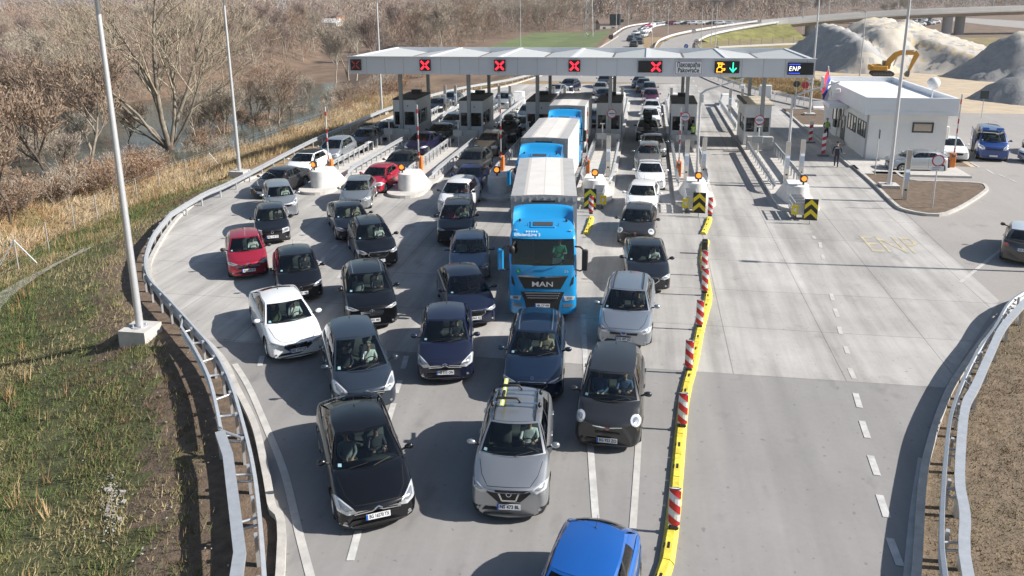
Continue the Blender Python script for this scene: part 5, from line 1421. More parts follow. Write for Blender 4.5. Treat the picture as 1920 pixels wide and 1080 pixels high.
ordw = ['first', 'second', 'third', 'fourth', 'fifth', 'sixth', 'seventh', 'eighth', 'ninth', 'tenth', 'eleventh', 'twelfth']
for k, (px, py, cn) in enumerate(sorted(FARC, key=lambda q: -q[1])):
    g = G(px, py); far_car(['hatch', 'suv', 'wagon'][k % 3], fcol[cn], g.x, g.y-2, .01, R(-4-k*2 if k < 7 else -40), '%s car on the far straight ramp, %s in line above the canopy' % (cn, ordw[k]))
ROW = [(1227, 'white'), (1241, 'grey'), (1250, 'red'), (1261, 'white'), (1274, 'dark'), (1287, 'white'), (1301, 'white'), (1322, 'grey'), (1338, 'white'), (1355, 'pale')]
for k, (px, cn) in enumerate(ROW):
    g = G(px, 46.5+.002*(px-1227), .4); far_car(['hatch', 'wagon', 'suv'][k % 3], fcol[cn], g.x, g.y, .4, R(-82), '%s car in the far row under the woods, %s from its left' % (cn, ordw[k]), 'far cars in the row under the woods')
# ------------------------------------------------------------------ blue trucks
TBLUE = paint((.014, .285, .62), .05, .3)
def truck(x, y, label, near=True, driver=True, rz=0.0):
    r = thing('truck', label, 'truck', (x, y, 0), rz, 'blue trucks in the truck lane')
    def outline(yf, hw, rad, yb):
        P = []; xs = np.linspace(-(hw-rad), hw-rad, 11)
        for q in xs: P.append((q, yf+.09*(q/hw)**2))
        y0 = yf+.09*((hw-rad)/hw)**2
        for a in (PI/8, PI/4, 3*PI/8, PI/2): P.append((hw-rad+rad*math.sin(a), y0+rad*(1-math.cos(a))))
        for yy in (.62, .70, 1.0, 1.30, 1.38, yb-.05): P.append((hw, max(yy, y0+rad+.01+yy*.01)))
        P.append((hw-.05, yb)); n = len(P)
        for p in list(P)[::-1]:
            if abs(p[1]-yb) < 1e-6: P.append((-p[0], p[1]))
        for p in P[11:n-1][::-1]: P.append((-p[0], p[1]))
        return P
    lv = [(.30, .10, 1.14, .22), (.36, .03, 1.19, .24), (.60, .0, 1.22, .24), (1.0, .0, 1.22, .22), (1.25, .01, 1.22, .22), (1.75, .05, 1.215, .2), (2.12, .09, 1.21, .18), (2.17, .10, 1.21, .16), (2.22, .11, 1.21, .15), (2.6, .20, 1.20, .14), (2.99, .31, 1.18, .13), (3.03, .32, 1.18, .13), (3.07, .34, 1.18, .13), (3.13, .38, 1.17, .14), (3.22, .48, 1.15, .16), (3.33, .72, 1.12, .2), (3.42, 1.07, 1.08, .24), (3.48, 1.5, 1.02, .2)]
    rings = [[(p[0], p[1], z) for p in outline(yf, hw, rd, 2.2)] for z, yf, hw, rd in lv]
    m = MB(); m.loft(rings, 0, True, True)
    solid = m.mesh('cab')
    ws, sw, keep, km = [], [[], []], [], []
    for f, mi in zip(m.f, m.m):
        c = sum((Vector(m.v[i]) for i in f), Vector())/len(f)
        if len(f) == 4 and 2.175 < c.z < 3.065 and c.y < .5 and abs(c.x) < 1.09: ws.append(f)
        elif len(f) == 4 and 2.175 < c.z < 3.01 and .68 < c.y < 1.34 and abs(c.x) > 1.1: sw[0 if c.x < 0 else 1].append(f)
        else: keep.append(f); km.append(mi)
    b = MB(); b.v = list(m.v); b.f = keep; b.m = km; b.sm = [True]*len(keep)
    b.build('cab', TBLUE, r, sharp=40)
    g = MB(); g.v = [(v[0], v[1]+.012, v[2]) for v in m.v]; g.f = ws; g.m = [0]*len(ws); g.sm = [True]*len(ws); wsn = g.build('windscreen', GLASS, r)
    for q in sw:
        g = MB(); g.v = list(m.v); g.f = q; g.m = [0]*len(q); g.sm = [True]*len(q); g.build('side_window', DGLASS, r)
    # roof fairing
    P = []
    for xx in np.linspace(-1.10, 1.10, 15):
        e = abs(xx)/1.10; y1 = 1.52+.10*(1-e**3)-.28*max(0, e-.78)/.22; top = 3.80+.06*(1-e*e)-.04*e**6
        P.append([(xx, y1-.15, 3.38), (xx, y1+.10, 3.50), (xx, y1+.32, 3.68), (xx, y1+.44, top-.03), (xx, y1+.52, top), (xx, 2.2, top+.02), (xx, 2.2, 3.36)])
    m = MB(); m.loft(P, 0, True, True); m.build('roof_fairing', TBLUE, r, sharp=50)
    sf = Surf(solid, 1.22); c_, s_ = math.cos(VIEW_E), math.sin(VIEW_E); B = lambda z, y=0: z*c_+y*s_
    h = MB(); h.box((0, 1.02, 3.425), (.9, .46, .03), rx=R(14), bev=.01); hh = h.build('roof_hatch', TBLUE, r)
    h = MB(); h.box((0, 1.0, 3.445), (.72, .28, .02), rx=R(14), bev=.008); h.build('hatch_glass', mat('hatch_dark', (.06, .065, .07), .25), hh)
    for s in (-1, 1):
        m = MB(); m.box((s*.85, 1.33, 3.47), (.08, .08, .14), bev=.02); m.build('horn', BLACKP, r)
        m = MB(); m.cyl((s*.55, .92, 3.32), (s*.55, .98, 3.48), .012, n=6); m.build('aerial', BLACKP, r)
        m = MB(); m.box((s*.98, .64, 3.31), (.12, .05, .04), bev=.012); m.build('marker_lamp', LAMPW, r)
        # mirrors
        m = MB(); m.box((s*1.50, .22, 2.35), (.22, .15, .78), bev=.04); mm = m.build('mirror', TBLUE if s < 0 else BLACKP, r)
        m = MB(); m.box((s*1.50, .295, 2.35), (.17, .02, .7)); m.build('mirror_glass', mat('mirror_glass', (.5, .55, .6), .08, 1.0), mm)
        m = MB(); m.tube([(s*1.14, .3, 2.82), (s*1.32, .2, 2.84), (s*1.48, .2, 2.7)], .035, 6); m.build('mirror_arm', BLACKP, mm)
        m = MB(); m.tube([(s*1.14, .3, 1.98), (s*1.32, .2, 1.94), (s*1.48, .2, 2.02)], .03, 6); m.build('mirror_arm', BLACKP, mm)
    m = MB(); m.ico((-1.08, -.06, 2.80), 1, 2, scale=(.12, .10, .17)); m.tube([(-.98, .25, 3.0), (-1.05, .0, 2.95)], .025, 6); m.build('front_mirror', BLACKP, r)
    # front face
    sf.decal('grille', [[(-.53, B(1.33)), (.53, B(1.33)), (.72, B(1.76, .05)), (-.72, B(1.76, .05))]], BLACKP, r, .004)
    sf.decal('chrome_strip', line([(-.74, B(1.785, .06)), (-.2, B(1.755, .05)), (0, B(1.72, .04)), (.2, B(1.755, .05)), (.74, B(1.785, .06))], .06), CHROME, r, .012, 2)
    sf.decal('emblem', [ring2(0, B(1.70, .04), .10, .055)], mat('emblem_dark', (.05, .06, .08), .3, .6), r, .02, 1)
    sf.decal('lower_grille', [[(-.46, B(.43)), (.46, B(.43)), (.52, B(.85)), (.64, B(1.22)), (-.64, B(1.22)), (-.52, B(.85))]], BLACKP, r, .008, 4)
    m = MB()
    for zz in (.98, 1.07, 1.16): m.box((0, -.015, zz), (1.1+(zz-.98)*.9, .03, .05), bev=.01)
    m.build('grille_bar', DARKG, r)
    for s in (-1, 1):
        P = [(s*.66, B(.88, .02)), (s*.92, B(.90, .08)), (s*.95, B(1.03, .08)), (s*.62, B(1.06, .02))]
        hl = sf.decal('headlight', [P if s > 0 else P[::-1]], LAMPW, r, .01)
        P2 = [(s*.72, B(.93, .02)), (s*.86, B(.93, .06)), (s*.86, B(1.01, .06)), (s*.70, B(1.02, .02))]
        sf.decal('reflector', [P2 if s > 0 else P2[::-1]], LAMPD, hl, .016, 2)
        P = [(s*.60, B(.62, .02)), (s*.90, B(.64, .08)), (s*.92, B(.74, .08)), (s*.62, B(.76, .02))]
        sf.decal('fog_lamp', [P if s > 0 else P[::-1]], LAMPD, r, .008)
        P = [(s*.80, B(1.42, .03)), (s*.90, B(1.5, .08)), (s*.92, B(1.8, .10)), (s*.86, B(1.72, .08))]
        sf.decal('air_duct', [P if s > 0 else P[::-1]], BLACKP, r, .008)
    p_ = sf.hit(0, B(.70), .03); plate_on(r, sf, B(.70), 'NK CV 434' if near else None, not near)
    if near:
        text('lettering', 'MAN', .26, (0, -.028, 1.50), (R(86), 0, 0), mat('letter_silver', (.62, .63, .65), .4, .2), r, width=.74, bold=.003)
        text('lettering', 'EfficientLine 3', .17, (-.55, .415, 3.205), (R(48), 0, 0), mat('sticker_silver', (.55, .62, .68), .4), r, width=.92, bold=.004)
        for k in range(5):
            m = MB(); x0 = -.62+k*.09
            pts = [(x0, 0), (x0+.045, 0), (x0+.085, .045), (x0+.045, .09), (x0, .09), (x0+.04, .045)]
            for zz, yy, h_ in ((3.255, .52, 1), ):
                m.add([(a, yy+b_*.92, zz+b_*.42) for a, b_ in pts], [list(range(6))])
            o = m.build('arrow_sticker', mat('sticker_silver'), r); o.location = (0, -.012, .012)
        m = MB(); m.add([(-.86+.085*math.cos(t), .035, 1.98+.085*math.sin(t)) for t in np.linspace(0, 2*PI, 18, endpoint=False)], [list(range(18))]); bd = m.build('badge', mat('badge_green', (.01, .22, .10), .5), r)
        text('lettering', 'L', .12, (-.86, .028, 1.98), (PI/2, 0, 0), WHITE, bd)
        text('lettering', '26', .14, (.84, .03, 1.98), (R(86), 0, 0), mat('sticker_silver'), r, width=.16)
        m = MB()
        for xx in (-.35, .35):
            m.tube([(xx, .05, 2.19), (xx+.25, .075, 2.25), (xx+.42, .12, 2.36)], .014, 5)
        m.tube([(-.36, .05, 2.185), (.36, .05, 2.185)], .012, 5); m.build('wiper', BLACK, wsn)
        m = MB(); m.box((.52, .19, 2.31), (.34, .01, .22), rx=R(-12)); m.build('card', mat('card_pale', (.6, .68, .72), .5), r)
    # inside
    m = MB(); m.box((0, .52, 2.06), (2.2, .62, .22), bev=.06); m.build('dashboard', INTER, r)
    m = MB(); m.box((0, 1.3, 1.60), (2.3, 1.6, .06)); m.box((0, 2.1, 2.4), (2.3, .06, 1.7)); m.build('cabin_floor', INTER, r)
    for sx in (-.6, .6):
        m = MB(); m.box((sx, 1.3, 1.88), (.52, .5, .2), bev=.05); m.box((sx, 1.58, 2.3), (.5, .15, .75), rx=R(-10), bev=.05); m.build('seat', SEATM, r)
    m = MB(); c = Vector((.6, .80, 2.24)); m.tube([c+Vector((math.cos(t), math.sin(t)*.85, math.sin(t)*.55))*.22 for t in np.linspace(0, 2*PI, 18, endpoint=False)], .017, 6, closed=True); m.build('steering_wheel', BLACKP, r)
    if driver: seated(c_gn if near else c_dk, 'truck driver in green T-shirt and dark glasses behind the big windscreen' if near else 'driver in the cab of '+label, (x+.6*math.cos(rz)-1.22*math.sin(rz), y+1.22*math.cos(rz)+.6*math.sin(rz), 1.98), rz, HAIRD, glasses=near)
    # chassis and box body
    m = MB(); m.box((0, 5.2, .85), (.9, 9.6, .3)); m.box((0, 5.6, .55), (2.3, 1.6, .5), bev=.05); m.build('chassis', DARKG, r)
    TR = (.62, .61, .58)
    tarp = mat('tarp_side', (.50, .50, .49), .6, var=.08, scale=1.2); r1 = mat('tarp_roof_grey', (.36, .36, .36), .7, var=.12, scale=1.5); r2 = mat('tarp_roof_pale', (.62, .60, .57), .7, var=.08, scale=1.5)
    y0, y1, hw = 3.05, 10.35, 1.275
    m = MB(); m.box((0, (y0+y1)/2, 2.48), (2*hw, y1-y0, 2.94)); m.build('box_body', tarp, r)
    m = MB(); xs = [-hw, -.78, -.66, -.02, .02, .66, .78, hw]; zr = lambda q: 3.965+.06*(1-(q/hw)**2); cols = [0, 2, 1, 2, 1, 2, 0]; nseg = 12
    for k in range(7):
        a, c = xs[k], xs[k+1]; vs = []
        for j in range(nseg+1):
            yy = y0-.02+(y1-y0+.04)*j/nseg; sag = -.018*math.sin(PI*j/nseg*6)**2
            vs += [(a, yy, zr(a)+sag), (c, yy, zr(c)+sag)]
        m.add(vs, [(2*j, 2*j+1, 2*j+3, 2*j+2) for j in range(nseg)], cols[k], False)
    m.build('box_roof', [r1, r2, mat('tarp_seam', (.50, .48, .45), .7)], r)
    m = MB(); m.box((0, y0-.025, 3.86), (2*hw+.02, .05, .26))
    for k in range(9): m.box((-hw+.15+k*.28, y0-.055, 3.84), (.05, .02, .18))
    m.build('tarp_edge', mat('tarp_flap', (.42, .43, .44), .5, var=.2, scale=6), r)
    m = MB(); m.box((-.02, y0-.15, 3.80), (.9, .12, .05)); m.build('hose', BLACKP, r)
    for yy in (1.42, 7.3, 8.6):
        for s in (-1, 1):
            m = MB(); n = 24; rr = .5
            m.loft([[(xx, q*math.cos(2*PI*k/n), q*math.sin(2*PI*k/n)) for k in range(n)] for xx, q in [(-.15, rr*.6), (-.15, rr*.94), (-.1, rr), (.1, rr), (.15, rr*.94), (.15, rr*.6)]], 0, True, True)
            w_ = m.build('wheel', RUBBER, r); w_.location = (s*1.08, yy, rr)
            m = MB(); m.cyl((s*.13, 0, 0), (s*.158, 0, 0), rr*.58, rr*.5, 18); m.cyl((s*.1, 0, 0), (s*.19, 0, 0), rr*.2, n=12); m.build('rim', ALLOY, w_)
    return r
g1 = G(1017, 590, .34)
truck(g1.x, g1.y, 'bright blue truck with pale tarpaulin box, first in the truck lane', rz=R(6.5))
for px, py, lab in ((1021, 260, 'second blue truck, its roof visible behind the first box'), (1063, 199, 'last of the three blue trucks, farthest under the canopy')):
    g = G(px, py, 3.95); truck(g.x, g.y-3.05, lab, False, False)
# ------------------------------------------------------------------ painted markings
MARK = mat('road_paint_white', (.50, .495, .48), .7, var=.22, scale=3)
MARKF = mat('road_paint_worn', (.47, .455, .43), .75, var=.18, scale=2)
MARKY = mat('road_paint_yellow', (.44, .39, .285), .75, var=.25, scale=2)
def mark(pa, pb, w_=.15, m=MARK, z=.0165, world=False):
    a, c = (Vector(pa), Vector(pb)) if world else (G(*pa), G(*pb))
    d = (c-a); d.z = 0; d.normalize(); n = Vector((-d.y, d.x, 0))*w_/2
    return [tuple(p[:2]) for p in (a-n, c-n, c+n, a+n)]
def marks(quads, m, z=.0165):
    b = MB()
    for q in quads: b.add([(p[0], p[1], z) for p in q], [(0, 1, 2, 3)])
    o = b.build('road_marking', m); 
    if o.data.polygons[0].normal.z < 0: o.data.flip_normals()
    tag(o, kind='structure'); return o
marks([mark(*q, w_=.17) for q in [((672, 996), (657, 1052)), ((738, 757), (725, 800)), ((762, 668), (756, 692)), ((750, 714), (742, 738)), ((607, 482), (602, 494)), ((632, 460), (622, 467)), ((492, 668), (487, 687)), ((589, 508), (584, 520)), ((1604, 738), (1612, 765)), ((1616, 790), (1627, 822)), ((1632, 855), (1645, 892)), ((1649, 929), (1663, 971)), ((1668, 1010), (1688, 1062))]], MARK)
marks([mark(*q, w_=.15) for q in [((1558, 551), (1562, 564)), ((1565, 579), (1571, 595)), ((1573, 613), (1577, 627)), ((1585, 650), (1590, 664)), ((1593, 691), (1602, 711)), ((1524, 443), (1528, 448)), ((1537, 455), (1539, 465)), ((1542, 478), (1544, 487)), ((452, 477), (405, 483)), ((640, 512), (634, 522))]], MARKF)
def strip(px, w_, m):
    P = smooth_path([G(*p) for p in px], 5); L_ = []
    for i, p in enumerate(P):
        t = P[min(i+1, len(P)-1)]-P[max(i-1, 0)]; t.normalize(); n = Vector((-t.y, t.x, 0))*w_/2; L_.append((p-n, p+n))
    return [[a[0], c[0], c[1], a[1]] for a, c in zip(L_, L_[1:])]
marks(strip([(1093, 590), (1099, 700), (1108, 850), (1118, 985), (1126, 1085)], .17, MARK), MARK)
marks(strip([(583, 1085), (560, 997), (533, 887), (500, 803), (467, 727), (440, 683)], .18, MARK), MARKF)
marks(strip([(1203, 720), (1196, 850), (1186, 1000), (1178, 1090)], .16, MARKF), MARKF)
marks(strip([(1700, 1085), (1712, 960), (1727, 860)], .14, MARKF), MARKF)
marks(strip([(1915, 437), (1850, 490), (1800, 530)], .14, MARKF), MARKF)
o = text('road_lettering', 'ENP', 3.7, (11.6, 37.75, .0165), (0, 0, 0), MARKY, None, width=2.35); tag(o, kind='structure')
# bays and arrows by the white building
marks([mark(a, c, .1, world=False) for a, c in [((1745, 331), (1790, 326)), ((1790, 326), (1815, 334)), ((1760, 337), (1800, 333)), ((1700, 341), (1752, 338))]], MARKY)
marks([mark(a, c, .12) for a, c in [((1820, 305), (1836, 314)), ((1850, 318), (1864, 327)), ((1872, 327), (1885, 333)), ((1893, 336), (1906, 342))]], MARK)
# lane dashes beyond the canopy
marks([mark((x, y, 0), (x, y+2.2, 0), .15, world=True) for x in (-9.5, -1.5, 6.4) for y in np.arange(93, 185, 6) if not (x < -9 and y > 150)], MARK)

# skid darkening where wheels turn (rubber laid on the concrete)
RUB = mat('tyre_marks', (.30, .282, .26), .85, var=.12, scale=1.2)

# ------------------------------------------------------------------ soil islands, pavement, building
KERBM = KERB
def planter(px, label, world=None):
    P = [G(*p) for p in px] if world is None else [Vector((*p, 0)) for p in world]
    P = smooth_path(P+[P[0]], 3)[:-1]
    flat('soil_bed', [(p.x, p.y) for p in P], .12, mat('bare_soil'))
    area = sum(a.x*c.y-c.x*a.y for a, c in zip(P, P[1:]+P[:1])); Q = P+[P[0], P[1]]
    m = MB(); m.sweep(Q, [(a*(1 if area < 0 else -1)*-1, z) for a, z in [(-.02, 0), (-.02, .15), (.16, .15), (.16, 0)]], cap=False); o = m.build('kerb', KERB); tag(o, kind='structure')
planter([(1601, 313), (1640, 347), (1677, 383), (1700, 397), (1757, 405), (1800, 390), (1843, 362), (1846, 353), (1833, 347), (1770, 344), (1700, 340), (1668, 318), (1640, 312)], '')
planter(None, '', [(13.95, 84.2), (13.95, 76), (13.95, 71.5), (15.0, 71.3), (17, 78), (18.5, 83.5)])
m = MB(); m.box((17.35, 63.5, .07), (6.6, 20.5, .14)); m.box((15.9, 53.6, .07), (2.2, .8, .14)); o = m.build('pavement', CONC); tag(o, kind='structure')
m = MB(); m.sweep([(13.95, 74.2, 0), (13.95, 58, 0), (13.96, 55.6, 0)], [(-.02, 0), (-.02, .16), (.15, .16), (.15, 0)]); o = m.build('kerb', KERB); tag(o, kind='structure')

def building():
    X0, X1, Y0, Y1, H1 = 15.42, 20.55, 58.2, 72.3, 3.2
    r = thing('office_building', 'low white flat roofed office with grey parapet beside the toll lanes', 'building', (0, 0, .14))
    wm = mat('white_render', (.82, .82, .81), .7, var=.04, scale=1.0); pm = mat('parapet_panel', (.76, .79, .83), .5, .1, var=.03, scale=.8); fr = mat('window_frame_dark', (.03, .032, .036), .4)
    def atX(px, py, X):
        d = FW*F_PX+RT*(px-960)-UP*(py-CY); t = X/d.x; return (d.y*t, CAM_H+d.z*t-.14)
    m = MB(); m.box(((X0+X1)/2, (Y0+Y1)/2, H1/2), (X1-X0, Y1-Y0, H1)); m.build('wall', wm, r)
    a, c, b_, d_ = X0-.42, X1+.42, Y0-.5, Y1+.4; t = .22
    m = MB()
    zc, hh = H1+.6, 1.2
    m.box(((a+c)/2, b_+t/2, zc), (c-a, t, hh)); m.box(((a+c)/2, d_-t/2, zc), (c-a, t, hh)); m.box((a+t/2, (b_+d_)/2, zc), (t, d_-b_-2*t, hh)); m.box((c-t/2, (b_+d_)/2, zc), (t, d_-b_-2*t, hh))
    m.build('parapet', pm, r)
    m = MB(); m.box(((a+c)/2, (b_+d_)/2, H1+.42), (c-a-2*t, d_-b_-2*t, .8)); m.build('roof', mat('roof_membrane', (.80, .80, .80), .6, var=.03, scale=1), r)
    m = MB(); m.box(((a+c)/2, (b_+d_)/2, H1+.03), (c-a-.02, d_-b_-.02, .05)); m.box(((a+c)/2, b_-.012, H1+.26), (c-a, .03, .03)); m.build('soffit', pm, r)
    def wleft(px0, py0, px1, py1, n, name='window'):
        ya, za = atX(px0, py0, X0); yb, zb = atX(px1, py1, X0)
        ylo, yhi, zlo, zhi = min(ya, yb), max(ya, yb), min(za, zb), max(za, zb)
        f = MB(); x = X0-.02
        for yy in np.linspace(ylo, yhi, n+1): f.box((x, yy, (zlo+zhi)/2), (.07, .06, zhi-zlo))
        for zz in (zlo, zhi): f.box((x, (ylo+yhi)/2, zz), (.07, yhi-ylo+.06, .06))
        fo = f.build(name, fr, r); g = MB(); g.box((X0-.012, (ylo+yhi)/2, (zlo+zhi)/2), (.02, yhi-ylo-.02, zhi-zlo-.02)); g.build('pane', mat('window_reflective', (.10, .12, .10), .08, .2, coat=1), fo)
    wleft(1629-18, 222, 1622, 258, 3); wleft(1592, 211, 1604, 248, 3)
    for q in (1564, 1571, 1577.5): wleft(q, 199, q+3.2, 226, 1)
    # door
    y0, z1 = atX(1588, 206, X0); y1, _ = atX(1580.5, 206, X0)
    m = MB(); m.box((X0-.02, (y0+y1)/2, 1.05), (.06, abs(y1-y0), 2.1)); dr = m.build('door', mat('door_grey', (.08, .085, .09), .4), r)
    m = MB(); m.box((X0-.055, (y0+y1)/2, 1.45), (.01, abs(y1-y0)*.6, 1.0)); m.build('pane', DGLASS, dr); m = MB(); m.box((X0-.07, y0+.12, 1.05), (.04, .04, .18)); m.build('handle', CHROME, dr)
    m = MB(); m.box((X0-.75, (y0+y1)/2, 2.95), (1.4, 2.4, .35)); m.build('door_canopy', pm, r)
    m = MB(); m.box((X0-.6, (y0+y1)/2, .12), (1.0, 2.2, .24)); m.box((X0-.6, (y0+y1)/2-1.4, .06), (1.0, .6, .12)); m.build('step', CONC, r)
    m = MB(); m.box((X0-.2, (y0+y1)/2+1.7, 1.2), (.34, .7, .6), bev=.04); m.build('air_conditioner', BLACKP, r)
    m = MB(); m.tube([(X0-.12, (y0+y1)/2+1.35, 2.4), (X0-.16, (y0+y1)/2+1.32, 1.2), (X0-.14, (y0+y1)/2+1.5, .1)], .05, 6); m.build('pipe', mat('pipe_pale', (.6, .58, .54), .5), r)
    # front window
    f = MB(); x0, x1, z0, z1 = 18.35, 19.62, 2.0, 2.62; y = Y0-.02
    for xx in (x0, x1): f.box((xx, y, (z0+z1)/2), (.09, .07, z1-z0+.09))
    for zz in (z0, z1): f.box(((x0+x1)/2, y, zz), (x1-x0, .07, .09))
    fo = f.build('window', fr, r); g = MB(); g.box(((x0+x1)/2, Y0-.012, (z0+z1)/2), (x1-x0, .02, z1-z0)); g.build('pane', mat('window_mirror', (.42, .38, .33), .06, .7), fo)
    m = MB(); m.box((X1+.16, Y0+.8, 1.9), (.3, .9, .9), bev=.03); m.build('air_conditioner', mat('unit_white', (.62, .62, .58), .5), r)
    m = MB(); m.box((X0-.06, Y0-.02, 1.6), (.10, .10, 3.2)); m.build('downpipe', mat('pipe_grey', (.35, .36, .38), .5), r)
    # dish ball on the roof
    b2 = thing('antenna_ball', 'white ball antenna on a thin mast above the flat office roof', 'antenna', (20.0, 60.2, 4.1))
    m = MB(); m.cyl((0, 0, 0), (0, 0, .9), .04, n=8); m.build('mast', WHITE, b2); m = MB(); m.ico((0, 0, 1.2), .43, 3); m.build('ball', WHITE, b2)
building()
# flag
fl = thing('flag', 'red, blue and white flag on a slanted staff at the corner of the white office', 'flag', (14.85, 67.6, 4.35)); fl.scale = (1.45,)*3
m = MB(); m.cyl((0, 0, -.6), (-.5, -.9, 1.1), .025, n=8); m.build('staff', WHITE, fl)
m = MB(); nx, ny = 10, 13; vs = []
for j in range(ny):
    for i in range(nx):
        u, v = i/(nx-1), j/(ny-1); b0 = Vector((-.5, -.9, 1.1)).lerp(Vector((-.12, -.25, -.1)), u)
        vs.append(b0+Vector((-.28*v+.05*math.sin(9*v+4*u), -.35*v+.12*math.sin(7*v+5*u), -1.15*v)))
for j in range(ny-1):
    for i in range(nx-1): m.add([vs[j*nx+i], vs[j*nx+i+1], vs[(j+1)*nx+i+1], vs[(j+1)*nx+i]], [(0, 1, 2, 3)], min(2, int(i/(nx-1)*3)), True)
m.build('cloth', [mat('flag_red', (.55, .02, .05), .8), mat('flag_blue', (.03, .06, .32), .8), mat('flag_white', (.78, .78, .8), .8)], fl, fix=False)

# ------------------------------------------------------------------ lamp columns and signs
def lamp(x, y, z, label, h=11.0, r0=.105, block=.0, arm=0, group='street lamp columns'):
    r = thing('street_lamp', label, 'street lamp', (x, y, z), 0, group)
    m = MB(); m.cyl((0, 0, block), (0, 0, h), r0, r0*.55, 12); m.cyl((0, 0, block), (0, 0, block+.03), r0*2.1, n=12)
    for k in range(4): m.cyl((r0*1.6*math.cos(PI/4+k*PI/2), r0*1.6*math.sin(PI/4+k*PI/2), block), (r0*1.6*math.cos(PI/4+k*PI/2), r0*1.6*math.sin(PI/4+k*PI/2), block+.1), .025, n=6)
    m.build('pole', POLE, r)
    if block: m = MB(); m.box((0, 0, (block-.9)/2), (1.0, 1.0, block+.9)); m.build('footing', CONC, r)
    m = MB()
    if arm:
        m.tube([(0, 0, h), (arm*.3, 0, h+.25), (arm*1.2, 0, h+.35)], .04, 6); m.box((arm*1.5, 0, h+.33), (.75, .28, .1), bev=.03)
    else:
        m.tube([(-1.1, 0, h+.15), (1.1, 0, h+.15)], .045, 6)
        for s in (-1, 1): m.box((s*1.25, 0, h+.15), (.75, .28, .1), bev=.03)
    m.build('lamp_head', DARKG, r)
g = G(262, 612, .35); lamp(g.x, g.y, g.z-.42, 'tall lamp column on a white block upon the near grassy bank', 12, .13, .42)
g = GT(449, 318, .45); lamp(g.x, g.y, g.z-.45, 'lamp column on a concrete block outside the left guardrail, by the white crossover', 12, .12, .4)
g = GT(716, 207, .4); lamp(g.x, g.y, g.z-.45, 'lamp column on a concrete block left of the canopy', 12, .12, .4)
g = G(1667, 345, .3); lamp(g.x, g.y, .12, 'lamp column on the soil island before the white office', 12, .12, .18)
g = G(1518, 212, .3); lamp(g.x, g.y, .12, 'lamp column on the soil patch behind the white office', 12, .11, .18)
lamp(20.7, 34.9, 0, 'lamp column beyond the right edge that throws a long shadow on the plaza', 9.6, .1, 0, arm=-1)
for px, py, lab, hh, ar in [(976, 88, 'thin lamp column rising behind the middle of the canopy', 12, 0), (1155, 64, 'first thin lamp column left of the far ramp', 10, 0), (1162, 60, 'second thin lamp column left of the far ramp', 10, 0), (1178, 49, 'third thin lamp column left of the far ramp', 10, 0), (1216, 43, 'thin lamp column at the head of the far ramp', 10, 0), (1222, 90, 'pale twin headed lamp column between the two far ramps', 10, 0), (1252, 64, 'lamp column by the wedge of grass between the far ramps', 10, 0), (1282, 43, 'lamp column behind the far row of cars', 10, 0), (1314, 89, 'hook armed lamp column right of the curved ramp', 9, -1), (1333, 81, 'lamp column on the green bank, left of a close pair', 10, 0), (1341, 90, 'lamp column on the green bank, right of a close pair', 10, 0), (1612, 142, 'hook armed lamp column before the gravel heap', 9, -1), (1722, 82, 'slender lamp column right of the gravel heap', 6, 0), (1503, 62, 'lamp column left of the gravel heap', 9, 0), (1325, 44, 'far lamp column above the cars beneath the woods', 10, 0), (1375, 40, 'far lamp column left of the flyover', 10, 0)]:
    g = G(px, py); lamp(g.x, g.y, 0, lab, hh, .1, 0, ar)
for x, y, lab in [(52, 247.5, 'lamp column on the flyover, nearest the gravel heap'), (72, 251.5, 'lamp column on the flyover over the twin piers'), (100, 257.5, 'lamp column on the flyover right of the twin piers'), (130, 267, 'lamp column on the flyover at the right edge')]:
    lamp(x, y+2, interp(x, [34, 60, 86, 130, 200], [4.2, 5.6, 6.6, 7.4, 8]), lab, 8, .08)

def sign_post(px, py, z0, h, kind, label, face=0, s=.6):
    g = G(px, py, z0); r = thing('traffic_sign', label, 'traffic sign', tuple(g), R(face))
    m = MB(); m.cyl((0, .03, 0), (0, .03, h), .035, n=8); m.build('post', POLE, r)
    if kind == 'disc': m = MB(); m.cyl((0, 0, h-s/2), (0, .02, h-s/2), s/2, n=28); m.build('disc', mat('sign_back', (.035, .045, .05), .5), r)
    if kind == 'stopback': m = MB(); m.cyl((0, 0, h-s/2), (0, .02, h-s/2), s/2, n=8); m.build('disc', mat('sign_red', (.5, .03, .05), .4), r)
    if kind == 'square': m = MB(); m.box((0, 0, h-s/2), (s, .03, s)); m.build('plate', mat('sign_back', (.035, .045, .05), .5), r)
    if kind in ('noentry', 'forty', 'grey'):
        m = MB(); m.cyl((0, 0, h-s/2), (0, .02, h-s/2), s/2, n=32); m.build('disc', mat('sign_red', (.5, .03, .05), .4) if kind != 'grey' else mat('sign_mid', (.35, .33, .36), .4), r)
        m = MB(); m.cyl((0, -.005, h-s/2), (0, .0, h-s/2), s*.40, n=32); m.build('face', mat('sign_face', (.75, .76, .8), .4), r)
        if kind == 'forty': text('lettering', '40', s*.5, (0, -.008, h-s/2), (PI/2, 0, 0), INK, r, bold=.01)
        if kind == 'noentry':
            m = MB(); m.box((0, 0, h-s-.12), (s*1.02, .02, .24)); m.build('sub_plate', mat('sign_face', (.75, .76, .8), .4), r)
            m = MB()
            for zz, n_ in ((.05, 9), (-.045, 7)):
                for k in range(n_): m.box((-.23+k*.05, -.014, h-s-.12+zz), (.034, .004, .05))
            m.build('lettering', mat('sign_grey_ink', (.3, .3, .34), .5), r)
    if kind == 'blue': m = MB(); m.cyl((0, 0, h-s/2), (0, .02, h-s/2), s/2, n=28); m.build('disc', mat('sign_blue', (.02, .12, .42), .4), r); m = MB(); m.box((0, -.008, h-s/2), (s*.55, .006, s*.12), ry=-.7); m.build('arrow', WHITE, r)
    return r
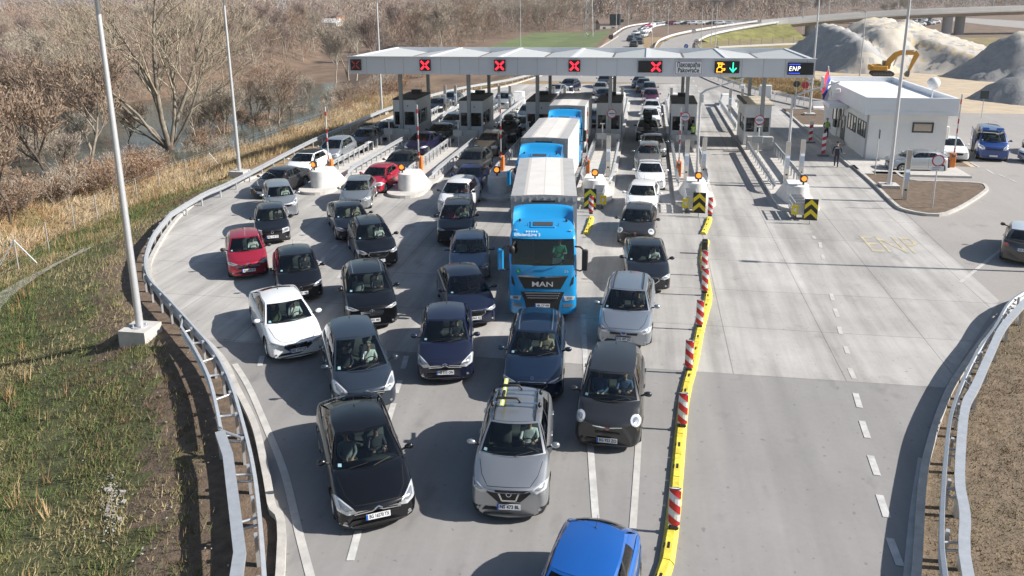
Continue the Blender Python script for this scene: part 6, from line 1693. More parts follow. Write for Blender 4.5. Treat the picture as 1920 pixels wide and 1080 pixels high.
sign_post(1748, 390, .12, 2.95, 'noentry', 'round red rimmed white sign with a small plate on the planted corner', s=.64)
sign_post(1641, 328, .12, 2.95, 'square', 'narrow sign seen edge on by the white office', face=80, s=.55)
sign_post(1840, 222, 0, 2.6, 'square', 'dark square sign seen from behind near the police van', s=.75)
sign_post(1490, 205, .1, 2.9, 'disc', 'dark round sign back between canopy and flag', s=.66); sign_post(1507, 197, .1, 2.5, 'stopback', 'red eight sided sign behind the lamp column near the flag', s=.8)
sign_post(1515, 182, .0, 2.4, 'noentry', 'small red rimmed sign under the end of the canopy', s=.5)
sign_post(1305, 97, 0, 2.6, 'forty', 'round speed limit 40 sign right of the curved ramp', s=1.1); sign_post(1286, 97, 0, 1.6, 'blue', 'blue round arrow sign at the curved ramp', s=.9)
sign_post(1300, 78, 0, 3.2, 'grey', 'pale grey round sign over the curved ramp', s=1.15); sign_post(1145, 88, 0, 2.8, 'disc', 'dark round sign back left of the far ramp', s=1.1)
sign_post(1166, 58, 0, 4.0, 'disc', 'dark round sign back up by the far ramp', s=1.2)

def water_barrier(px, py, label, n=2):
    g = G(px, py); r = thing('water_barrier', label, 'barrier', tuple(g), R(8))
    for k in range(n):
        m = MB(); m.sweep([(k*1.15, 0, 0), (k*1.15+1.1, 0, 0)], [(-.28, 0), (-.26, .3), (-.12, .45), (-.1, .9), (.1, .9), (.12, .45), (.26, .3), (.28, 0)]); m.build('segment', WHITE if k % 2 == 0 else RED, r)
water_barrier(1523, 207, 'white and red water filled barrier behind the office, by the flag'); 
for px, py, lab in [(1519, 268, 'striped warning post standing at the kerb, farther of two'), (1543, 293, 'striped warning post standing at the kerb, by the walking officer')]:
    g = G(px, py); r = thing('warning_post', 'red and white '+lab, 'warning post', tuple(g), R(5)); m = MB(); n = 6
    for k in range(n):
        z0 = .15+k*.25; m.add([(-.14, -.02, z0), (.14, -.02, z0+.1), (.14, -.02, z0+.35), (-.14, -.02, z0+.25)], [(0, 1, 2, 3)], k % 2)
        m.add([(-.14, .02, z0), (.14, .02, z0+.1), (.14, .02, z0+.35), (-.14, .02, z0+.25)], [(3, 2, 1, 0)], k % 2)
        for s in (-1, 1): m.add([(s*.14, -.02, z0+.05+s*.05), (s*.14, .02, z0+.05+s*.05), (s*.14, .02, z0+.30+s*.05), (s*.14, -.02, z0+.30+s*.05)], [(0, 1, 2, 3)], k % 2)
    m.build('blade', [RED, WHITE], r); m = MB(); m.box((0, 0, .06), (.75, .4, .12), bev=.03); m.build('foot', DARKG, r)

# ------------------------------------------------------------------ far roads, banks, flyover
def ribbon(name, P, w_, m, kind='structure', lift=0.0):
    P = smooth_path(P, 6); b = MB(); vs = []
    for i, p in enumerate(P):
        t = P[min(i+1, len(P)-1)]-P[max(i-1, 0)]; t.z = 0; t.normalize(); n = Vector((t.y, -t.x, 0))*w_/2
        vs += [p-n+Vector((0, 0, lift)), p+n+Vector((0, 0, lift))]
    b.add(vs, [(2*i, 2*i+1, 2*i+3, 2*i+2) for i in range(len(P)-1)], 0, True); o = b.build(name, m)
    if o.data.polygons[0].normal.z < 0: o.data.flip_normals()
    tag(o, kind=kind); return o
fl_l = [(p.x, p.y) for p in KERB_L if p.y > 108.4]
flat('road', [(2, 122), (1.5, 140), (-1, 190), (-1.8, 240)]+[p for p in reversed(fl_l)]+[(5.6, 108.4)], .010, PAVE_B)
Q1 = [(-5.2, 236, .02), (-4.6, 262, .02), (-3.6, 290, .02), (-.5, 318, .02), (8, 340, .2), (24, 352, .35), (50, 356, .5), (90, 352, .8)]
ribbon('road', Q1, 8.5, PAVE_B)
EX = [(6.4, 138, .022), (6.2, 168, .03), (6.6, 188, .05), (8.2, 205, .4), (13, 221, 1.1), (22, 233, 2.2), (34, 241.5, 3.6), (60, 248, 5.5), (86, 253, 6.6), (130, 264, 7.4), (200, 282, 8.0), (320, 320, 8.2)]
ribbon('road', EX, 8.0, PAVE_B)
sm = smooth_path(EX, 6)
bank = [p for p in sm if 9 < p.x < 38]; deck = [p for p in sm if p.x >= 33]
m = MB()
rings = []
for i, p in enumerate(bank):
    t = bank[min(i+1, len(bank)-1)]-bank[max(i-1, 0)]; t.z = 0; t.normalize(); n = Vector((t.y, -t.x, 0)); h = p.z
    rings.append([tuple(p-n*(4.6+h*1.9)-Vector((0, 0, h+.1))), tuple(p-n*4.4-Vector((0, 0, .04))), tuple(p+n*4.4-Vector((0, 0, .04))), tuple(p+n*(4.6+h*2.6)-Vector((0, 0, h+.1)))])
m.loft(rings, 0, True, False, closed=False); o = m.build('embankment', mat('green_bank', (.19, .18, .055), .95, var=.45, scale=.35, bump=.5, bscale=3)); tag(o, kind='structure')
r = thing('flyover', 'long pale concrete flyover curving behind the gravel heaps on round piers', 'bridge', (0, 0, 0))
cd = mat('flyover_concrete', (.52, .51, .50), .8, var=.08, scale=.3)
m = MB(); m.sweep([p-Vector((0, 0, .02)) for p in deck], [(-4.9, 0), (4.9, 0), (4.9, -.5), (2.6, -1.5), (-2.6, -1.5), (-4.9, -.5)]); m.build('deck', cd, r)
for s in (-1, 1):
    m = MB(); m.sweep([p for p in deck], [(s*4.6-.14, 0), (s*4.6-.10, .85), (s*4.6+.10, .85), (s*4.6+.14, 0)]); m.build('parapet', cd, r)
for x, y, zt in [(46, 244, 2.9), (85, 250.8, 4.9), (90, 255.5, 5.0), (133, 263, 5.8), (137, 268, 5.8)]:
    m = MB(); m.cyl((x, y, -.5), (x, y, zt+.2), 1.35, n=20); m.build('pier', mat('pier_concrete', (.42, .43, .45), .8, var=.06, scale=.4), r)
for a, off, lab in [(Q1, -4.9, 'pale guardrail on the left side of the far ramp'), (Q1, 4.9, 'pale guardrail on the right side of the far ramp'), (EX[:7], -4.7, 'white guardrail on the outer side of the curved ramp'), (EX[:7], 4.7, 'white guardrail on the inner side of the curved ramp')]:
    P = smooth_path(a, 5); Q = []
    for i, p in enumerate(P):
        t = P[min(i+1, len(P)-1)]-P[max(i-1, 0)]; t.z = 0; t.normalize(); Q.append(p+Vector((t.y, -t.x, 0))*off)
    if a is Q1 and off > 0: Q = [q for q in Q if q.y > 245]
    r = thing('guardrail', lab, 'guardrail', tuple(Q[0]), 0, 'guardrails on the far ramps'); q0 = Q[0]
    m = MB(); m.sweep([q-q0 for q in Q], [(-.04, .35), (-.04, .85), (.04, .85), (.04, .35)]); m.build('beam', mat('pale_steel', (.66, .67, .67), .5, .2), r)
    pm = MB(); pm.box((0, 0, .35), (.12, .12, .7)); pm = pm.mesh('post'); pm.materials.append(STEEL)
    for p in resample(Q, 6.0): q = link('post', pm, r); q.location = p-q0
# right hand guardrail and kerb after the booths, curving to the office road
ga = [G(1308, 142), G(1330, 152), G(1365, 166), G(1410, 180), G(1460, 192), G(1510, 203), G(1556, 211)]
guardrail(smooth_path([p+Vector((.9, 1.6, 0)) for p in ga], 4), 'grey guardrail beyond the canopy in front of the rough meadow', -1, 2.4)
m = MB(); m.sweep(smooth_path(ga, 4), [(-.16, 0), (-.16, .16), (.05, .16), (.05, 0)]); o = m.build('kerb', KERB); tag(o, kind='structure')
m = MB(); cb = thing('cabinet', 'white utility cabinet by the guardrail behind the pale roofed booth', 'cabinet', tuple(G(1436, 186))); m.box((0, .9, .75), (1.3, .7, 1.5), bev=.03); m.build('body', WHITE, cb); m = MB(); m.box((0, .54, .75), (1.1, .02, 1.3)); m.build('door', mat('cabinet_door', (.7, .72, .72), .5), cb)
# long low walls and highway beyond
m = MB(); m.sweep([G(1345, 90), G(1420, 86.5), G(1500, 83), G(1560, 80), G(1650, 79)], [(-.5, 0), (-.5, .35), (.5, .35), (.5, 0)]); o = m.build('low_wall', cd); tag(o, 'long pale low wall between the green bank and the gravel heap', 'low wall')
fn = thing('fence', 'post and wire fence along the low wall below the green bank', 'fence', tuple(G(1345, 88)))
q0 = G(1345, 88); pm = MB(); pm.box((0, 0, .9), (.12, .12, 1.8)); pm = pm.mesh('post'); pm.materials.append(POLE)
for k in range(14):
    q = link('post', pm, fn); q.location = G(1345, 88).lerp(G(1600, 79), k/13)-q0
flat('road', [G(1745, 35), G(1800, 33), G(2000, 44), G(2000, 60), G(1860, 48)], .03, PAVE_B)
flat('road', [G(1640, 55), G(1760, 42), G(1742, 38), G(1640, 48)], .028, PAVE_B)
for k, (px, py, cn) in enumerate([(1672, 50, 'white'), (1683, 50, 'dark'), (1692, 49.5, 'white'), (1703, 49, 'pale'), (1712, 48.5, 'white'), (1722, 48, 'grey'), (1732, 46.5, 'white'), (1741, 44, 'white'), (1712, 43, 'steel'), (1722, 42, 'black'), (1731, 41, 'pale'), (1741, 40.5, 'dark')]):
    g = G(px, py, .03); far_car(['hatch', 'wagon', 'suv'][k % 3], fcol[cn], g.x, g.y, .03, R(-80 if k < 8 else -30), '%s car under the flyover, %s from the left of its %s row' % (cn, ordw[k if k < 8 else k-8], 'front' if k < 8 else 'rear'), 'far cars under the flyover')

# ------------------------------------------------------------------ heaps and excavator
def heap(name, label, segs, x0, x1, y0, y1, step, mats, tone):
    """height field: segs = (ax, ay, bx, by, height_a, height_b, flat radius, slope)"""
    xs = np.arange(x0, x1+.01, step); ys = np.arange(y0, y1+.01, step); X, Y = np.meshgrid(xs, ys); Hh = np.full(X.shape, -.4)
    for ax, ay, bx, by, ha, hb, rad, sl in segs:
        dx, dy = bx-ax, by-ay; L2 = dx*dx+dy*dy+1e-9; t = np.clip(((X-ax)*dx+(Y-ay)*dy)/L2, 0, 1)
        D = np.hypot(X-ax-t*dx, Y-ay-t*dy); wob = .55*np.sin(X*.9+Y*.35)+.4*np.sin(Y*1.1-X*.5)+.25*np.sin(2.1*X+1.7*Y)
        Hh = np.maximum(Hh, ha+(hb-ha)*t-sl*np.maximum(0, D+wob*.55-rad))
    Hh += np.where(Hh > .1, RNG.normal(0, .07, Hh.shape)+.13*np.sin(X*2.3+Y*.8)*np.sin(Y*1.9-X*.6)+.09*np.sin(X*4.1-Y*1.3)*np.sin(Y*3.7+X), 0)
    V = np.stack([X, Y, Hh], -1).reshape(-1, 3); ny, nx = X.shape; idx = np.arange(nx*ny).reshape(ny, nx)
    F = np.stack([idx[:-1, :-1], idx[:-1, 1:], idx[1:, 1:], idx[1:, :-1]], -1).reshape(-1, 4)
    z = V[F].mean(1)[:, 2]; F = F[z > -.3]; z = z[z > -.3]
    c = V[F].mean(1); mi = tone(c)
    used = np.unique(F); mp = np.full(len(V), -1); mp[used] = np.arange(len(used))
    o = fast_mesh(name, V[used], mp[F], mats, mi, True); tag(o, label, 'gravel heap', 'heaps of sand and gravel'); return o
GRV = mat('gravel_grey', (.34, .335, .325), .95, var=.16, scale=1.2, bump=.8, bscale=5)
SND = mat('pale_sand', (.50, .455, .39), .95, var=.10, scale=.8, bump=.6, bscale=5)
SND2 = mat('ochre_sand', (.50, .41, .28), .95, var=.15, scale=.8, bump=.6, bscale=5)
def tone1(c):
    n_ = RNG.uniform(0, 1, len(c)); lf = (c[:, 0] < 34.5+1.2*np.sin(c[:, 1]*.5)) & (c[:, 1] > 128)
    return np.where(lf, 0, np.where(n_ < .12, 0, np.where((n_ > .965) | (np.sin(c[:, 0]*.7+c[:, 1]*.4) > .93), 2, 1))).astype(int)
heap('gravel_heap', 'big pale sand and gravel heap behind the white office and the digger', [(32.6, 131, 33.0, 150, 4.6, 5.9, .7, .86), (33.0, 150, 36, 174, 5.9, 5.6, .8, .86), (40, 150, 47, 178, 6.3, 6.7, 2.0, .8), (38, 138, 43, 150, 6.0, 6.6, 1.6, .75), (44, 140, 53, 118, 5.6, .4, 2.2, .55), (47, 160, 60, 140, 6.0, .5, 3.0, .5), (42, 165, 42.1, 165, 7.0, 7.0, .8, .6), (46, 156, 46.1, 156, 6.9, 6.9, .8, .55), (38, 141, 38.1, 141, 6.6, 6.6, .6, .65), (43, 147, 43.1, 147, 6.7, 6.7, .6, .6)], 20, 68, 104, 200, .75, [GRV, SND, SND2], tone1)
heap('gravel_heap', 'long grey gravel heap with raked flanks at the right edge, farther one', [(52, 122, 95, 138, 6.2, 8.2, 1.6, .80)], 36, 105, 100, 160, .75, [GRV, SND, SND2], lambda c: np.where(c[:, 2] > 5.4+.2*np.sin(c[:, 0]), 1, 0).astype(int))
heap('gravel_heap', 'grey gravel heap with ochre streaks at the right edge, nearer one', [(42, 96, 49, 98, 3.6, 5.6, 1.0, .78), (49, 98, 90, 112, 5.6, 8.0, 1.4, .78)], 34, 100, 84, 130, .75, [GRV, SND, SND2], lambda c: np.where((c[:, 0]*.8-c[:, 1]) < -69+2*np.sin(c[:, 0]), 2, 0).astype(int))

def excavator():
    g = G(1652, 146, .0); r = thing('excavator', 'yellow tracked excavator working at the foot of the sand heap', 'excavator', (g.x, g.y, .3), R(-8))
    Y_ = mat('digger_yellow', (.58, .30, .03), .45, var=.1, scale=2); s = .74
    for sy in (-1.15, 1.15):
        m = MB(); prof = [(-2.1, .45), (-1.9, .12), (-1.6, 0), (1.6, 0), (1.9, .12), (2.1, .45), (1.9, .78), (1.6, .9), (-1.6, .9), (-1.9, .78)]
        m.loft([[(a*s, (sy-.28)*s, z*s) for a, z in prof], [(a*s, (sy+.28)*s, z*s) for a, z in prof]], 0, True, False); t = m.build('track', mat('track_dark', (.05, .045, .04), .8, var=.4, scale=8), r)
        m = MB()
        for k in range(-3, 4): m.cyl((k*.48*s, (sy-.30)*s, .4*s), (k*.48*s, (sy+.30)*s, .4*s), .22*s, n=12)
        m.build('roller', DARKG, t)
    m = MB(); m.box((0, 0, .75*s), (1.9*s, 1.7*s, .4*s)); m.build('undercarriage', DARKG, r)
    m = MB(); m.box((-.75*s, 0, 1.5*s), (3.2*s, 2.5*s, .9*s), bev=.1); m.box((-2.0*s, 0, 1.55*s), (.9*s, 2.5*s, 1.1*s), bev=.15); m.box((-1.0*s, -.2, 2.08*s), (1.5*s, 1.4*s, .3*s), bev=.08); m.build('house', Y_, r)
    m = MB(); m.box((.75*s, .72*s, 2.05*s), (1.5*s, .95*s, 1.6*s), bev=.1); c = m.build('cab', Y_, r)
    m = MB(); m.box((.75*s, .72*s, 2.25*s), (1.53*s, .99*s, .95*s), bev=.05); m.build('cab_glass', mat('cab_glass', (.10, .15, .15), .08, .2, coat=1), c)
    def beam(P, w0, w1, wy, name):
        P = [Vector((p[0]*s, 0, p[1]*s)) for p in P]; m = MB(); rings = []
        for i, p in enumerate(P):
            t = (P[min(i+1, len(P)-1)]-P[max(i-1, 0)]).normalized(); n = Vector((-t.z, 0, t.x)); w_ = w0+(w1-w0)*i/(len(P)-1)+(.12 if 0 < i < len(P)-1 else 0)
            rings.append([tuple(p+n*w_+Vector((0, -wy, 0))), tuple(p+n*w_+Vector((0, wy, 0))), tuple(p-n*w_+Vector((0, wy, 0))), tuple(p-n*w_+Vector((0, -wy, 0)))])
        m.loft(rings, 0, True, False); return m.build(name, Y_, r)
    beam([(.6, 1.5), (1.2, 2.9), (2.1, 4.0), (3.0, 4.4), (5.6, 4.3)], .28, .20, .24, 'boom'); beam([(5.3, 4.6), (5.7, 4.1), (4.6, 1.0)], .26, .15, .2, 'stick')
    m = MB(); m.cyl((1.9*s, -.05, 1.9*s), (2.5*s, -.05, 3.9*s), .1, n=8); m.cyl((3.4*s, 0, 4.75*s), (5.2*s, 0, 4.8*s), .1, n=8); m.cyl((5.3*s, .0, 3.6*s), (4.7*s, 0, 1.6*s), .08, n=8); m.build('hydraulic_ram', CHROME, r)
    m = MB(); pr = [(4.75, 1.05), (4.3, .9), (3.95, .45), (4.1, .0), (4.6, -.1), (4.75, .3)]; m.loft([[(a*s, -.55, z*s) for a, z in pr], [(a*s, .55, z*s) for a, z in pr]], 0, True, False); m.build('bucket', DARKG, r)
excavator()

# ------------------------------------------------------------------ people on foot
def standing(label, loc, rz, top, legs, pose, hairm=HAIRD, cap=None, vest=None, letters=None, paper=False):
    J = {}; B = []
    J['hip'] = ((0, 0, .95), (.155, .11)); J['waist'] = ((0, 0, 1.10), (.15, .10)); J['chest'] = ((0, .01, 1.32), (.18, .115)); J['base'] = ((0, .01, 1.44), .075)
    B += [('hip', 'waist'), ('waist', 'chest'), ('chest', 'base'), ('base', 'neck')]; nk = (0, 0, 1.51); head_joints(J, B, nk)
    for s, k in ((-1, 'l'), (1, 'r')):
        e, w_, f1, f2 = pose[k]
        J[k+'_sh'] = ((s*.20, .01, 1.41), .065); J[k+'_el'] = (e, .046); J[k+'_wrist'] = (w_, .031); B += [('chest', k+'_sh'), (k+'_sh', k+'_el'), (k+'_el', k+'_wrist')]
        d = Vector(w_)-Vector(e); hand_chain(J, B, w_, k, d, (-s*.5, -.6, .1), s)
        J[k+'_kn'] = (f1, .068); J[k+'_an'] = (f2, .048); J[k+'_toe'] = ((f2[0]+.01*s, f2[1]-.17, f2[2]-.045), .038); J[k+'_thigh'] = ((s*.10, Vector(f1).y*.3, .84), .09)
        B += [('hip', k+'_thigh'), (k+'_thigh', k+'_kn'), (k+'_kn', k+'_an'), (k+'_an', k+'_toe')]
    sh = mat('shoe_black', (.015, .014, .013), .4)
    def zones(c):
        if c.z > 1.475: return 0
        for k in ('l', 'r'):
            if (c-Vector(pose[k][1])).length < .17 and (c-Vector(pose[k][0])).length > (Vector(pose[k][1])-Vector(pose[k][0])).length*.95: return 0
        if c.z < .115: return 3
        if vest and 1.0 < c.z < 1.44 and abs(c.x) < .21 and abs(c.y) < .16: return 4
        return 2 if c.z < .98 else 1
    me = person_mesh('person', J, B, 'hip', [SKIN, top, legs, sh]+([vest] if vest else []), zones)
    r = thing('person', label, 'person', loc, rz); link('body', me, r); face_and_hair(r, nk, hairm)
    if vest:
        m = MB()
        for zz in (1.08, 1.2): m.tube([(.19*math.cos(t), .125*math.sin(t)+.005, zz) for t in np.linspace(0, 2*PI, 16, endpoint=False)], .018, 4, closed=True)
        m.build('reflective_band', mat('reflective_grey', (.6, .62, .62), .4), r)
    if cap: m = MB(); m.cyl((0, 0, 1.735), (0, 0, 1.80), .108, .10, 14); m.box((0, -.11, 1.74), (.16, .1, .015)); m.build('cap', cap, r)
    if letters: m = MB(); m.box((0, .128, 1.36), (.27, .012, .075)); p = m.build('back_patch', mat('patch_white', (.6, .6, .62), .6), r); text('lettering', letters, .05, (0, .137, 1.36), (PI/2, 0, PI), INK, p, width=.22)
    if paper: m = MB(); w_ = Vector(pose['l'][1]); m.box((w_.x-.06, w_.y-.1, w_.z-.03), (.26, .18, .012), rx=.3); m.build('paper', WHITE, r)
    return r
dku = cloth('uniform', (.018, .02, .035)); lime = mat('vest_lime', (.42, .78, .08), .6)
walk = dict(l=((-.27, .06, 1.16), (-.34, -.12, 1.0), (-.10, -.10, .50), (-.10, .12, .085)), r=((.27, .06, 1.15), (.30, -.02, .90), (.10, -.16, .52), (.10, -.2, .085)))
stand = dict(l=((-.26, .05, 1.16), (-.2, -.14, 1.02), (-.11, -.01, .5), (-.12, .02, .085)), r=((.26, .05, 1.16), (.2, -.14, 1.02), (.11, -.01, .5), (.12, .02, .085)))
lean = dict(l=((-.26, -.12, 1.20), (-.16, -.38, 1.14), (-.11, -.01, .5), (-.12, .02, .085)), r=((.26, -.12, 1.20), (.18, -.38, 1.14), (.11, -.01, .5), (.12, .02, .085)))
g = G(1567, 314); standing('officer in dark uniform walking away with papers before the white office', (g.x, g.y, .01), PI-.25, dku, dku, walk, cap=dku, letters='POLICIJA', paper=True)
g = G(1548, 263, .14); standing('guard in dark clothes and yellow vest beside the white office', (g.x, g.y, .14), R(15), cloth('dark', (.03, .032, .04)), dku, stand, vest=lime)
standing('attendant in a lime vest leaning at a booth', (IX[4]+.72, 62.0, .18), PI+.5, cloth('dark', (.03, .032, .04)), dku, lean, vest=lime)
for i, lab in ((0, 'cashier in a lime vest inside the leftmost booth'), (1, 'cashier in a lime vest inside the second booth'), (4, 'cashier in a lime vest inside the booth with the leaning attendant')):
    seated(lime, lab, (IX[i]+.1, 64.4, .95), 0, HAIRD, drive=True)
# ------------------------------------------------------------------ river, path, fence
wm = bpy.data.materials.new('river_water'); wm.use_nodes = True; b_ = wm.node_tree.nodes['Principled BSDF']
b_.inputs['Base Color'].default_value = (.055, .062, .045, 1); b_.inputs['Roughness'].default_value = .12; b_.inputs['Specular IOR Level'].default_value = .5
nz = wm.node_tree.nodes.new('ShaderNodeTexNoise'); nz.inputs['Scale'].default_value = 1.3; nz.inputs['Detail'].default_value = 3
bp = wm.node_tree.nodes.new('ShaderNodeBump'); bp.inputs['Strength'].default_value = .05; bp.inputs['Distance'].default_value = .1
wm.node_tree.links.new(nz.outputs[0], bp.inputs['Height']); wm.node_tree.links.new(bp.outputs[0], b_.inputs['Normal'])
flat('river', [(interp(y, BANK_N_Y, BANK_N_X)+4, y) for y in range(10, 300, 10)]+[(interp(y, BANK_F_Y, BANK_F_X)-3, y) for y in range(290, 0, -10)], -5.0, wm)
pp = [GT(-40, 600), GT(0, 560), GT(60, 520), GT(110, 493), GT(150, 474), GT(215, 442)]
b = MB(); vs = []
for i, p in enumerate(smooth_path(pp, 6)):
    w_ = .62*(1-.6*i/30); vs += [(p.x-w_, p.y-.25, tz(p.x-w_, p.y-.25)+.03), (p.x+w_, p.y+.25, tz(p.x+w_, p.y+.25)+.03)]
b.add(vs, [(2*i, 2*i+1, 2*i+3, 2*i+2) for i in range(len(vs)//2-1)], 0, True); o = b.build('path', mat('pale_path', (.46, .42, .36), .95, var=.2, scale=3)); tag(o, kind='structure')
if o.data.polygons[0].normal.z < 0: o.data.flip_normals()

def wire_fence():
    P = [GT(-60, 560), GT(35, 505), GT(92, 470), GT(140, 430), GT(183, 412), GT(215, 395), GT(258, 378), GT(300, 355), GT(350, 335), GT(395, 318), GT(440, 297), GT(500, 273), GT(560, 252), GT(620, 232), GT(690, 212)]
    r = thing('fence', 'thin wire fence on pale posts through the dry grass above the river', 'fence', tuple(P[0])); p0 = P[0]
    pm = MB(); pm.cyl((0, 0, -.2), (0, 0, 1.65), .035, n=6); pm = pm.mesh('post'); pm.materials.append(mat('fence_post', (.34, .32, .29), .7))
    L_ = smooth_path(P, 2)
    for p in P: q = link('post', pm, r); q.location = p-p0
    for k in (1, 9):
        p = P[k]
        for s in (-1, 1): m = MB(); m.cyl(p-p0+Vector((0, 0, 1.5)), p-p0+Vector((s*.9, s*.5, -.1)), .03, n=6); m.build('brace', POLE, r)
    m = MB()
    for zz in (.3, .6, .9, 1.2, 1.5, 1.65): m.tube([p-p0+Vector((0, 0, zz)) for p in L_], .005, 3)
    m.build('wire', POLE, r)
wire_fence()

# ------------------------------------------------------------------ bare trees
class Tw:
    def __init__(s): s.V = []; s.F = []
    def tube(s, P, R_, n):
        k = len(s.V); N = len(P); a = None
        for i, p in enumerate(P):
            t = (P[min(i+1, N-1)]-P[max(i-1, 0)]).normalized()
            if a is None: a = t.orthogonal().normalized()
            a = (a-t*a.dot(t)).normalized(); b = t.cross(a)
            for j in range(n): s.V.append(tuple(p+(a*math.cos(2*PI*j/n)+b*math.sin(2*PI*j/n))*R_[i]))
        for i in range(N-1):
            for j in range(n): s.F.append((k+i*n+j, k+i*n+(j+1) % n, k+(i+1)*n+(j+1) % n, k+(i+1)*n+j))
    def blade(s, p, q, w_, rnd):
        d = (q-p); n = d.cross(Vector((rnd.uniform(-1, 1), rnd.uniform(-1, 1), rnd.uniform(-1, 1)))).normalized()*w_
        k = len(s.V); s.V += [tuple(p-n), tuple(p+n), tuple(q+n*.4), tuple(q-n*.4)]; s.F.append((k, k+1, k+2, k+3))
def grow(trunk, crown, rnd, p, d, L, r, lev, maxlev, twig_w, up=.12, kids=(4, 6), spread=.75):
    n = 5 if lev < 2 else 3; P = [p]; Rr = [r]; dd = d.normalized()
    for i in range(n):
        dd = (dd+Vector((rnd.gauss(0, .13), rnd.gauss(0, .13), rnd.gauss(0, .08)+up*.35))).normalized()
        P.append(P[-1]+dd*L/n); Rr.append(max(.004, r*(1-.75*(i+1)/n)))
    tgt = trunk if lev <= 1 else crown
    if lev >= maxlev:
        for a, c in zip(P, P[1:]): tgt.blade(a, c, twig_w, rnd)
    else: tgt.tube(P, Rr, 6 if lev == 0 else (5 if lev == 1 else 3))
    if lev >= maxlev: return
    for k in range(rnd.randint(*kids)):
        t = rnd.uniform(.28 if lev else .45, 1.0); i = min(n-1, int(t*n)); f = t*n-i
        q = P[i].lerp(P[i+1], f); ax = dd.orthogonal().normalized(); ax.rotate(Matrix.Rotation(rnd.uniform(0, 2*PI), 3, dd))
        nd = (dd*(1-spread*.5)+ax*spread*rnd.uniform(.55, 1.1)+Vector((0, 0, up))).normalized()
        grow(trunk, crown, rnd, q, nd, L*rnd.uniform(.48, .72)*(1.1-.35*t), max(.006, Rr[i]*.62), lev+1, maxlev, twig_w, up, kids, spread)
BARK = mat('bark_grey', (.28, .235, .185), .9, var=.35, scale=2); BARKP = mat('bark_pale', (.40, .36, .30), .9, var=.3, scale=1.5); BARKD = mat('bark_dark', (.09, .07, .055), .9, var=.3, scale=2)
TWB = mat('twig_brown', (.29, .215, .16), .95, var=.3, scale=.3); TWR = mat('twig_reddish', (.31, .20, .135), .95, var=.3, scale=.3); TWG = mat('twig_grey', (.36, .31, .25), .95, var=.25, scale=.3); LEAFD = mat('dead_leaf', (.30, .20, .125), .9, var=.4, scale=.8); TWP = mat('twig_purple', (.255, .195, .17), .95, var=.3, scale=.25)
def arr(t): return np.array(t.V, np.float32), np.array(t.F, np.int32)
def make_tree(seed, H, kind):
    rnd = random.Random(seed); T_, C_ = Tw(), Tw()
    if kind == 'tall':
        for k in range(rnd.randint(1, 2)): grow(T_, C_, rnd, Vector((rnd.uniform(-.3, .3)*k, rnd.uniform(-.3, .3)*k, -.3)), Vector((rnd.gauss(0, .08), rnd.gauss(0, .08), 1)), H*.72, H*.016, 0, 3, .028, .20, (8, 11), .62)
    if kind == 'bush':
        for k in range(9): 
            a = rnd.uniform(0, 2*PI); grow(C_, C_, rnd, Vector((.3*math.cos(a), .3*math.sin(a), -.2)), Vector((.55*math.cos(a), .55*math.sin(a), 1)), H*rnd.uniform(.6, .85), .035, 1, 3, .018, .12, (6, 8), .7)
    return arr(T_), arr(C_)
TREES = {}
def proto(name, kind, seed, H, bark, twig, leaf=0):
    (tv, tf), (cv, cf) = make_tree(seed, H, kind)
    mats = [twig]; mi = np.zeros(len(cf), np.int32)
    if leaf:
        rg = np.random.default_rng(seed); idx = rg.integers(0, len(cv), leaf); c = cv[idx]+rg.normal(0, .22, (leaf, 3)); a = rg.normal(0, 1, (leaf, 3)); a /= np.linalg.norm(a, axis=1)[:, None]; b2 = np.cross(a, rg.normal(0, 1, (leaf, 3))); b2 /= np.linalg.norm(b2, axis=1)[:, None]
        s = rg.uniform(.05, .11, (leaf, 1)); q = np.stack([c-a*s, c-b2*s*.6, c+a*s, c+b2*s*.6], 1).reshape(-1, 3); k = len(cv)
        cv = np.concatenate([cv, q]); lf = (np.arange(leaf*4).reshape(-1, 4)+k); cf = np.concatenate([cf, lf]); mats = [twig, LEAFD]; mi = np.concatenate([mi, np.ones(leaf, np.int32)])
    def me(n_, V, F, ms, mi_):
        o = fast_mesh(n_, V, F, ms, mi_, False); m_ = o.data; bpy.data.objects.remove(o); return m_
    TREES[name] = (me('trunk', tv, tf, [bark], None) if len(tf) else None, me('crown', cv, cf, mats, mi))
for k in range(3): proto('tall%d' % k, 'tall', 11+k, 11, BARK, [TWB, TWP, TWG][k])
proto('pale0', 'tall', 31, 12, BARKP, TWG); proto('leafy0', 'tall', 41, 9, BARK, TWB, 1000); proto('leafy1', 'tall', 43, 8, BARKD, TWB, 900)
for k in range(3): proto('bush%d' % k, 'bush', 51+k, 3.2, BARK, [TWR, TWB, TWG][k], 500 if k == 0 else 0)
def plant(kind, x, y, sc, label, group, name=None, z=None):
    tr, cr = TREES[kind]; nm = name or ('shrub' if kind.startswith('bush') else 'bare_tree')
    r = thing(nm, label, 'shrub' if nm == 'shrub' else 'tree', (x, y, (tz(x, y) if z is None else z)-.05), random.uniform(0, 2*PI), group); r.scale = (sc*random.uniform(.9, 1.1), sc*random.uniform(.9, 1.1), sc)
    if tr: link('trunk', tr, r)
    link('crown', cr, r); return r

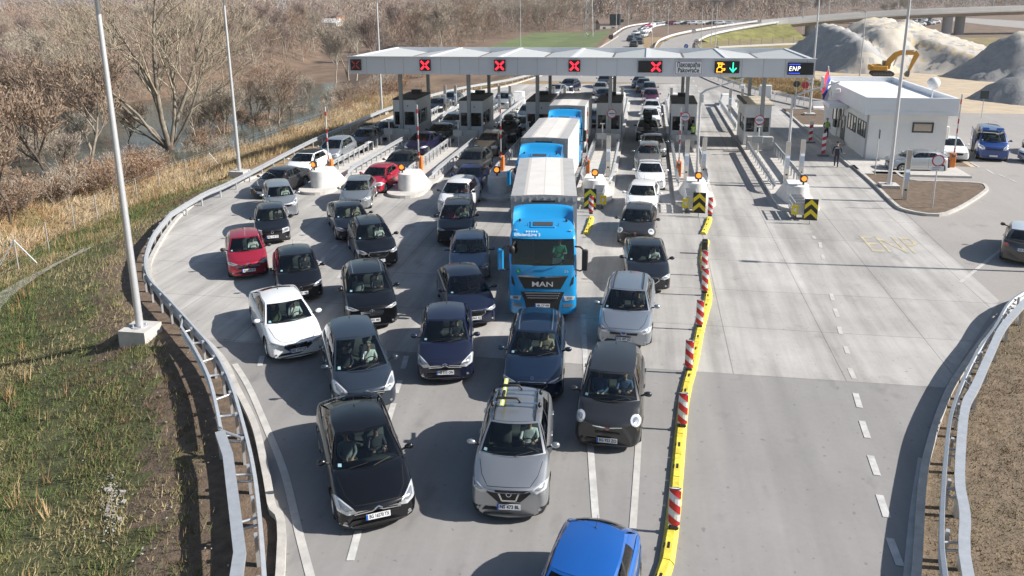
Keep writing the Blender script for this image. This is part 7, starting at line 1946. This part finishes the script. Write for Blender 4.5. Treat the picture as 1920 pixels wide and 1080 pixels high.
# the great many stemmed tree on the near bank
def big_tree():
    rnd = random.Random(5); T_, C_ = Tw(), Tw(); g = GT(322, 303); r = thing('bare_tree', 'great many stemmed bare tree on the near river bank', 'tree', (g.x, g.y, g.z-.1))
    T_.tube([Vector((0, 0, -.4)), Vector((-.05, 0, .4)), Vector((0, 0, 1.1)), Vector((.05, 0, 1.8)), Vector((.05, 0, 2.3))], [.75, .6, .55, .52, .3], 9); nb0 = len(T_.F)
    for dx, dy, L_, rr in [(-.62, .1, 12, .27), (-.25, .3, 14, .32), (-.05, -.2, 15, .34), (.16, .35, 14, .28), (.32, -.1, 14, .30), (.60, .2, 11, .22), (-.42, -.4, 11, .22), (-1.5, .0, 6, .14)]:
        grow(T_, C_, rnd, Vector((dx*.35, dy*.35, 1.6)), Vector((dx*1.25, dy, 1.1)), L_*1.12, rr, 1, 4, .020, .16, (5, 8), .68)
    v, f = arr(T_); mi = (v[f].mean(1)[:, 2] < 2.6).astype(int); fast_mesh('trunk', v, f, [mat('bark_big', (.22, .19, .15), .9, var=.6, scale=1.3), BARKD], mi, True, r); v, f = arr(C_); fast_mesh('crown', v, f, [mat('twig_pale', (.35, .30, .22), .95, var=.3, scale=.5)], None, False, r)
big_tree()
gb = 'trees and shrubs on the near bank'
for px, py, kind, sc, lab in [(168, 335, 'leafy0', 1.35, 'tree with clinging brown leaves on the near bank left of the great tree'), (95, 375, 'leafy1', 1.2, 'smaller brown leaved tree near the left edge of the bank'), (40, 300, 'leafy0', 1.2, 'brown leaved tree by the water at the left edge'), (240, 290, 'leafy1', .8, 'brown leaved young tree close left of the great tree'), (372, 290, 'pale0', .62, 'slim pale tree just right of the great tree'), (520, 245, 'tall0', .75, 'branchy tree above the dry grass right of the second lamp column'), (505, 248, 'tall2', .62, 'leaning tree left of a branchy one on the dry bank'), (628, 165, 'pale0', .8, 'pale twin tree at the river bend left of the canopy'), (668, 152, 'pale0', 1.0, 'pale tree close to the left end of the canopy'), (655, 150, 'tall2', 1.0, 'grey tree close to the left end of the canopy'), (700, 150, 'tall1', .95, 'dark tree seen under the left end of the canopy'), (20, 420, 'leafy1', .95, 'brown leaved thicket tree at the far left edge')]:
    g = GT(px, py); plant(kind, g.x, g.y, sc, lab, gb)
rs = random.Random(8)
for k in range(20):
    px = rs.uniform(-15, 660); base = np.interp(px, [0, 200, 330, 500, 640, 800], [380, 325, 290, 240, 190, 150]); g = GT(px, base+rs.uniform(-22, 12))
    if abs(px-322) > 22: plant(rs.choice(['tall0', 'tall1', 'tall2', 'leafy1', 'tall2']), g.x, g.y, rs.uniform(.38, .72), 'slender bare tree in the scrub along the near river bank', 'slender trees along the near river bank')
k = 0; rs = random.Random(3); rows = ['nearest to the fence', 'halfway to the water', 'at the water']
while k < 105:
    px = rs.uniform(-10, 800) if rs.random() < .6 else rs.uniform(-10, 300); base = np.interp(px, [0, 200, 330, 500, 640, 800], [400, 345, 300, 245, 195, 150]); py = base+rs.uniform(-14, 22)*(1 if px < 420 else .8)
    g = GT(px, py)
    if abs(px-322) < 25 and py < 320: continue
    if g.y > 115 and g.x > interp(g.y, EDGE_Y, EDGE_X)-6: continue
    plant('bush%d' % rs.choice([0, 0, 1, 2]), g.x, g.y, rs.uniform(.45, .95), 'reddish brown bare shrub in the thicket along the near river bank', 'shrubs along the near river bank'); k += 1
# woods beyond the river and behind the ramps
k = 0; rs = random.Random(9)
def far_wood(n, fx, kinds, sc, lab, grp):
    for i in range(n):
        x, y = fx(); plant(rs.choice(kinds), x, y, rs.uniform(*sc), lab, grp)
def fx1():
    while 1:
        y = rs.uniform(62, 320); x = interp(y, BANK_F_Y, BANK_F_X)-(80+.1*y)*rs.random()**1.7+1
        return x, y
far_wood(150, fx1, ['tall0', 'tall1', 'tall2', 'tall1', 'pale0', 'bush0', 'bush1'], (.55, .95), 'bare tree in the brown wood across the river', 'bare wood across the river')
def fx2():
    while 1:
        y = rs.uniform(180, 330); x = rs.uniform(-120, -34)
        if x > interp(y, BANK_N_Y, BANK_N_X)+3 and not (x > -44 and y < 285) and not (y > 250 and x > -20): return x, y
far_wood(80, fx2, ['tall0', 'tall1', 'tall2', 'pale0', 'bush0', 'bush1'], (.6, 1.0), 'bare tree in the wood between river and green field', 'bare wood beside the green field')
def fx3():
    while 1:
        y = rs.uniform(282, 420); x = rs.uniform(-90, 150)
        if x > -22 and y < 372: continue
        if x > 50 and y < 400: continue
        return x, y
far_wood(68, fx3, ['tall0', 'tall1', 'tall2', 'pale0'], (.75, 1.1), 'bare tree in the wood behind the far row of cars', 'bare wood behind the far ramps')
# farther woods and undergrowth read as one mass
def rs_pick():
    return fx1() if rs.random() < .62 else (fx2() if rs.random() < .7 else fx3())
rg = np.random.default_rng(4)
def mass(n, xr, yr, h, nb=110, place=None, wid=(.05, .16)):
    V, F, MI = [], [], []; k = 0
    for i in range(n):
        y = math.exp(rg.uniform(math.log(yr[0]), math.log(yr[1]))); x = rg.uniform(*xr)*(y/yr[1])**.6
        if place: x, y = place()
        elif 60 < x and y < 560: continue
        zb = tz(x, y) if y < 340 else 0
        H_ = rg.uniform(*h); m_ = rg.integers(0, 4)
        th = rg.uniform(0, 2*PI, nb); rr = np.sqrt(rg.uniform(0, 1, nb))*H_*.34; zz = H_*(.12+.85*rg.uniform(0, 1, nb)**.8); rr *= np.sin(np.clip(zz/H_, .15, .98)*PI)**.6+.15
        c = np.stack([x+rr*np.cos(th), y+rr*np.sin(th), zz+zb], 1); d = np.stack([np.cos(th)*.5, np.sin(th)*.5, np.ones(nb)], 1)+rg.normal(0, .45, (nb, 3)); d /= np.linalg.norm(d, axis=1)[:, None]; L_ = rg.uniform(.7, 2.0, (nb, 1))*H_*.10
        s = np.cross(d, rg.normal(0, 1, (nb, 3))); s /= np.linalg.norm(s, axis=1)[:, None]; w_ = rg.uniform(*wid, (nb, 1))*(y/300)**.5
        q = np.stack([c-s*w_, c+s*w_, c+d*L_], 1); V.append(q.reshape(-1, 3)); F.append(np.arange(nb*3).reshape(-1, 3)+k); MI.append(np.full(nb, m_)); k += nb*3
    return np.concatenate(V), np.concatenate(F), np.concatenate(MI)
V, F, MI = mass(4200, (-900, 900), (330, 1500), (6, 13), 90)
V2, F2, MI2 = mass(900, None or (0, 1), (60, 61), (4.5, 9), 240, lambda: rs_pick(), (.018, .05))
V3, F3, MI3 = mass(3600, (0, 1), (60, 61), (1.0, 3.0), 80, lambda: rs_pick(), (.014, .04))
F2 = F2+len(V); F3 = F3+len(V)+len(V2); V = np.concatenate([V, V2, V3]); F = np.concatenate([F, F2, F3]); MI = np.concatenate([MI, MI2, MI3])
o = fast_mesh('far_woods', V, F, [TWB, TWP, TWR, TWG], MI, False); tag(o, kind='stuff')
x = np.concatenate([np.linspace(-1500, 1700, 60)]); V = []; F = []
for i, xx in enumerate(x):
    hh = 12+16*abs(math.sin(xx*.0021+1))+5*math.sin(xx*.011); V += [(xx, 1490, -2), (xx, 1640, hh), (xx, 2300, hh*1.25)]
for i in range(len(x)-1): F += [(3*i, 3*i+3, 3*i+4, 3*i+1), (3*i+1, 3*i+4, 3*i+5, 3*i+2)]
o = fast_mesh('hills', V, F, [mat('wooded_hill', (.17, .13, .115), .95, var=.35, scale=.03)], None, True); tag(o, kind='structure')

# ------------------------------------------------------------------ grass
def tufts(name, pts, nb, hl, spread, mats, pick, lean=.35, wid=.016, ztop=1.0):
    n = len(pts); P = np.repeat(pts, nb, 0); N = len(P); th = rg.uniform(0, 2*PI, N); L_ = rg.uniform(hl[0], hl[1], N)*np.repeat(rg.uniform(.6, 1.3, n), nb); off = rg.normal(0, spread, (N, 2))
    base = P+np.stack([off[:, 0], off[:, 1], np.zeros(N)], 1); ln = rg.uniform(.1, 1, N)*lean*2
    tip = base+np.stack([np.cos(th)*L_*ln, np.sin(th)*L_*ln, L_*np.sqrt(np.maximum(.08, 1-ln**2*.6))*ztop], 1)
    s = np.stack([-np.sin(th+1.2), np.cos(th+1.2), np.zeros(N)], 1)*(wid*rg.uniform(.6, 1.5, N))[:, None]
    V = np.stack([base-s, base+s, tip], 1).reshape(-1, 3); F = np.arange(N*3).reshape(-1, 3); mi = np.repeat(pick, nb); mix = rg.uniform(0, 1, N) < .25
    mi = np.where(mix, rg.integers(0, len(mats), N), mi); o = fast_mesh(name, V, F, mats, mi, False); tag(o, kind='stuff'); return o
def scatter(n, xr, yr, ok):
    out = []
    while len(out) < n:
        X = rg.uniform(*xr, 4000); Y_ = rg.uniform(*yr, 4000)
        for x_, y_ in zip(X, Y_):
            if ok(x_, y_): out.append((x_, y_, tz(x_, y_)-.03))
            if len(out) >= n: break
    return np.array(out)
def dedge(x_, y_): return (interp(y_, EDGE_Y, EDGE_X)-x_)*(1.0 if y_ > 34 else .74)
GR = [mat('grass_green', (.095, .14, .035), .8, var=.35, scale=1.5), mat('grass_olive', (.165, .165, .06), .8, var=.35, scale=1.5), mat('grass_straw', (.34, .275, .15), .85, var=.3, scale=1.5), mat('grass_brown', (.17, .11, .06), .9, var=.3, scale=1.5)]
def clump(p, s, k): return np.sin(p[:, 0]*s+1.7*np.sin(p[:, 1]*s*.8+k))+np.sin(p[:, 1]*s*1.1+1.3*np.sin(p[:, 0]*s*.7+2*k))
def inview(x_, y_, m=2.0):
    d = y_*math.cos(YAW)-x_*math.sin(YAW); s = x_*math.cos(YAW)+y_*math.sin(YAW); return abs(s) < (d+3)*.68+m
def ok1(x_, y_):
    d = dedge(x_, y_); return .9 < d < 11.5 and y_ < 48 and inview(x_, y_) and (d > 3.6+1.2*math.sin(x_+y_*.7) or rg.uniform() < .42)
p1 = scatter(27000, (-42, -4), (7, 48), ok1); c = clump(p1, .8, 1)+rg.normal(0, .5, len(p1)); d1 = np.array([dedge(a, b) for a, b, _ in p1])
c2 = clump(p1, .33, 5); c = c-np.where(c2 > .7, 1.1, np.where(c2 < -.8, -.5, 0)); tufts('grass', p1, 6, (.08, .26), .11, GR, np.where(c > .75, 2, np.where(c > -.35, 1, np.where((d1 < 4) & (c < -.9), 3, 0))), .78, .012)
def ok2(x_, y_): d = dedge(x_, y_); return d > (11 if y_ < 46 else 2.2) and x_ > interp(y_, BANK_N_Y, BANK_N_X)+1.5 and inview(x_, y_) and y_ < 120
p2 = scatter(15000, (-52, -20), (26, 120), ok2); ST = [mat('reed_gold', (.42, .305, .165), .85, var=.25, scale=.8), mat('reed_pale', (.50, .40, .26), .85, var=.2, scale=.8), mat('reed_rust', (.33, .20, .09), .9, var=.3, scale=.8), GR[1]]
c = clump(p2, .6, 2)+rg.normal(0, .6, len(p2)); tufts('dry_grass', p2, 6, (.30, .80), .18, ST, np.where(c > .5, 1, np.where(c > -.7, 0, np.where(c > -1.5, 2, 3))), .62, .022)
p3 = scatter(170, (-42, -6), (8, 44), lambda a, b: 4 < dedge(a, b) < 11 and inview(a, b)); tufts('dry_weeds', p3, 9, (.35, .75), .09, [ST[2], ST[0], GR[3]], rg.integers(0, 3, len(p3)), .25, .014)
kry = [(p.y, p.x) for p in KERB_R]; kry.sort()
def krx(y_): return float(np.interp(y_, [a for a, _ in kry], [c_ for _, c_ in kry]))
p4 = scatter(9000, (4, 26), (8, 40), lambda a, b: .35 < a-krx(b) < 14 and inview(a, b)); c = clump(p4, 1.1, 3)+rg.normal(0, .6, len(p4)); d4 = np.array([a-krx(b) for a, b, _ in p4])
tufts('verge_grass', p4, 6, (.04, .12), .12, [GR[1], ST[2], GR[3], ST[0]], np.where((d4 < 1.0) & (c > -.6), 0, np.where(c > .9, 0, np.where(c > .0, 3, np.where(c > -.8, 1, 2)))), .80, .011)
p5 = scatter(5200, (9, 46), (84, 130), lambda a, b: inview(a, b) and a > float(np.interp(b, [84, 89, 97, 107, 122, 140], [30, 22, 17.5, 13.8, 11, 11])) and a < 23 and not (a > 20 and b < 92)); c = clump(p5, .4, 4)
tufts('meadow_grass', p5, 5, (.25, .6), .22, [GR[1], ST[0], ST[2], GR[0]], np.where(c > .5, 1, np.where(c > -.6, 2, 0)), .5, .028)
# litter of scraps and pebbles on the bank
m = MB(); rs = random.Random(2)
for k in range(300):
    if k < 210: g = GT(200+rs.gauss(10, 9), 945+rs.gauss(0, 32))
    else: g = GT(rs.uniform(60, 470), rs.uniform(640, 1075))
    if dedge(g.x, g.y) < .3: continue
    s = rs.uniform(.008, .024) if k > 5 else .06
    m.box((g.x, g.y, tz(g.x, g.y)+.03), (s*2, s*1.4, s*.7), rz=rs.uniform(0, 3))
o = m.build('pebbles', mat('pebble_white', (.42, .41, .39), .8)); tag(o, kind='stuff')
gd = [p for p in scatter(1, (0, 1), (10, 11), lambda a, b: True)]

# ------------------------------------------------------------------ far buildings and pylons
def house(px, py, w_, d_, h, label, roof, wall, rz=0, z=None):
    g = G(px, py, -2.5); r = thing('house', label, 'house', (g.x, g.y, -3.0), R(rz))
    m = MB(); m.box((0, 0, h/2+.2), (w_, d_, h+.4)); m.build('wall', wall, r)
    m = MB(); m.loft([[(-w_/2-.3, -d_/2-.4, h+.3), (-w_/2-.3, 0, h+d_*.32), (-w_/2-.3, d_/2+.4, h+.3)], [(w_/2+.3, -d_/2-.4, h+.3), (w_/2+.3, 0, h+d_*.32), (w_/2+.3, d_/2+.4, h+.3)]], 0, True, False); m.build('roof', roof, r)
    for sx in (-.25, .25): m = MB(); m.box((sx*w_, -d_/2-.03, h*.6), (w_*.14, .06, h*.35)); m.build('window', BLACK, r)
rfg = mat('far_roof_grey', (.30, .33, .36), .6); rfr = mat('far_roof_red', (.40, .13, .07), .7); rfb = mat('far_roof_brown', (.16, .11, .09), .8); wlo = mat('far_wall_brick', (.42, .22, .13), .8); wlp = mat('far_wall_pale', (.5, .47, .42), .8); shd = mat('far_sheet_pale', (.60, .58, .55), .5)
house(552, 44, 8, 7, 4.5, 'far house with grey roof across the river', rfg, wlo, 10); house(555, 54, 5, 4, 3, 'small far shed with red roof across the river', rfr, wlp); house(628, 45, 8, 8, 4.5, 'far brick house with brown roof across the river', rfb, wlo, -15); house(605, 53, 20, 7, 3.0, 'long far greenhouse with pale roof across the river', shd, shd, -12); house(790, 40, 10, 7, 4, 'far house with pale sheet roof in the woods', rfg, wlo, 35)
house(1137, 64, 7, 6, 4.2, 'grey windowless shed by the green field', rfb, wlp, 20)
def pylon_tower(px, py, H, label, wd):
    g = G(px, py, -1); r = thing('pylon', label, 'pylon', (g.x, g.y, -1.5)); m = MB(); N = 10
    for k in range(N):
        z0, z1 = H*k/N, H*(k+1)/N; a, c = wd*(1-.75*k/N), wd*(1-.75*(k+1)/N)
        q0 = [(a, a), (-a, a), (-a, -a), (a, -a)]; q1 = [(c, c), (-c, c), (-c, -c), (c, -c)]
        for j in range(4):
            m.cyl((*q0[j], z0), (*q1[j], z1), .09, n=4, cap=False); m.cyl((*q0[j], z0), (*q1[(j+1) % 4], z1), .05, n=3, cap=False); m.cyl((*q0[(j+1) % 4], z0), (*q1[j], z1), .05, n=3, cap=False)
    m.build('lattice', mat('lattice_grey', (.50, .51, .52), .5, .3), r)
    m = MB()
    for zz in (.72, .84, .95): m.cyl((-wd*2.2, 0, H*zz), (wd*2.2, 0, H*zz), .10, n=4)
    m.build('cross_arm', mat('lattice_grey'), r)
pylon_tower(1104, 72, 24, 'steel lattice pylon on the green field', 1.3); pylon_tower(532, 68, 24, 'steel lattice pylon in the wood across the river', 1.6); pylon_tower(1546, 26, 26, 'far steel lattice pylon beyond the flyover', 2.4)
for px, py, lab in [(1115, 62, 'dark wooden pole right of the lattice pylon'), (5, 125, 'pale pole at the left edge of the wood')]:
    g = G(px, py, -1); r = thing('utility_pole', lab, 'pole', (g.x, g.y, -3)); m = MB(); m.cyl((0, 0, 0), (0, 0, 8), .12, n=8); m.build('pole', mat('pole_wood', (.2, .16, .13), .9) if px > 500 else POLE, r); m = MB(); m.box((0, 0, 7.6), (1.2, .1, .1)); m.build('cross_arm', DARKG, r)
g = G(1153, 60, 0); r = thing('direction_board', 'dark back of a large direction board beside the far ramp', 'sign', tuple(g)); m = MB(); m.box((0, 0, 4), (3.6, .12, 3.6)); m.build('board', mat('sign_back', (.035, .045, .05), .5), r); m = MB(); m.box((-1.2, .15, 3), (.15, .15, 6)); m.box((1.2, .15, 3), (.15, .15, 6)); m.build('post', POLE, r)

# ------------------------------------------------------------------ the air
hz = bpy.data.materials.new('haze'); hz.use_nodes = True; n_ = hz.node_tree; n_.nodes.remove(n_.nodes['Principled BSDF'])
pv = n_.nodes.new('ShaderNodeVolumePrincipled'); pv.inputs['Color'].default_value = (.86, .90, .97, 1); pv.inputs['Density'].default_value = .0002; pv.inputs['Anisotropy'].default_value = .2
n_.links.new(pv.outputs[0], n_.nodes['Material Output'].inputs['Volume'])
m = MB(); m.box((50, 1130, 22), (3900, 2500, 64)); o = m.build('haze', hz); tag(o, kind='stuff')
